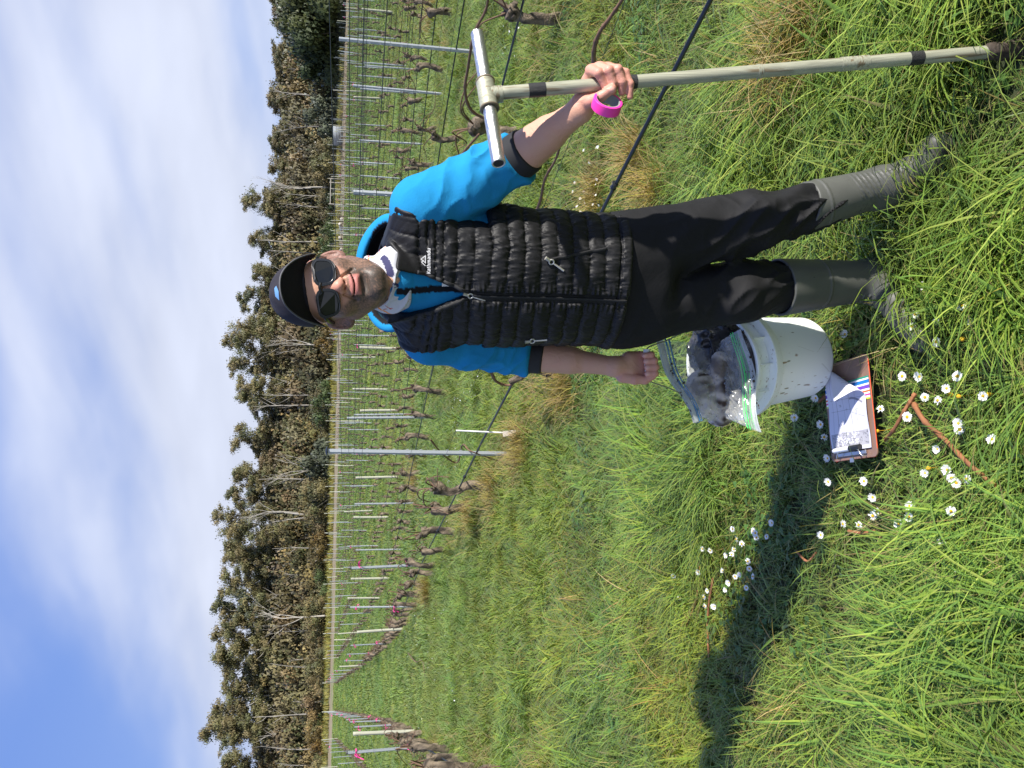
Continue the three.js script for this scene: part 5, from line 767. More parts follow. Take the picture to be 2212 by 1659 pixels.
function makeVine(seed, detail = 1) {                        // stout gnarled trunk with a knobbly head and a few thin canes
  const R = rng(seed), g = new THREE.Group(), h = 0.33 + 0.16 * R(), bend = (R() - 0.5) * 0.24, lean = (R() - 0.5) * 0.14, r0 = 0.030 + 0.012 * R();
  const bark = (t, a) => 0.72 + 0.42 * ridge(noise(Math.cos(a) * 2.2 + seed, Math.sin(a) * 2.2, t * 5 + a * 0.3)) + 0.30 * noise(Math.cos(a) * 5, Math.sin(a) * 5 + seed, t * 16);
  const top = V(bend * 0.4 + lean, h, (R() - 0.5) * 0.1), T = tube([V(0, -0.03, 0), V(bend * 0.6, h * 0.35, (R() - 0.5) * 0.06), V(bend, h * 0.7, (R() - 0.5) * 0.08), top], (t) => r0 * (1.15 - 0.25 * t + 0.55 * step01(0.72, 0.95, t)), Math.round(30 * detail), Math.round(14 * detail), bark);
  const dk = (x, y, z) => { const k = fbm(x * 38 + seed, y * 10, z * 38, 4), m = clamp(k * 2.8 - 0.85); return [mix(0.020, 0.21, m), mix(0.015, 0.165, m), mix(0.011, 0.115, m)]; };
  part('trunk', colored(T, dk), vineBark, g);
  const knobs = []; const n = detail < 1 ? 3 : 6;
  for (let i = 0; i < n; i++) { const a = R() * 6.28, d = V(Math.cos(a) * 0.055, 0.02 + (R() - 0.4) * 0.09, Math.sin(a) * 0.055), o = top.clone().add(V(0, -0.03, 0)); knobs.push(tube([o, o.clone().addScaledVector(d, 0.7), o.clone().add(d).addScaledVector(d, 0.4 * R())], (t) => r0 * (0.75 - 0.30 * t), Math.round(8 * detail), Math.round(9 * detail), bark)); }
  for (const k of knobs) part('head_knob', colored(k, dk), vineBark, g);
  const canes = []; const nc = 3 + Math.floor(R() * 3);
  for (let i = 0; i < nc; i++) { const dir = i % 2 ? 1 : -1, L = 0.30 + 0.40 * R(), up = 0.05 + 0.13 * R(), o = top.clone().add(V(dir * 0.02, 0.01, 0)); canes.push(tube([o, o.clone().add(V(dir * L * 0.25, up, (R() - 0.5) * 0.1)), o.clone().add(V(dir * L * 0.7, up * (0.2 + R()) - 0.03, (R() - 0.5) * 0.14)), o.clone().add(V(dir * L, up * R() - 0.12 * R(), (R() - 0.5) * 0.16))], (t) => 0.0065 * (1 - 0.45 * t), Math.round(14 * detail), Math.max(4, Math.round(6 * detail)), (t) => 1 + 0.35 * Math.max(0, Math.sin(t * 40) - 0.8) * 3)); }
  for (const c of canes) part('cane', colored(c, () => { const k = 0.7 + 0.5 * R(); return [0.125 * k, 0.070 * k, 0.040 * k]; }), caneMat, g);
  return g;
}
const vineKinds = [301, 302, 303, 304, 305, 306].map((s) => makeVine(s)), vineFar = [311, 312, 313].map((s) => makeVine(s, 0.5));
function ribbonGeo(seed) {                                   // a knotted bow of plastic ribbon with loose ends
  const R = rng(seed), L = [];
  const strip = (pts, w) => { const c = new THREE.CatmullRomCurve3(pts), P = [], I = []; for (let i = 0; i <= 12; i++) { const p = c.getPoint(i / 12), a = i * 0.35 + R() * 0.4, q = V(Math.sin(a) * 0.4, Math.cos(a), Math.sin(a) * 0.7).multiplyScalar(w / 2); P.push(p.x + q.x, p.y + q.y, p.z + q.z, p.x - q.x, p.y - q.y, p.z - q.z); if (i < 12) { const k = i * 2; I.push(k, k + 1, k + 2, k + 1, k + 3, k + 2); } } L.push(geoFrom(P, I)); };
  const ring = []; for (let i = 0; i <= 12; i++) ring.push(V(Math.cos(i * 0.5236) * 0.034, (R() - 0.5) * 0.006, Math.sin(i * 0.5236) * 0.034)); strip(ring, 0.03);
  for (let i = 0; i < 5; i++) { const a = (R() - 0.5) * 2.6, d = V(Math.sin(a), -0.55 + (R() - 0.5) * 1.2, 0.4 + 0.4 * R()).normalize(), l = 0.07 + 0.10 * R(); strip([V(0, 0, 0.035), V(0, 0, 0.035).addScaledVector(d, l * 0.5).add(V(0, 0.02, 0)), V(0, 0, 0.035).addScaledVector(d, l).add(V(0, -0.015, 0))], 0.026); }
  return join(L);
}
const ribbons = [ribbonGeo(1), ribbonGeo(2), ribbonGeo(3)];
function ribbonOn(p, k, label, group) { const m = single('flagging_ribbon', ribbons[k % 3], pinkTape, label, 'ribbon', group); m.position.copy(p); m.rotation.y = k * 1.3; return m; }
const steel = steelPost(1.78), pine = woodPost(1.60, 0.050, 3), pine2 = woodPost(1.72, 0.046, 8);
const inView = (p) => { const d = p.clone().sub(camera.position), f = -d.z * Math.cos(PITCH) - d.y * Math.sin(PITCH); if (f < 0.8) return false; const u = d.x / f; return u > -0.50 && u < 0.50; };
const ORD = ['first', 'second', 'third', 'fourth', 'fifth', 'sixth', 'seventh', 'eighth', 'ninth', 'tenth', 'eleventh', 'twelfth'];
const ROWNAME = { 2: 'row left of the alley', 3: 'row behind the man', 4: 'second row back', 5: 'third row back' };
const postTop = (o, h) => V(o.x, o.y + h, o.z);
const lots = { vines: [], steel: [], wood: [] };
{
  const R = rng(4242);
  ROWS.forEach((n, ri) => {
    const offs = ri === 3 ? 8.15 : ri === 5 ? 8.57 : ri === 2 ? 15.69 - 7.4 * 2 : R() * 7.4, end = 104 + (R() - 0.5) * 3;
    // posts every 7.4 m, now and then a wooden one
    let k = 0; for (let s = offs - 7.4 * 2; s < end; s += ri > 5 ? 6.2 : 7.4) { const p = rowAt(n, s); const wood = ri === 3 ? (k === 5 || k === 9) : (ri === 2 ? k === 5 : s > 24 + 0 * n && R() < 0.20); if (inView(p)) (wood ? lots.wood : lots.steel).push({ p, ri, s, k }); k++; }
    { const p = rowAt(n, end); if (inView(p)) lots.wood.push({ p, ri, s: end, k: 99 }); }
    const first = ri === 3 ? 9.56 : ri === 4 ? 6.4 - 1.42 * 2 : offs - 7 + R();
    for (let s = first, j = 0; s < end - 0.5; s += 1.42, j++) { const q = rowAt(n + (R() - 0.5) * 0.10, s + (R() - 0.5) * 0.24); if (Math.hypot(q.x - 0.3, q.z + 2.3) > 1.3 && inView(q) && q.z < -2.6 && R() < (ri === 3 ? 1 : 0.96)) lots.vines.push({ p: q, ri, s, j }); }
  });
  const away = (o) => o.p.length();
  for (const k in lots) lots[k].sort((a, b) => away(a) - away(b));
  // vines: the nearest 290 one by one, the rest as one
  const far = [];
  const count = {};
  lots.vines.forEach((v, i) => {
    if (i >= 290) { far.push(v); return; }
    const kind = i < 90 ? vineKinds[Math.floor(R() * 6)] : vineFar[Math.floor(R() * 3)], o = kind.clone(); o.name = numbered('grape_vine'); o.position.copy(v.p); o.rotation.y = Math.atan2(RD.x, RD.z) + Math.PI / 2 + (R() - 0.5) * 0.7 + (R() < 0.5 ? Math.PI : 0); o.scale.setScalar((v.ri > 3 ? 0.95 : 1.15) + 0.36 * R()); scene.add(o); o.userData = {};
    const c = count[v.ri] = (count[v.ri] ?? -1) + 1;
    if (v.ri === 3 && c < 12) tag(o, `gnarled bare vine, ${ORD[c]} beyond the near steel post in the row behind the man`, 'grape vine');
    else if (v.ri === 2 && c < 10) tag(o, `gnarled bare vine, ${ORD[c]} from the front in the row left of the grass alley`, 'grape vine');
    else if (v.ri === 4 && c < 8) tag(o, `gnarled dark vine, ${ORD[c]} from the front in the second row behind the man`, 'grape vine');
    else if (v.ri === 5 && c < 6) tag(o, `small gnarled vine, ${ORD[c]} from the front in the third row back`, 'grape vine');
    else if (v.ri > 5 && v.ri < 14 && c < 12) tag(o, `small dark vine, ${ORD[c]} from the front in the ${ORD[v.ri - 3]} row back`, 'grape vine');
    else if (v.ri < 3 && c < 12) tag(o, `bare vine, ${ORD[c]} from the front in the ${['third', 'second', 'first'][v.ri]} row left of the alley`, 'grape vine');
    else tag(o, v.ri < 3 ? 'small bare vine in the rows left of the grass alley' : v.p.z > -30 ? 'small bare vine in the middle distance of the rows behind the man' : 'tiny bare vine in the far end of the rows', 'grape vine', v.ri < 3 ? 'vines left of the alley' : v.p.z > -30 ? 'vines of the rows in the middle distance' : 'vines at the far end of the rows');
  });
  const D = new THREE.Object3D(), lump = mergeGeometries(vineFar[0].children.map((c) => c.geometry.index ? c.geometry.toNonIndexed() : c.geometry)), fm = new THREE.InstancedMesh(lump, vineBark, far.length); fm.name = 'distant_vines'; fm.userData.kind = 'stuff';
  far.forEach((v, i) => { D.position.copy(v.p); D.rotation.y = R() * 6; D.scale.setScalar(0.85 + 0.4 * R()); D.updateMatrix(); fm.setMatrixAt(i, D.matrix); }); if (far.length) scene.add(fm);
  // posts
  const farSteel = [];
  lots.steel.forEach((v, i) => {
    if (i >= 230) { farSteel.push(v); return; }
    const o = steel.clone(); o.name = numbered('steel_post'); o.position.copy(v.p); o.rotation.set((R() - 0.5) * 0.03, Math.atan2(RD.x, RD.z) + (R() - 0.5) * 0.3, (R() - 0.5) * 0.045); const h = 0.90 + 0.10 * R(); o.scale.set(1, (v.ri === 3 && v.k === 2) || (v.ri === 5 && v.s < 9) ? 1.03 : h, 1); scene.add(o); o.userData = {};
    const c = count['s' + v.ri] = (count['s' + v.ri] ?? -1) + 1;
    if (ROWNAME[v.ri] && c < (v.ri < 4 ? 8 : 5)) tag(o, `galvanised steel post, ${ORD[c]} from the front in the ${ROWNAME[v.ri]}`, 'post');
    else if (v.ri > 5 && v.ri < 15 && c < 12) tag(o, `thin galvanised post, ${ORD[c]} from the front in the ${ORD[v.ri - 3]} row back`, 'post');
    else tag(o, v.p.z > -40 ? 'galvanised steel post in the middle distance of the vine rows' : 'thin steel post at the far end of the vine rows', 'post', v.p.z > -40 ? 'steel posts in the middle distance' : 'steel posts far off');
    if (v.ri === 3 && v.k === 2) part('cap', new THREE.SphereGeometry(0.050, 20, 8, 0, 6.2832, 0, 1.2).scale(1, 0.55, 1).translate(0, 1.775, 0), blackPlastic, o);
    else if (i < 60 && (ri => ri === 2 || ri === 3)(v.ri)) part('cap', new THREE.CylinderGeometry(0.026, 0.03, 0.02, 14).translate(0, 1.785, 0), blackPlastic, o);
    const low = V(v.p.x, v.p.y + 0.62, v.p.z), hi = V(v.p.x, v.p.y + 1.62 * h, v.p.z);
    if (v.s > 12 && ((v.ri === 3 && v.k >= 3) || v.ri === 2) && c < 10) { ribbonOn(hi, i, `pink ribbon atop the ${ORD[c]} steel post in the ${ROWNAME[v.ri]}`); if (c < 5) ribbonOn(low, i + 1, `pink ribbon low on the ${ORD[c]} steel post in the ${ROWNAME[v.ri]}`); }
    else if (i > 12 && R() < 0.16) (v.ri > 3 && v.ri < 15 && c < 12 ? ribbonOn(hi, i, `pink ribbon on the ${ORD[c]} steel post of the ${ORD[v.ri - 3]} row back`) : ribbonOn(hi, i, 'small pink ribbon on a steel post among the distant vine rows', 'pink ribbons among the distant rows'));
  });
  if (farSteel.length) { const m = new THREE.InstancedMesh(steel.children[0].geometry, galv, farSteel.length); m.name = 'distant_posts'; m.userData.kind = 'stuff'; farSteel.forEach((v, i) => { D.position.copy(v.p); D.rotation.set(0, 0, (R() - 0.5) * 0.05); D.scale.set(1, 0.9 + 0.12 * R(), 1); D.updateMatrix(); m.setMatrixAt(i, D.matrix); }); scene.add(m); }
  lots.wood.forEach((v, i) => {
    const e = v.k === 99, o = (e || i % 2 ? pine2 : pine).clone(); o.name = numbered(e ? 'end_post' : 'wooden_post'); o.position.copy(v.p); o.rotation.set((R() - 0.5) * 0.05, R() * 6, (R() - 0.5) * 0.08); o.scale.y = e ? 1.08 : 0.92 + 0.1 * R(); scene.add(o); o.userData = {};
    const c = count['w' + v.ri] = (count['w' + v.ri] ?? -1) + 1;
    if (e && v.ri > 1 && v.ri < 15) tag(o, v.ri === 2 ? 'pale wooden end post of the row left of the alley' : `pale wooden end post at the track end of the ${ORD[v.ri - 3]} row back`, 'post');
    else if (e) tag(o, v.ri < 2 ? 'pale wooden end post at the track, left of the grass alley' : 'pale wooden end post at the track, far right', 'post', v.ri < 2 ? 'end posts left of the alley' : 'end posts at the far right');
    else if (ROWNAME[v.ri] && c < 3) tag(o, `pale round wooden post, ${ORD[c]} wooden one in the ${ROWNAME[v.ri]}`, 'post');
    else if (v.ri > 5 && v.ri < 15 && c < 12) tag(o, `pale wooden post, ${ORD[c]} wooden one in the ${ORD[v.ri - 3]} row back`, 'post');
    else tag(o, v.p.z > -45 ? 'pale round wooden post among the nearer vine rows' : 'pale thin wooden post among the far vine rows', 'post', v.p.z > -45 ? 'wooden posts among the nearer rows' : 'wooden posts among the far rows');
    if (e && v.ri > 2) { const a = V(v.p.x, v.p.y + 1.5, v.p.z), b = rowAt(ROWS[v.ri], v.s - 2.2).setY(v.p.y + 0.1); const st = tube([a, b], 0.03, 2, 6); const m = single('end_stay', colored(st, () => [0.10, 0.09, 0.075]), palePost, 'dark slanting stay that props a wooden end post', 'stay', 'stays of the end posts'); }
  });
  // wires and drip pipe of each row
  const wireMat = std({ name: 'wire', color: lin(0.10, 0.105, 0.11), roughness: 0.5, metalness: 0.4 });
  ROWS.forEach((n, ri) => {
    const s0 = Math.max(0.4, ri > 3 ? (n - 0) * 0.9 : 0.4), s1 = 103.5, name = ri === 3 ? 'right behind the man' : ri === 2 ? 'left of the grass alley' : null;
    const line = (y, sag, r, sides, ds = 7.4) => { const pts = []; const N = Math.ceil((s1 - s0) / ds * (sag ? 4 : 1)); for (let i = 0; i <= N; i++) { const s = mix(s0, s1, i / N), p = rowAt(n, s); p.y += y - sag * Math.abs(Math.sin(s * 0.43 + ri)); pts.push(p); } return tube(pts, r, N, sides, null, false); };
    const near = ri === 3 || ri === 2 || ri === 4, which = ri < 2 ? `${['second', 'first'][ri]} row beyond the alley's left row` : ri < 16 ? `${ORD[ri - 3] ?? 'thirteenth'} row back on the right` : null;
    const g = thing('trellis_wires', V(0, 0, 0), name ? `thin trellis wires strung along the row ${name}` : which ? `thin trellis wires strung along the ${which}` : 'thin trellis wires strung along a row at the far right', 'wires', name || which ? null : 'trellis wires of the rows farther off');
    for (const y of ri === 3 ? [1.70, 1.63, 1.58, 1.50, 1.02, 0.66] : [1.60, 1.53, 1.20, 0.85, 0.58]) part('wire', line(y - 0.0, 0, near ? 0.0017 : 0.0021, 4), wireMat, g);
    const d = single('drip_pipe', line(0.36, 0.012, 0.0095, near ? 10 : 5), blackPlastic, name ? `black drip irrigation pipe along the row ${name}` : which ? `black drip pipe along the ${which}` : 'black drip pipe along a row at the far right', 'pipe', name || which ? null : 'drip pipes of the rows farther off');
  });
}
// fittings on the near pipe
for (const [s, l] of [[3.35, 'beside the auger shaft'], [9.1, 'just past the near steel post'], [12.3, 'at the third vine past the near steel post']]) { const p = rowAt(2.31, s); p.y += 0.355; const g = new THREE.CylinderGeometry(0.0135, 0.0135, 0.045, 14).rotateX(Math.PI / 2); const m = single('pipe_joiner', join([g, new THREE.TorusGeometry(0.0145, 0.003, 8, 18).translate(0, 0, 0.018), new THREE.TorusGeometry(0.0145, 0.003, 8, 18).translate(0, 0, -0.018)]), blackPlastic, `black joiner collar on the drip pipe ${l}`, 'pipe fitting'); m.position.copy(p); m.rotation.y = Math.atan2(RD.x, RD.z); }
// long canes tied down along the row behind the man
{
  const R = rng(99), cane = (pts, r0, label, dark = 1) => single('vine_cane', colored(tube(pts, (t) => r0 * (1 - 0.4 * t), 40, 7, (t) => 1 + 0.5 * Math.max(0, Math.sin(t * 55) - 0.85) * 5), () => { const k = (0.7 + 0.5 * R()) * dark; return [0.155 * k, 0.085 * k, 0.050 * k]; }), caneMat, label, 'cane');
  const A = (X, Y, dn = 0) => { const r = ray(X, Y), t = (2.31 + dn) / (r[0] * RN.x + r[2] * RN.z); return V(r[0] * t, EYE + r[1] * t, r[2] * t); };
  cane([A(1060, 262), A(1020, 240), A(1005, 200), A(1012, 140), A(1025, 70), A(1050, 20), A(1056, -20)], 0.007, 'thin dark cane curving from the head of the vine right of the auger handle');
  cane([A(1285, 168), A(1283, 110), A(1295, 70), A(1320, 35), A(1350, -10)], 0.010, 'brown cane rising behind the fist on the auger, upper right');
  cane([A(1160, 455), A(1168, 430), A(1178, 385), A(1200, 345), A(1213, 305)], 0.008, 'cut brown cane with knots just right of the vest shoulder');
  cane([A(975, 370), A(1005, 325), A(1035, 290)], 0.008, 'brown cane arching over to the sleeve from the dark vine head');
  cane([A(1052, 770), A(1060, 800), A(1075, 826), A(1098, 832), A(1125, 818)], 0.014, 'thick curved vine arm below the blue right sleeve');
  cane([A(930, 950, 0.3), A(960, 985, 0.3), A(985, 1000, 0.3), A(1000, 960, 0.2), A(1018, 975), A(1060, 990), A(1090, 1000)], 0.009, 'wavy thin cane near the white marker stake beside the steel post');
  // white marker stake with its tag
  const b = onGround(1140, 937), g = thing('marker_stake', V(b.x, 0, b.z), 'thin white marker stake with a torn tag standing left of the man', 'stake'); const tp = A(985, 930).sub(g.position);
  part('stake', between(V(0, 0, 0), V(tp.x, tp.y, tp.z), 0.007, 0.007, 8), M.print, g);
  part('tag', new THREE.BoxGeometry(0.05, 0.22, 0.003).rotateZ(0.12).translate(0.012, 0.13, 0.02), std({ color: lin(0.55, 0.5, 0.45), roughness: 0.7 }), g);
}
// the big vine next to the man's right arm: knotted head with a hollow, stout bent trunk
{
  const base = V(0.115, 0, -6.25), g = thing('grape_vine', base, 'old thick vine with knotted forked head just behind the right forearm', 'grape vine'), W = (X, Y, dz) => at(X, Y, base.z + dz).sub(base);
  const bark = (t, a) => 0.75 + 0.38 * ridge(noise(Math.cos(a) * 2.4, Math.sin(a) * 2.4 + 7, t * 4 + a * 0.4)) + 0.28 * noise(Math.cos(a) * 5, Math.sin(a) * 5, t * 22), dk = (x, y, z) => { const m = clamp(fbm(x * 34, y * 10, z * 34, 3) * 1.7 - 0.3); return [mix(0.035, 0.26, m), mix(0.027, 0.21, m), mix(0.02, 0.155, m)]; };
  part('trunk', colored(tube([W(1232, 792, 0), W(1218, 800, 0), W(1200, 806, 0), W(1180, 800, 0), W(1160, 790, 0), W(1135, 788, 0.02)], (t) => 0.040 * (1.05 - 0.15 * t), 50, 20, bark), dk), vineBark, g);
  part('head', colored(join([tube([W(1150, 790, 0), W(1125, 785, 0), W(1108, 782, 0.03), W(1090, 790, 0.02)], (t) => 0.055 * (0.8 + 0.5 * Math.sin(t * 3)), 26, 18, bark), tube([W(1140, 796, 0.04), W(1125, 812, 0.05), W(1100, 826, 0.04)], (t) => 0.030 * (1.1 - 0.5 * t), 20, 14, bark)]), dk), vineBark, g);
}
// concrete water tank at the edge of the wood, and a wooden rail
{
  const p = sideways(700, 292, -122), s = 122 / FOC, R0 = 19.5 * s, H = 20 * s, prof = [[0, 0], [R0, 0], [R0, H * 0.93], [R0 * 1.02, H * 0.95], [R0 * 1.02, H], [R0 * 0.96, H * 1.03], [0, H * 1.06]].map((q) => new THREE.Vector2(...q));
  const g = thing('water_tank', p, 'low round grey concrete water tank at the edge of the wood', 'tank'); part('wall', new THREE.LatheGeometry(prof, 40), std({ color: lin(0.30, 0.33, 0.36), roughness: 0.85, bumpMap: fleeceBump, bumpScale: 0.02 }), g); const rings = []; for (let i = 1; i < 4; i++) rings.push(new THREE.TorusGeometry(R0 + 0.01, 0.03, 6, 40).rotateX(Math.PI / 2).translate(0, H * i * 0.24, 0)); part('band', join(rings), std({ color: lin(0.25, 0.27, 0.3), roughness: 0.85 }), g);
  const r0 = sideways(700, 385, -118), r1 = sideways(700, 440, -118), rail = thing('strainer_fence', r0, 'short grey wooden rail on posts between the tank and the round-headed tree', 'fence'), d = r1.clone().sub(r0), wm = std({ color: lin(0.33, 0.31, 0.27), roughness: 0.9 }); for (const t of [0, 0.15, 1]) part('post', between(d.clone().multiplyScalar(t), d.clone().multiplyScalar(t).add(V(0, 1.9, 0)), 0.07), wm, rail); part('rail', between(V(0, 1.7, 0), d.clone().add(V(0, 1.7, 0)), 0.06), wm, rail);
  // felled logs by the track
  const R = rng(12); for (let i = 0; i < 7; i++) { const a = sideways(700, 470 + i * 19 + R() * 10, -114 - R() * 4), b = a.clone().add(V((R() - 0.5) * 3.2, R() * 0.5, (R() - 0.5) * 2)); a.y += 0.2; b.y = a.y + 0.1 + R() * 0.3; const l = single('felled_log', barkTube([a, a.clone().lerp(b, 0.5), b], 0.17 + 0.1 * R(), 8, 7, i, [0.3, 0.5]), barkPale, 'pale felled log lying along the far edge of the track by the ear', 'log', 'felled logs by the track'); }
}
// ------------------------------------------------------------------ grass: tufts of single blades, set out by the thousand
const grassMat = phys({ name: 'grass blades', vertexColors: true, color: 0xffffff, roughness: 0.40, specularIntensity: 0.6, transmission: 0.42, thickness: 0, side: THREE.DoubleSide });
function blades(R, n, opt) {
  const P = [], N = [], C = [], I = [];
  for (let i = 0; i < n; i++) {
    const rad = opt.r * Math.sqrt(R()), a0 = R() * 6.283, bx = Math.cos(a0) * rad, bz = Math.sin(a0) * rad, az = opt.flow ? (R() - 0.5) * opt.flow + (R() < 0.12 ? R() * 6.28 : 0) : R() * 6.283;
    const L = mix(opt.l0, opt.l1, R()), w = mix(opt.w0, opt.w1, R()) / 2, th0 = mix(opt.t0, opt.t0 + 0.45, R()), th1 = mix(opt.t1, opt.t1 + opt.tv, R()), seg = opt.seg ?? 4, tw = (R() - 0.5) * 1.6;
    const tone = opt.tones[Math.floor(R() * opt.tones.length)], k = 0.75 + 0.5 * R(), dryTip = R() < (opt.dry ?? 0.06);
    let x = bx, y = opt.y0 ?? -0.005, z = bz; const v0 = P.length / 3, ca = Math.cos(az), sa = Math.sin(az);
    for (let s = 0; s <= seg; s++) {
      const t = s / seg, th = mix(th0, th1, t * (opt.pow ? t : 1)), st = Math.sin(th), ct = Math.cos(th), tt = tw * t, ww = w * (opt.broad ? Math.sin(Math.min(1, t * 1.15 + 0.12) * 3.0) : 1 - Math.pow(t, 1.8)) + 0.0001;
      const sx = -sa * Math.cos(tt) + ca * ct * Math.sin(tt), sy = -st * Math.sin(tt), sz = ca * Math.cos(tt) + sa * ct * Math.sin(tt);
      const nx = ca * -ct, ny = st, nz = sa * -ct, l = ny < 0 ? -1 : 1;
      P.push(x - sx * ww, y - sy * ww, z - sz * ww, x + sx * ww, y + sy * ww, z + sz * ww);
      const j = (q) => [nx * l * 0.6 + sx * q * 0.35, Math.abs(ny) * 0.6 + 0.45 + sy * q * 0.35, nz * l * 0.6 + sz * q * 0.35]; N.push(...j(-1), ...j(1));
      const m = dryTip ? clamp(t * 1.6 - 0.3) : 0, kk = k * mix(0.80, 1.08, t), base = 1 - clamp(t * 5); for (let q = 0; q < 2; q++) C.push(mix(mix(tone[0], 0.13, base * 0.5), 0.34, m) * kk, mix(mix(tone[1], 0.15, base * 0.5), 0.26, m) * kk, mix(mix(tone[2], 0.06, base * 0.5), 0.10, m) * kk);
      x += L / seg * st * ca; y += L / seg * ct; z += L / seg * st * sa; if (y < 0.006) y = 0.006 + 0.004 * R();
    }
    for (let s = 0; s < seg; s++) { const a = v0 + s * 2; I.push(a, a + 1, a + 2, a + 1, a + 3, a + 2); }
  }
  return geoFrom(P, I, { normal: N, color: C });
}
const G1 = [[0.303, 0.416, 0.051], [0.237, 0.360, 0.050], [0.348, 0.451, 0.064], [0.177, 0.296, 0.051], [0.400, 0.467, 0.082]], G2 = [[0.237, 0.347, 0.057], [0.173, 0.290, 0.051], [0.289, 0.388, 0.068], [0.341, 0.410, 0.083]], STRAW = [[0.52, 0.38, 0.15], [0.46, 0.32, 0.11], [0.58, 0.45, 0.21], [0.40, 0.27, 0.10]], YEL = [[0.26, 0.24, 0.035], [0.32, 0.25, 0.05], [0.20, 0.22, 0.03]];
function clover(R) {                                         // three round leaflets on thin stalks
  const P = [], N = [], C = [], I = [];
  for (let i = 0; i < 7; i++) {
    const a = R() * 6.28, r = 0.05 * Math.sqrt(R()), x = Math.cos(a) * r, z = Math.sin(a) * r, h = 0.018 + 0.04 * R(), k = 0.8 + 0.4 * R(), tx = (R() - 0.5) * 0.7, tz = (R() - 0.5) * 0.7;
    for (let q = 0; q < 3; q++) {
      const b = a + q * 2.094, s = 0.0050 + 0.003 * R(), cx = x + Math.cos(b) * s * 0.95, cz = z + Math.sin(b) * s * 0.95, o = P.length / 3; P.push(cx, h + (cx - x) * tx + (cz - z) * tz, cz); N.push(-tx, 1, -tz); C.push(0.11 * k, 0.21 * k, 0.04 * k);
      for (let e = 0; e < 8; e++) { const f = e / 8 * 6.283, px = cx + Math.cos(f) * s, pz = cz + Math.sin(f) * s; P.push(px, h + (px - x) * tx + (pz - z) * tz + 0.001, pz); N.push(-tx + Math.cos(f) * 0.2, 1, -tz + Math.sin(f) * 0.2); C.push(0.10 * k, 0.195 * k, 0.035 * k); }
      for (let e = 0; e < 8; e++) I.push(o, o + 1 + (e + 1) % 8, o + 1 + e);
    }
  }
  return geoFrom(P, I, { normal: N, color: C });
}
const TUFT = {};
{
  const R = rng(2024), many = (n, f) => Array.from({ length: n }, f);
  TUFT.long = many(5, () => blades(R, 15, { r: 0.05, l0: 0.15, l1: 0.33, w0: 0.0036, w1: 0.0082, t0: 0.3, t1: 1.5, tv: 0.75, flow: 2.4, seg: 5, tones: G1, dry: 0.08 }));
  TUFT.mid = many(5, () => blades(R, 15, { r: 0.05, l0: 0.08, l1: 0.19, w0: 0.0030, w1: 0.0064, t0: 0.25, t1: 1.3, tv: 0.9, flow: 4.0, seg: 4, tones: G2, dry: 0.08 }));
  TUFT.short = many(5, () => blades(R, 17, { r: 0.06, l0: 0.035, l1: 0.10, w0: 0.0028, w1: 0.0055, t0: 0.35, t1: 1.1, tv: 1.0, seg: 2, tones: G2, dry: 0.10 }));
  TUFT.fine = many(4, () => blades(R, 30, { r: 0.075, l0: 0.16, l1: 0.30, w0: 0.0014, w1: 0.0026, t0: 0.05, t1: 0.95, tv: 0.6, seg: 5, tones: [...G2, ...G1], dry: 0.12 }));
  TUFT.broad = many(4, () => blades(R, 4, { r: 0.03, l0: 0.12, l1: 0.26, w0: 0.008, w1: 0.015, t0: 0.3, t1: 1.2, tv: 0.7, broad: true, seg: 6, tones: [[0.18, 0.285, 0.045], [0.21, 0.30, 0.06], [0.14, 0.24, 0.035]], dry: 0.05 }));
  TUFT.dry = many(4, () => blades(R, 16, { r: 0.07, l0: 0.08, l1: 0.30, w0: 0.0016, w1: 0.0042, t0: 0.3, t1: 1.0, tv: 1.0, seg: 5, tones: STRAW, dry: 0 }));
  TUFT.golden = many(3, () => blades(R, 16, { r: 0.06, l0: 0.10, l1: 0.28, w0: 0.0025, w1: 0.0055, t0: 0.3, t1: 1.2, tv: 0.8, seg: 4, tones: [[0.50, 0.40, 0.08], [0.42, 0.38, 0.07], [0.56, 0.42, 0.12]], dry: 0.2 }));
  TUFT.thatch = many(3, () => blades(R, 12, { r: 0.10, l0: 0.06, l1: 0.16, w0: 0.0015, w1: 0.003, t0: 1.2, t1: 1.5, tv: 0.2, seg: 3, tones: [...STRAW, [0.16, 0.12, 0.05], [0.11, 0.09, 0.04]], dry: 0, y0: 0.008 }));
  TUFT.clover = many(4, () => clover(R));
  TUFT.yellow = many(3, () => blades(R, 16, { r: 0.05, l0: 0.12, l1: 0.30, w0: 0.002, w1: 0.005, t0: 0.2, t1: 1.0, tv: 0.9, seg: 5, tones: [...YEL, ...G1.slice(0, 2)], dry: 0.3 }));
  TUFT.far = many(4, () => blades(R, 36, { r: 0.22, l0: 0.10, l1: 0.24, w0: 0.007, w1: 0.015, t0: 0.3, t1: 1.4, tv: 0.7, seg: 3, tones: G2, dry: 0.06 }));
  TUFT.farther = many(3, () => blades(R, 40, { r: 0.55, l0: 0.12, l1: 0.26, w0: 0.02, w1: 0.045, t0: 0.3, t1: 1.3, tv: 0.8, seg: 2, tones: G2, dry: 0.05 }));
}
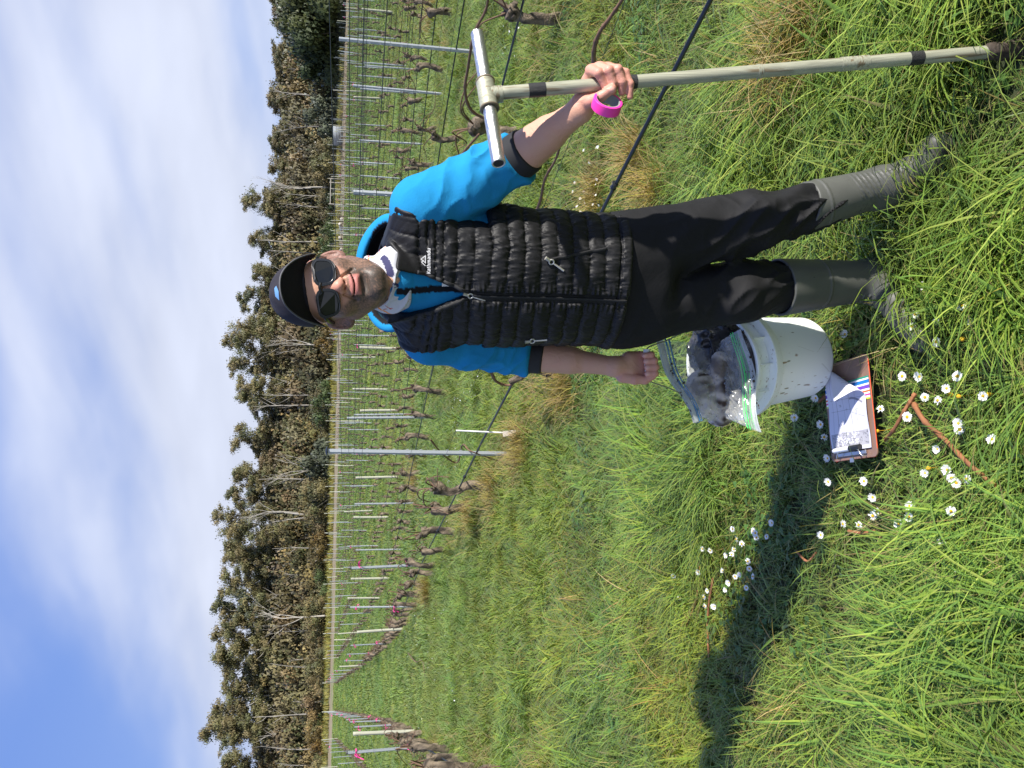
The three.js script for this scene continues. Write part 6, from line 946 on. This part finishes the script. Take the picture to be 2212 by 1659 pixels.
// where the sward is tall, short, dry
const tall = (x, z) => {
  let k = 0.36 + 1.15 * (fbm(x * 0.55 + 4, 2, z * 0.55, 3) - 0.5);
  const blob = (cx, cz, rx, rz, v) => { const d = ((x - cx) / rx) ** 2 + ((z - cz) / rz) ** 2; if (d < 1) k = mix(k, v, fade(1 - d)); };
  blob(-0.35, -2.75, 1.0, 0.75, 0.02); blob(0.0, -2.3, 0.55, 0.45, 0.05); blob(-0.9, -3.1, 0.6, 0.6, 0.08); blob(0.75, -2.1, 0.7, 0.75, 0.95); blob(0.80, -1.68, 0.28, 0.30, 0.0); blob(0.66, -1.88, 0.30, 0.26, 0.15); blob(0.14, -1.98, 0.22, 0.2, 0.1); blob(0.38, -1.95, 0.32, 0.34, 0.95); blob(-0.85, -1.95, 0.75, 0.4, 0.75); blob(-1.45, -2.75, 0.75, 0.75, 0.35); blob(0.0, -3.9, 1.3, 0.9, 0.75); blob(1.1, -2.9, 0.7, 1.0, 0.85);
  const n = x * RN.x + z * RN.z; for (const r of [2.31, -0.76]) k += 0.05 * Math.exp(-(((n - r) / 0.35) ** 2));
  return clamp(k);
};
const dryness = (x, z) => { const n = x * RN.x + z * RN.z; let k = 0; for (const r of ROWS) k = Math.max(k, Math.exp(-(((n - r) / 0.34) ** 2))); return k * step01(0.36, 0.62, fbm(x * 0.9 + 2, 7, z * 0.9, 3)) ; };
const DRYSPOTS = [[1775, 55, 0.36], [1740, 130, 0.2], [1240, 820, 0.55], [1140, 975, 0.5], [1085, 1060, 0.6], [1035, 1110, 0.6], [1310, 420, 0.3], [1440, 410, 0.22], [940, 30, 0.9], [895, 1035, 1.2], [960, 1640, 0.6], [1400, 330, 0.2], [930, 1275, 0.5]].map(([X, Y, r]) => { const p = onGround(X, Y); return [p.x, p.z, r]; });
const onFoot = (x, z) => { for (const [c, r] of [[[J.anL.x, J.anL.z], 0.075], [[0.62, -2.06], 0.075], [[0.70, -2.0], 0.05], [[J.anR.x, J.anR.z], 0.075], [[0.17, -2.14], 0.06], [[AUG_LOW.x, AUG_LOW.z], 0.085], [[AUG_LOW.x - 0.02, AUG_LOW.z + 0.09], 0.07]]) if (Math.hypot(x - c[0], z - c[1]) < r) return true; return false; };
const BOARD = { c: V(-0.065, 0, -2.392), u: V(0.985, 0, -0.165).normalize() };
const onBoard = (x, z) => { const dx = x + 0.065, dz = z + 2.392, a = dx * BOARD.u.x + dz * BOARD.u.z, b = -dx * BOARD.u.z + dz * BOARD.u.x; return Math.abs(a) < 0.165 && Math.abs(b) < 0.125; };
function baked(name, list, mats = grassMat) {                 // many tufts as one mesh: [geometry, matrix, tint]
  let nv = 0, ni = 0; for (const [g] of list) { nv += g.attributes.position.count; ni += g.index.count; }
  const P = new Float32Array(nv * 3), N = new Float32Array(nv * 3), C = new Float32Array(nv * 3), I = new Uint32Array(ni); let v = 0, k = 0;
  for (const [g, m, t] of list) {
    const p = g.attributes.position.array, n = g.attributes.normal.array, c = g.attributes.color.array, q = g.index.array, e = m.elements, w = v / 3;
    for (let i = 0; i < p.length; i += 3, v += 3) {
      const x = p[i], y = p[i + 1], z = p[i + 2], a = n[i], b = n[i + 1], d = n[i + 2];
      P[v] = e[0] * x + e[4] * y + e[8] * z + e[12]; P[v + 1] = e[1] * x + e[5] * y + e[9] * z + e[13]; P[v + 2] = e[2] * x + e[6] * y + e[10] * z + e[14];
      const nx = e[0] * a + e[4] * b + e[8] * d, ny = e[1] * a + e[5] * b + e[9] * d, nz = e[2] * a + e[6] * b + e[10] * d, l = 1 / (Math.hypot(nx, ny, nz) || 1);
      N[v] = nx * l; N[v + 1] = ny * l; N[v + 2] = nz * l; C[v] = c[i] * t[0]; C[v + 1] = c[i + 1] * t[1]; C[v + 2] = c[i + 2] * t[2];
    }
    for (let i = 0; i < q.length; i++) I[k++] = q[i] + w;
  }
  const g = new THREE.BufferGeometry(); g.setAttribute('position', new THREE.BufferAttribute(P, 3)); g.setAttribute('normal', new THREE.BufferAttribute(N, 3)); g.setAttribute('color', new THREE.BufferAttribute(C, 3)); g.setIndex(new THREE.BufferAttribute(I, 1));
  TRI.n += ni / 3; return name ? stuff(name, g, mats) : g;
}
const TRI = { n: 0 };
{
  const R = rng(808), D = new THREE.Object3D(), halfAt = (d) => 0.47 * d + 0.42;
  const tint = (x, z) => { const a = fbm(x * 0.8 + 9, 4, z * 0.8, 3), b = 0.62 + 0.76 * fbm(x * 2.9, 9, z * 2.9, 3), y = step01(0.42, 0.7, a); return [b * mix(0.97, 1.22, y), b * mix(1.0, 1.05, y), b * mix(1.05, 0.85, y)]; };
  const flow = (x, z) => 2.2 + 3.0 * (fbm(x * 0.9 + 30, 3, z * 0.9, 2) - 0.5) * 2;
  const pick = (a) => a[Math.floor(R() * a.length)];
  const item = (kind, x, y, z, s, h, turn, t) => { D.position.set(x, y, z); D.rotation.set((R() - 0.5) * 0.24, turn, (R() - 0.5) * 0.24); D.scale.set(s, s * h, s); D.updateMatrix(); return [pick(TUFT[kind]), D.matrix.clone(), t]; };
  // near by: every tuft has its own place, length and lean
  const L = { long_grass: [], grass: [], short_grass: [], dry_grass: [], clover: [] };
  for (let d = 1.2; d < 6.2; d += 0.05) {
    const area = 2 * halfAt(d) * 0.05, thin = 1 / (1 + Math.max(0, d - 3.2) * 0.30), big = 1 + Math.max(0, d - 3.2) * 0.13;
    const put = (list, kind, n, test, h = () => 1, dir = false) => { const q = n * area * thin; for (let i = Math.floor(q) + (R() < q % 1 ? 1 : 0); i > 0; i--) { const z = -(d + R() * 0.05), x = (R() * 2 - 1) * halfAt(d), k = tall(x, z); if (R() > test(k, x, z) || onBoard(x, z) || onFoot(x, z)) continue; list.push(item(kind, x, landY(x, z), z, big * (0.8 + 0.45 * R()), h(k) * (0.8 + 0.4 * R()), dir ? flow(x, z) + (R() - 0.5) * 1.6 : R() * 6.283, tint(x, z))); } };
    put(L.dry_grass, 'thatch', 80, () => 1);
    put(L.short_grass, 'short', 430, (k) => 1 - 0.55 * k);
    put(L.grass, 'mid', 330, (k) => 0.22 + 0.78 * step01(0.08, 0.5, k), (k) => 0.6 + 0.6 * k, true);
    put(L.long_grass, 'long', 200, (k) => step01(0.32, 0.8, k), (k) => 0.65 + 0.5 * k, true);
    put(L.grass, 'fine', 20, (k, x, z) => step01(0.3, 0.8, k) * step01(0.42, 0.6, fbm(x * 1.1, 12, z * 1.1, 2)), (k) => 0.7 + 0.4 * k);
    put(L.long_grass, 'broad', 60, (k) => 0.35 + 0.5 * k, (k) => 0.5 + 0.7 * k, true);
    put(L.clover, 'clover', 150, (k, x, z) => (1 - step01(0.1, 0.5, k)) * step01(0.46, 0.58, fbm(x * 2 + 5, 14, z * 2, 2)));
    put(L.dry_grass, 'dry', 34, (k, x, z) => Math.max(0.10, dryness(x, z) * 0.6), (k) => 0.6 + 0.5 * k, true);
    put(L.dry_grass, 'yellow', 45, (k, x, z) => 0.08 + 0.6 * step01(0.5, 0.68, fbm(x * 0.7 + 21, 3, z * 0.7, 3)), (k) => 0.6 + 0.5 * k, true);
  }
  for (const [cx, cz, r] of DRYSPOTS) { const n = Math.round(60 * Math.min(1, r * 2.2)); for (let i = 0; i < n; i++) { const a = R() * 6.28, q = r * 0.6 * R(), x = cx + Math.cos(a) * q, z = cz + Math.sin(a) * q; L.dry_grass.push(item(R() < 0.5 ? 'dry' : 'golden', x, landY(x, z), z, 0.8 + 0.6 * R() + Math.max(0, -z - 6) * 0.05, 0.9 + 0.7 * R(), R() * 6.28, [1, 1, 1])); } }
  // dry tufts along the rows farther off
  for (let i = 0; i < 9000; i++) { const d = 6 + 40 * R() * R(), x = (R() * 2 - 1) * halfAt(d), z = -d; if (R() < dryness(x, z) * 0.35) L.dry_grass.push(item('dry', x, landY(x, z), z, 1.1 + d * 0.05, 0.9, R() * 6.28, [1, 1, 1])); }
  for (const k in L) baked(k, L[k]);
  // beyond: square mats of tufts, laid side by side and turned at random
  const mat = (size, list) => { const out = []; for (const [kind, n, s, h, lo] of list) for (let i = 0; i < n; i++) { const x = (R() - 0.5) * size, z = (R() - 0.5) * size; if (fbm(x * 4.2 / Math.min(size, 1.6) + 7, 3 + size, z * 4.2 / Math.min(size, 1.6), 2) < (lo ?? 0)) continue; out.push(item(kind, x, 0, z, s * (0.75 + 0.5 * R()), h * (0.7 + 0.6 * R()), R() * 6.283, tint(x * 1.2 + n, z * 1.2))); } return baked(null, out); };
  const A = [0, 1].map(() => mat(1, [['short', 150, 1.45, 0.8], ['mid', 90, 1.3, 0.6], ['mid', 120, 1.5, 0.95, 0.52], ['long', 36, 1.1, 0.6, 0.55], ['yellow', 3, 1.2, 0.6], ['dry', 2, 1.2, 0.5]])), A2 = [0, 1].map(() => mat(1, [['mid', 110, 1.5, 0.9], ['long', 110, 1.3, 0.85, 0.5], ['yellow', 5, 1.4, 0.9], ['dry', 4, 1.3, 0.8], ['short', 40, 1.7, 1]]));
  const B = [0, 1].map(() => mat(2.5, [['far', 130, 1.0, 0.55], ['far', 130, 1.1, 0.95, 0.5], ['dry', 6, 2.2, 0.4]])), B2 = [0, 1].map(() => mat(2.5, [['far', 110, 1.1, 0.7], ['far', 170, 1.25, 1.3, 0.48], ['dry', 8, 2.3, 0.6]])), Cc = [0, 1].map(() => mat(8, [['farther', 300, 1.0, 0.8]]));
  const lay = (name, d0, d1, size, kindsOf) => { const lots = new Map(); for (let d = d0; d < d1; d += size) for (let x = -Math.ceil(halfAt(d + size) / size) * size; x < halfAt(d + size); x += size) { const px = x + size / 2 * 0 + (R() - 0.5) * size * 0.1, pz = -(d + size / 2); const g = kindsOf(px, pz); if (!lots.has(g)) lots.set(g, []); lots.get(g).push([px, pz]); }
    for (const [g, l] of lots) { const m = new THREE.InstancedMesh(g, grassMat, l.length); m.name = numbered(name); m.userData.kind = 'stuff'; m.castShadow = m.receiveShadow = true; l.forEach(([x, z], i) => { const e = size / 2, sx = (landY(x + e, z) - landY(x - e, z)) / size, sz = (landY(x, z + e) - landY(x, z - e)) / size; D.position.set(x, landY(x, z), z); D.rotation.set(0, 0, 0); D.scale.set(1, 1, 1); D.quaternion.setFromUnitVectors(V(0, 1, 0), V(-sx, 1, -sz).normalize()).multiply(new THREE.Quaternion().setFromAxisAngle(V(0, 1, 0), Math.floor(R() * 4) * Math.PI / 2)); D.updateMatrix(); m.setMatrixAt(i, D.matrix); const q = 0.90 + 0.2 * fbm(x * 0.25, 3, z * 0.25, 2), y = fbm(x * 0.12 + 5, 2, z * 0.12, 2); m.setColorAt(i, lin(q * (0.93 + 0.22 * y), q * 1.04, q * 0.95)); }); scene.add(m); } };
  lay('middle_grass', 6.2, 17.2, 1, (x, z) => pick(tall(x, z) + (R() - 0.5) * 0.3 > 0.42 ? A2 : A)); lay('distant_grass', 17.2, 47.2, 2.5, (x, z) => pick(tall(x, z) + (R() - 0.5) * 0.3 > 0.45 ? B2 : B)); lay('far_grass', 47.2, 109, 8, () => pick(Cc));
  const bank = []; for (let i = 0; i < 700; i++) { const d = 122 + 9 * R(), x = (R() * 2 - 1) * halfAt(d); bank.push(item('farther', x, landY(x, -d), -d, 1.4 + 0.9 * R(), 1.6 + 1.4 * R(), R() * 6.28, [1.7, 1.15, 0.9])); } baked('bank_grass', bank);
  console.log('grass triangles', TRI.n, Object.entries(L).map(([k, v]) => k + ' ' + v.length).join(', '));
}
// ---- daisies
{
  const R = rng(515), petalMat = phys({ name: 'daisy petals', color: lin(0.82, 0.82, 0.80), roughness: 0.6, side: THREE.DoubleSide, transmission: 0.15, thickness: 0 }), discMat = std({ name: 'daisy centre', color: lin(0.72, 0.42, 0.015), roughness: 0.85, bumpMap: fleeceBump, bumpScale: 0.001 }), stemMat = std({ name: 'daisy stem', color: lin(0.16, 0.20, 0.05), roughness: 0.8 });
  function makeDaisy(open, n, ragged) {
    const g = new THREE.Group(), P = [], I = [], r = 0.0135;
    for (let i = 0; i < n; i++) { const a = i / n * 6.283 + (R() - 0.5) * 0.12, l = r * (0.88 + 0.2 * R()) * (R() < ragged ? 0.55 : 1), w = 0.0013, lift = (i % 2) * 0.0006; for (const [s, q] of [[0.22, 0.7], [0.65, 1.1], [0.92, 0.9], [1.0, 0.3]]) { const y = lift + open * s * l + 0.0025 * s * s * (R() - 0.3), x = Math.cos(a) * l * s, z = Math.sin(a) * l * s; P.push(x - Math.sin(a) * w * q, y, z + Math.cos(a) * w * q, x + Math.sin(a) * w * q, y, z - Math.cos(a) * w * q); } const b = i * 8; for (let s = 0; s < 3; s++) I.push(b + s * 2, b + s * 2 + 1, b + s * 2 + 2, b + s * 2 + 1, b + s * 2 + 3, b + s * 2 + 2); }
    part('petals', geoFrom(P, I), petalMat, g); part('disc', new THREE.SphereGeometry(0.0046, 14, 8).scale(1, 0.6, 1).translate(0, 0.0008, 0), discMat, g); part('stem', tube([V(0, 0, 0), V(0.004, -0.03, 0.002), V(0.012, -0.075, 0.006)], 0.0010, 8, 5), stemMat, g); return g;
  }
  const kinds = [makeDaisy(0.05, 30, 0.05), makeDaisy(0.30, 28, 0.15), makeDaisy(-0.12, 27, 0.3), makeDaisy(0.5, 26, 0.1)];
  const put = (X, Y, size, label, group, k = null) => { const o = kinds[k ?? Math.floor(R() * 4)].clone(), h = 0.055 + 0.03 * R(), p = onGround(X, Y, h); o.name = numbered('daisy'); o.position.copy(p); o.scale.setScalar(size * (0.88 + 0.25 * R())); o.rotation.set(0.25 + R() * 0.35, R() * 6, (R() - 0.5) * 0.7, 'YXZ'); o.rotation.order = 'XYZ'; o.rotation.set(0.15 + 0.5 * R(), R() * 6.28, (R() - 0.4) * 0.6); scene.add(o); o.userData = {}; tag(o, label, 'daisy', group); };
  const S = 0.98;
  // by the right boot
  [[1931, 695, 'white daisy against the toe of the right boot, topmost of the cluster'], [1977, 680, 'white daisy just in front of the right boot toe'], [1952, 715, 'white daisy touching the right boot toe, lowest of the cluster'], [1970, 705, 'white daisy in the middle of the cluster at the right boot toe'], [2024, 694, 'white daisy in front of the right boot, between cluster and the big one'], [2096, 694, 'largest open white daisy in front of the right boot', 0], [2023, 738, 'white daisy half hidden in grass beyond the boot toe'], [1993, 618, 'pinkish half closed daisy in the grass between the boots', 3], [1826, 722, 'lone white daisy between the bucket and the right boot'], [2078, 660, 'white daisy in the grass right of the biggest one']].forEach(([X, Y, l, k]) => put(X, Y, S, l, null, k));
  const r6 = (x, y) => [(3100 + x / 2.37) / 1.823, (1300 + y / 2.37) / 1.823];
  [[270, 632, 'white daisy right under the bucket edge'], [70, 815, 'small white daisy left of the bucket, seen from the side'], [315, 880, 'white daisy left of the clipboard, upper of a pair'], [345, 1000, 'white daisy left of the clipboard, lower of a pair'], [380, 1195, 'white daisy just left of the clip end of the clipboard'], [385, 1415, 'white daisy in the shadow below the clipboard corner'], [720, 1410, 'white daisy under the clip of the clipboard'], [800, 1560, 'white daisy at the edge of the shadow below the clipboard'], [870, 735, 'white daisy lying on the long edge of the clipboard'], [1120, 810, 'large white daisy in the angle of the two cut canes'], [1405, 1110, 'white daisy right of the long cut cane'], [1075, 430, 'half open daisy beside the striped folder edge'], [1240, 435, 'white daisy near the tip where the two cut canes meet'], [1590, 430, 'broad white daisy with crowded petals above the cut canes'], [1490, 545, 'white daisy left of the broad crowded one'], [1405, 655, 'round white daisy right of the meeting canes'], [1285, 625, 'white daisy between the cane tip and the round daisy'], [1830, 615, 'white daisy with an orange bud touching it'], [1610, 925, 'white daisy below a pinkish one, right of the long cane'], [1600, 870, 'pinkish half open daisy right of the long cane'], [1915, 1020, 'wide ragged daisy far right of the canes'], [1290, 1335, 'white daisy left of the cane, near an orange bud'], [1495, 1305, 'half open daisy just above the trio by the long cane'], [1535, 1380, 'white daisy in the trio beside the long cane, largest'], [1675, 1390, 'white daisy in the trio beside the long cane, touching it'], [1580, 1425, 'bluish shaded daisy in the trio beside the long cane'], [1145, 1640, 'white daisy low in the grass below the clipboard'], [1530, 1690, 'white daisy in the grass well below the long cane'], [1385, 120, 'white daisy near the boot, seen almost edge on']].forEach(([x, y, l]) => put(...r6(x, y), S, l));
  const r1 = (x, y) => [(2600 + x / 1.2528) / 1.823, (1700 + y / 1.2528) / 1.823];
  [[1048, 415, 'white daisy of a close pair in the sunny grass edge'], [1070, 395, 'upper white daisy of the close pair in the sunny grass edge'], [902, 455, 'big round daisy at the edge of the shadow'], [978, 460, 'half open daisy beside the big round one'], [793, 510, 'daisy with a gap in its petals inside the shadow'], [1230, 365, 'white daisy above a drooping one, right of the shadow'], [1230, 420, 'drooping white daisy with large yellow middle'], [1178, 455, 'withered pale daisy right of the shadow'], [1437, 390, 'white daisy below a pink bud'], [1385, 538, 'large daisy with turned back petals, lowest right'], [1460, 705, 'brownish withered daisy in the lower grass']].forEach(([x, y, l]) => put(...r1(x, y), S, l));
  [[357, 480], [375, 530], [402, 553], [362, 580], [328, 610], [352, 605], [432, 640], [440, 675], [458, 714], [308, 685], [395, 705], [370, 715], [340, 745], [325, 780], [425, 770], [215, 815], [218, 860], [267, 862], [232, 785], [208, 578], [247, 586], [188, 692], [459, 490], [470, 500], [475, 522], [525, 518], [553, 450], [65, 712], [58, 742], [97, 818]].forEach(([x, y]) => put(...r1(x, y), S * 0.95, 'small white daisy in the sunny patch left of the shadow', 'daisies of the sunny patch'));
  const buds = [[1635, 85], [1880, 600], [1525, 603], [1600, 620], [1318, 1290], [840, 942]]; for (const [x, y] of buds) { const p = onGround(...r6(x, y), 0.06), m = new THREE.SphereGeometry(0.006, 10, 8).scale(1, 1.2, 1); const b = single('flower_bud', join([m, tube([V(0, 0, 0), V(0.005, -0.05, 0)], 0.001, 2, 4)]), discMat, x === 840 ? 'yellow petal-less flower head lying on the clipboard edge' : 'small orange petal-less flower bud in the grass', 'bud', x === 840 ? null : 'orange buds in the grass'); b.position.copy(p); }
  // the white dots of daisies farther off
  const dot = new THREE.CircleGeometry(0.010, 7).rotateX(-1.2), m = new THREE.InstancedMesh(dot, petalMat, 700), D = new THREE.Object3D(); m.name = 'distant_daisies'; m.userData.kind = 'stuff';
  const spots = [[1310, 2030, 60, 0.35], [1760, 2290, 30, 0.5]]; let j = 0;
  const drift = [[1010, 1010, 0.5], [975, 1050, 0.6], [900, 1040, 0.5], [1000, 920, 0.5], [1040, 790, 0.6], [1010, 860, 0.5], [940, 1390, 1.0], [905, 1430, 1.6], [880, 1450, 2.4], [980, 1430, 0.9], [800, 1470, 5], [870, 60, 1.2], [930, 110, 1.0], [900, 260, 1.6], [985, 330, 0.7], [1115, 90, 0.6], [1300, 420, 0.3]];
  for (; j < 700; j++) { const [X, Y, r] = drift[Math.floor(R() * drift.length)], c = onGround(X, Y), a = R() * 6.28, q = r * Math.sqrt(R()), x = c.x + Math.cos(a) * q, z = c.z + Math.sin(a) * q * 1.4; D.position.set(x, landY(x, z) + 0.07 + 0.06 * R(), z); D.rotation.set((R() - 0.5), R() * 6, (R() - 0.5)); D.scale.setScalar(0.75 + 0.5 * R()); D.updateMatrix(); m.setMatrixAt(j, D.matrix); } scene.add(m);
}
// ---- prunings on the ground
{
  const R = rng(616), stick = (pts, r0, label, tone = [0.26, 0.105, 0.042]) => single('cut_cane', colored(tube(pts, (t) => r0 * (1 - 0.25 * t), 40, 9, (t) => 1 + 0.45 * Math.max(0, Math.sin(t * 38) - 0.86) * 7), (x, y, z) => { const k = 0.55 + 0.9 * fbm(x * 60, y * 60, z * 60, 2); return tone.map((c) => c * k); }), caneMat, label, 'cane');
  const g6 = (x, y, h = 0.078) => onGround((3100 + x / 2.37) / 1.823, (1300 + y / 2.37) / 1.823, h), g7 = (x, y, h = 0.05) => onGround((2500 + x / 2.073) / 1.823, (1800 + y / 2.073) / 1.823, h);
  stick([g6(1165, 660, 0.06), g6(1290, 860), g6(1450, 1000, 0.05), g6(1690, 1245), g6(1890, 1410, 0.05), g6(2070, 1540, 0.03)], 0.0072, 'long reddish cut cane lying in the grass below the clipboard');
  stick([g6(1195, 590, 0.065), g6(1110, 730), g6(1000, 920), g6(900, 1040, 0.03)], 0.0062, 'short reddish cut cane that meets the long one in a V');
  stick([g6(405, 575, 0.05), g6(330, 640, 0.04), g6(290, 670, 0.03)], 0.0065, 'stub of brown cane poking out from under the clipboard');
  stick([g7(360, 90, 0.05), g7(395, 240), g7(430, 355)], 0.006, 'short brown cane in the grass above the sunny daisies'); stick([g7(0, 355), g7(110, 510), g7(200, 690), g7(290, 825)], 0.006, 'slanting brown cane in the grass left of the bucket'); stick([g7(535, 890), g7(520, 1070), g7(470, 1260), g7(415, 1380)], 0.0055, 'dark cane lying across the sunny daisy patch'); stick([g7(640, 990, 0.07), g7(600, 1250), g7(595, 1450), g7(605, 1660)], 0.0058, 'long thin cane running down beside the daisy patch'); stick([g7(135, 650), g7(125, 850), g7(105, 1000), g7(120, 1140)], 0.005, 'thin brown cane at the far side of the daisy patch'); stick([g7(1320, 770), g7(1410, 850), g7(1480, 780)], 0.0045, 'small crooked twig in the shadow'); stick([g7(1740, 605, 0.06), g7(1860, 620), g7(1960, 600)], 0.005, 'short twig at the edge of the shadow');
  const g4 = (x, y, h = 0.05) => onGround((1200 + x / 2.29) / 1.823, (2300 + y / 2.29) / 1.823, h);
  stick([g4(1345, 160), g4(1360, 300), g4(1420, 470)], 0.008, 'brown cane in the middle of the open alley'); stick([g4(1410, 620), g4(1480, 560), g4(1500, 700), g4(1480, 740)], 0.009, 'tangled brown cane in the open alley', [0.10, 0.06, 0.04]); stick([g4(1640, 590), g4(1630, 700), g4(1612, 800), g4(1690, 890)], 0.008, 'curved brown cane nearer in the alley'); stick([g4(930, 620), g4(1000, 700), g4(1070, 720), g4(1080, 830)], 0.011, 'forked brown prunings farther along the alley', [0.16, 0.09, 0.06]);
  // bleached seed stalks that lean through the grass on the right
  const stalk = (pts, label) => single('seed_stalk', colored(tube(pts, (t) => 0.0016 * (1 - 0.5 * t), 24, 5), () => [0.50, 0.38, 0.18]), caneMat, label, 'grass stalk'), z = (x, y, h, d) => { const q = onGround((2300 + x / 1.843) / 1.823, (y / 1.843) / 1.823, 0); return at((2300 + x / 1.843) / 1.823, (y / 1.843) / 1.823, q.z + d); };
  stalk([z(1750, 10, 0, 0.1), z(1400, 120, 0, 0.35), z(1000, 270, 0, 0.6), z(560, 460, 0, 0.8)], 'long straw stalk leaning across the grass behind the auger'); stalk([z(1150, 170, 0, 0.2), z(1250, 340, 0, 0.3), z(1330, 500, 0, 0.35)], 'short straw stalk crossing above the auger shaft'); stalk([z(1560, 0, 0, 0.1), z(1330, 280, 0, 0.3), z(1210, 540, 0, 0.4), z(1215, 820, 0, 0.4), z(1390, 1040, 0, 0.2)], 'bent straw stalk that droops with a seed head below the auger');
}

const renderer = new THREE.WebGLRenderer({ antialias: true });
renderer.setSize(1024, 768);
renderer.toneMapping = THREE.LinearToneMapping;
renderer.toneMappingExposure = EXPOSURE;
renderer.shadowMap.enabled = true;
renderer.shadowMap.type = THREE.PCFSoftShadowMap;
renderer.render(scene, camera);
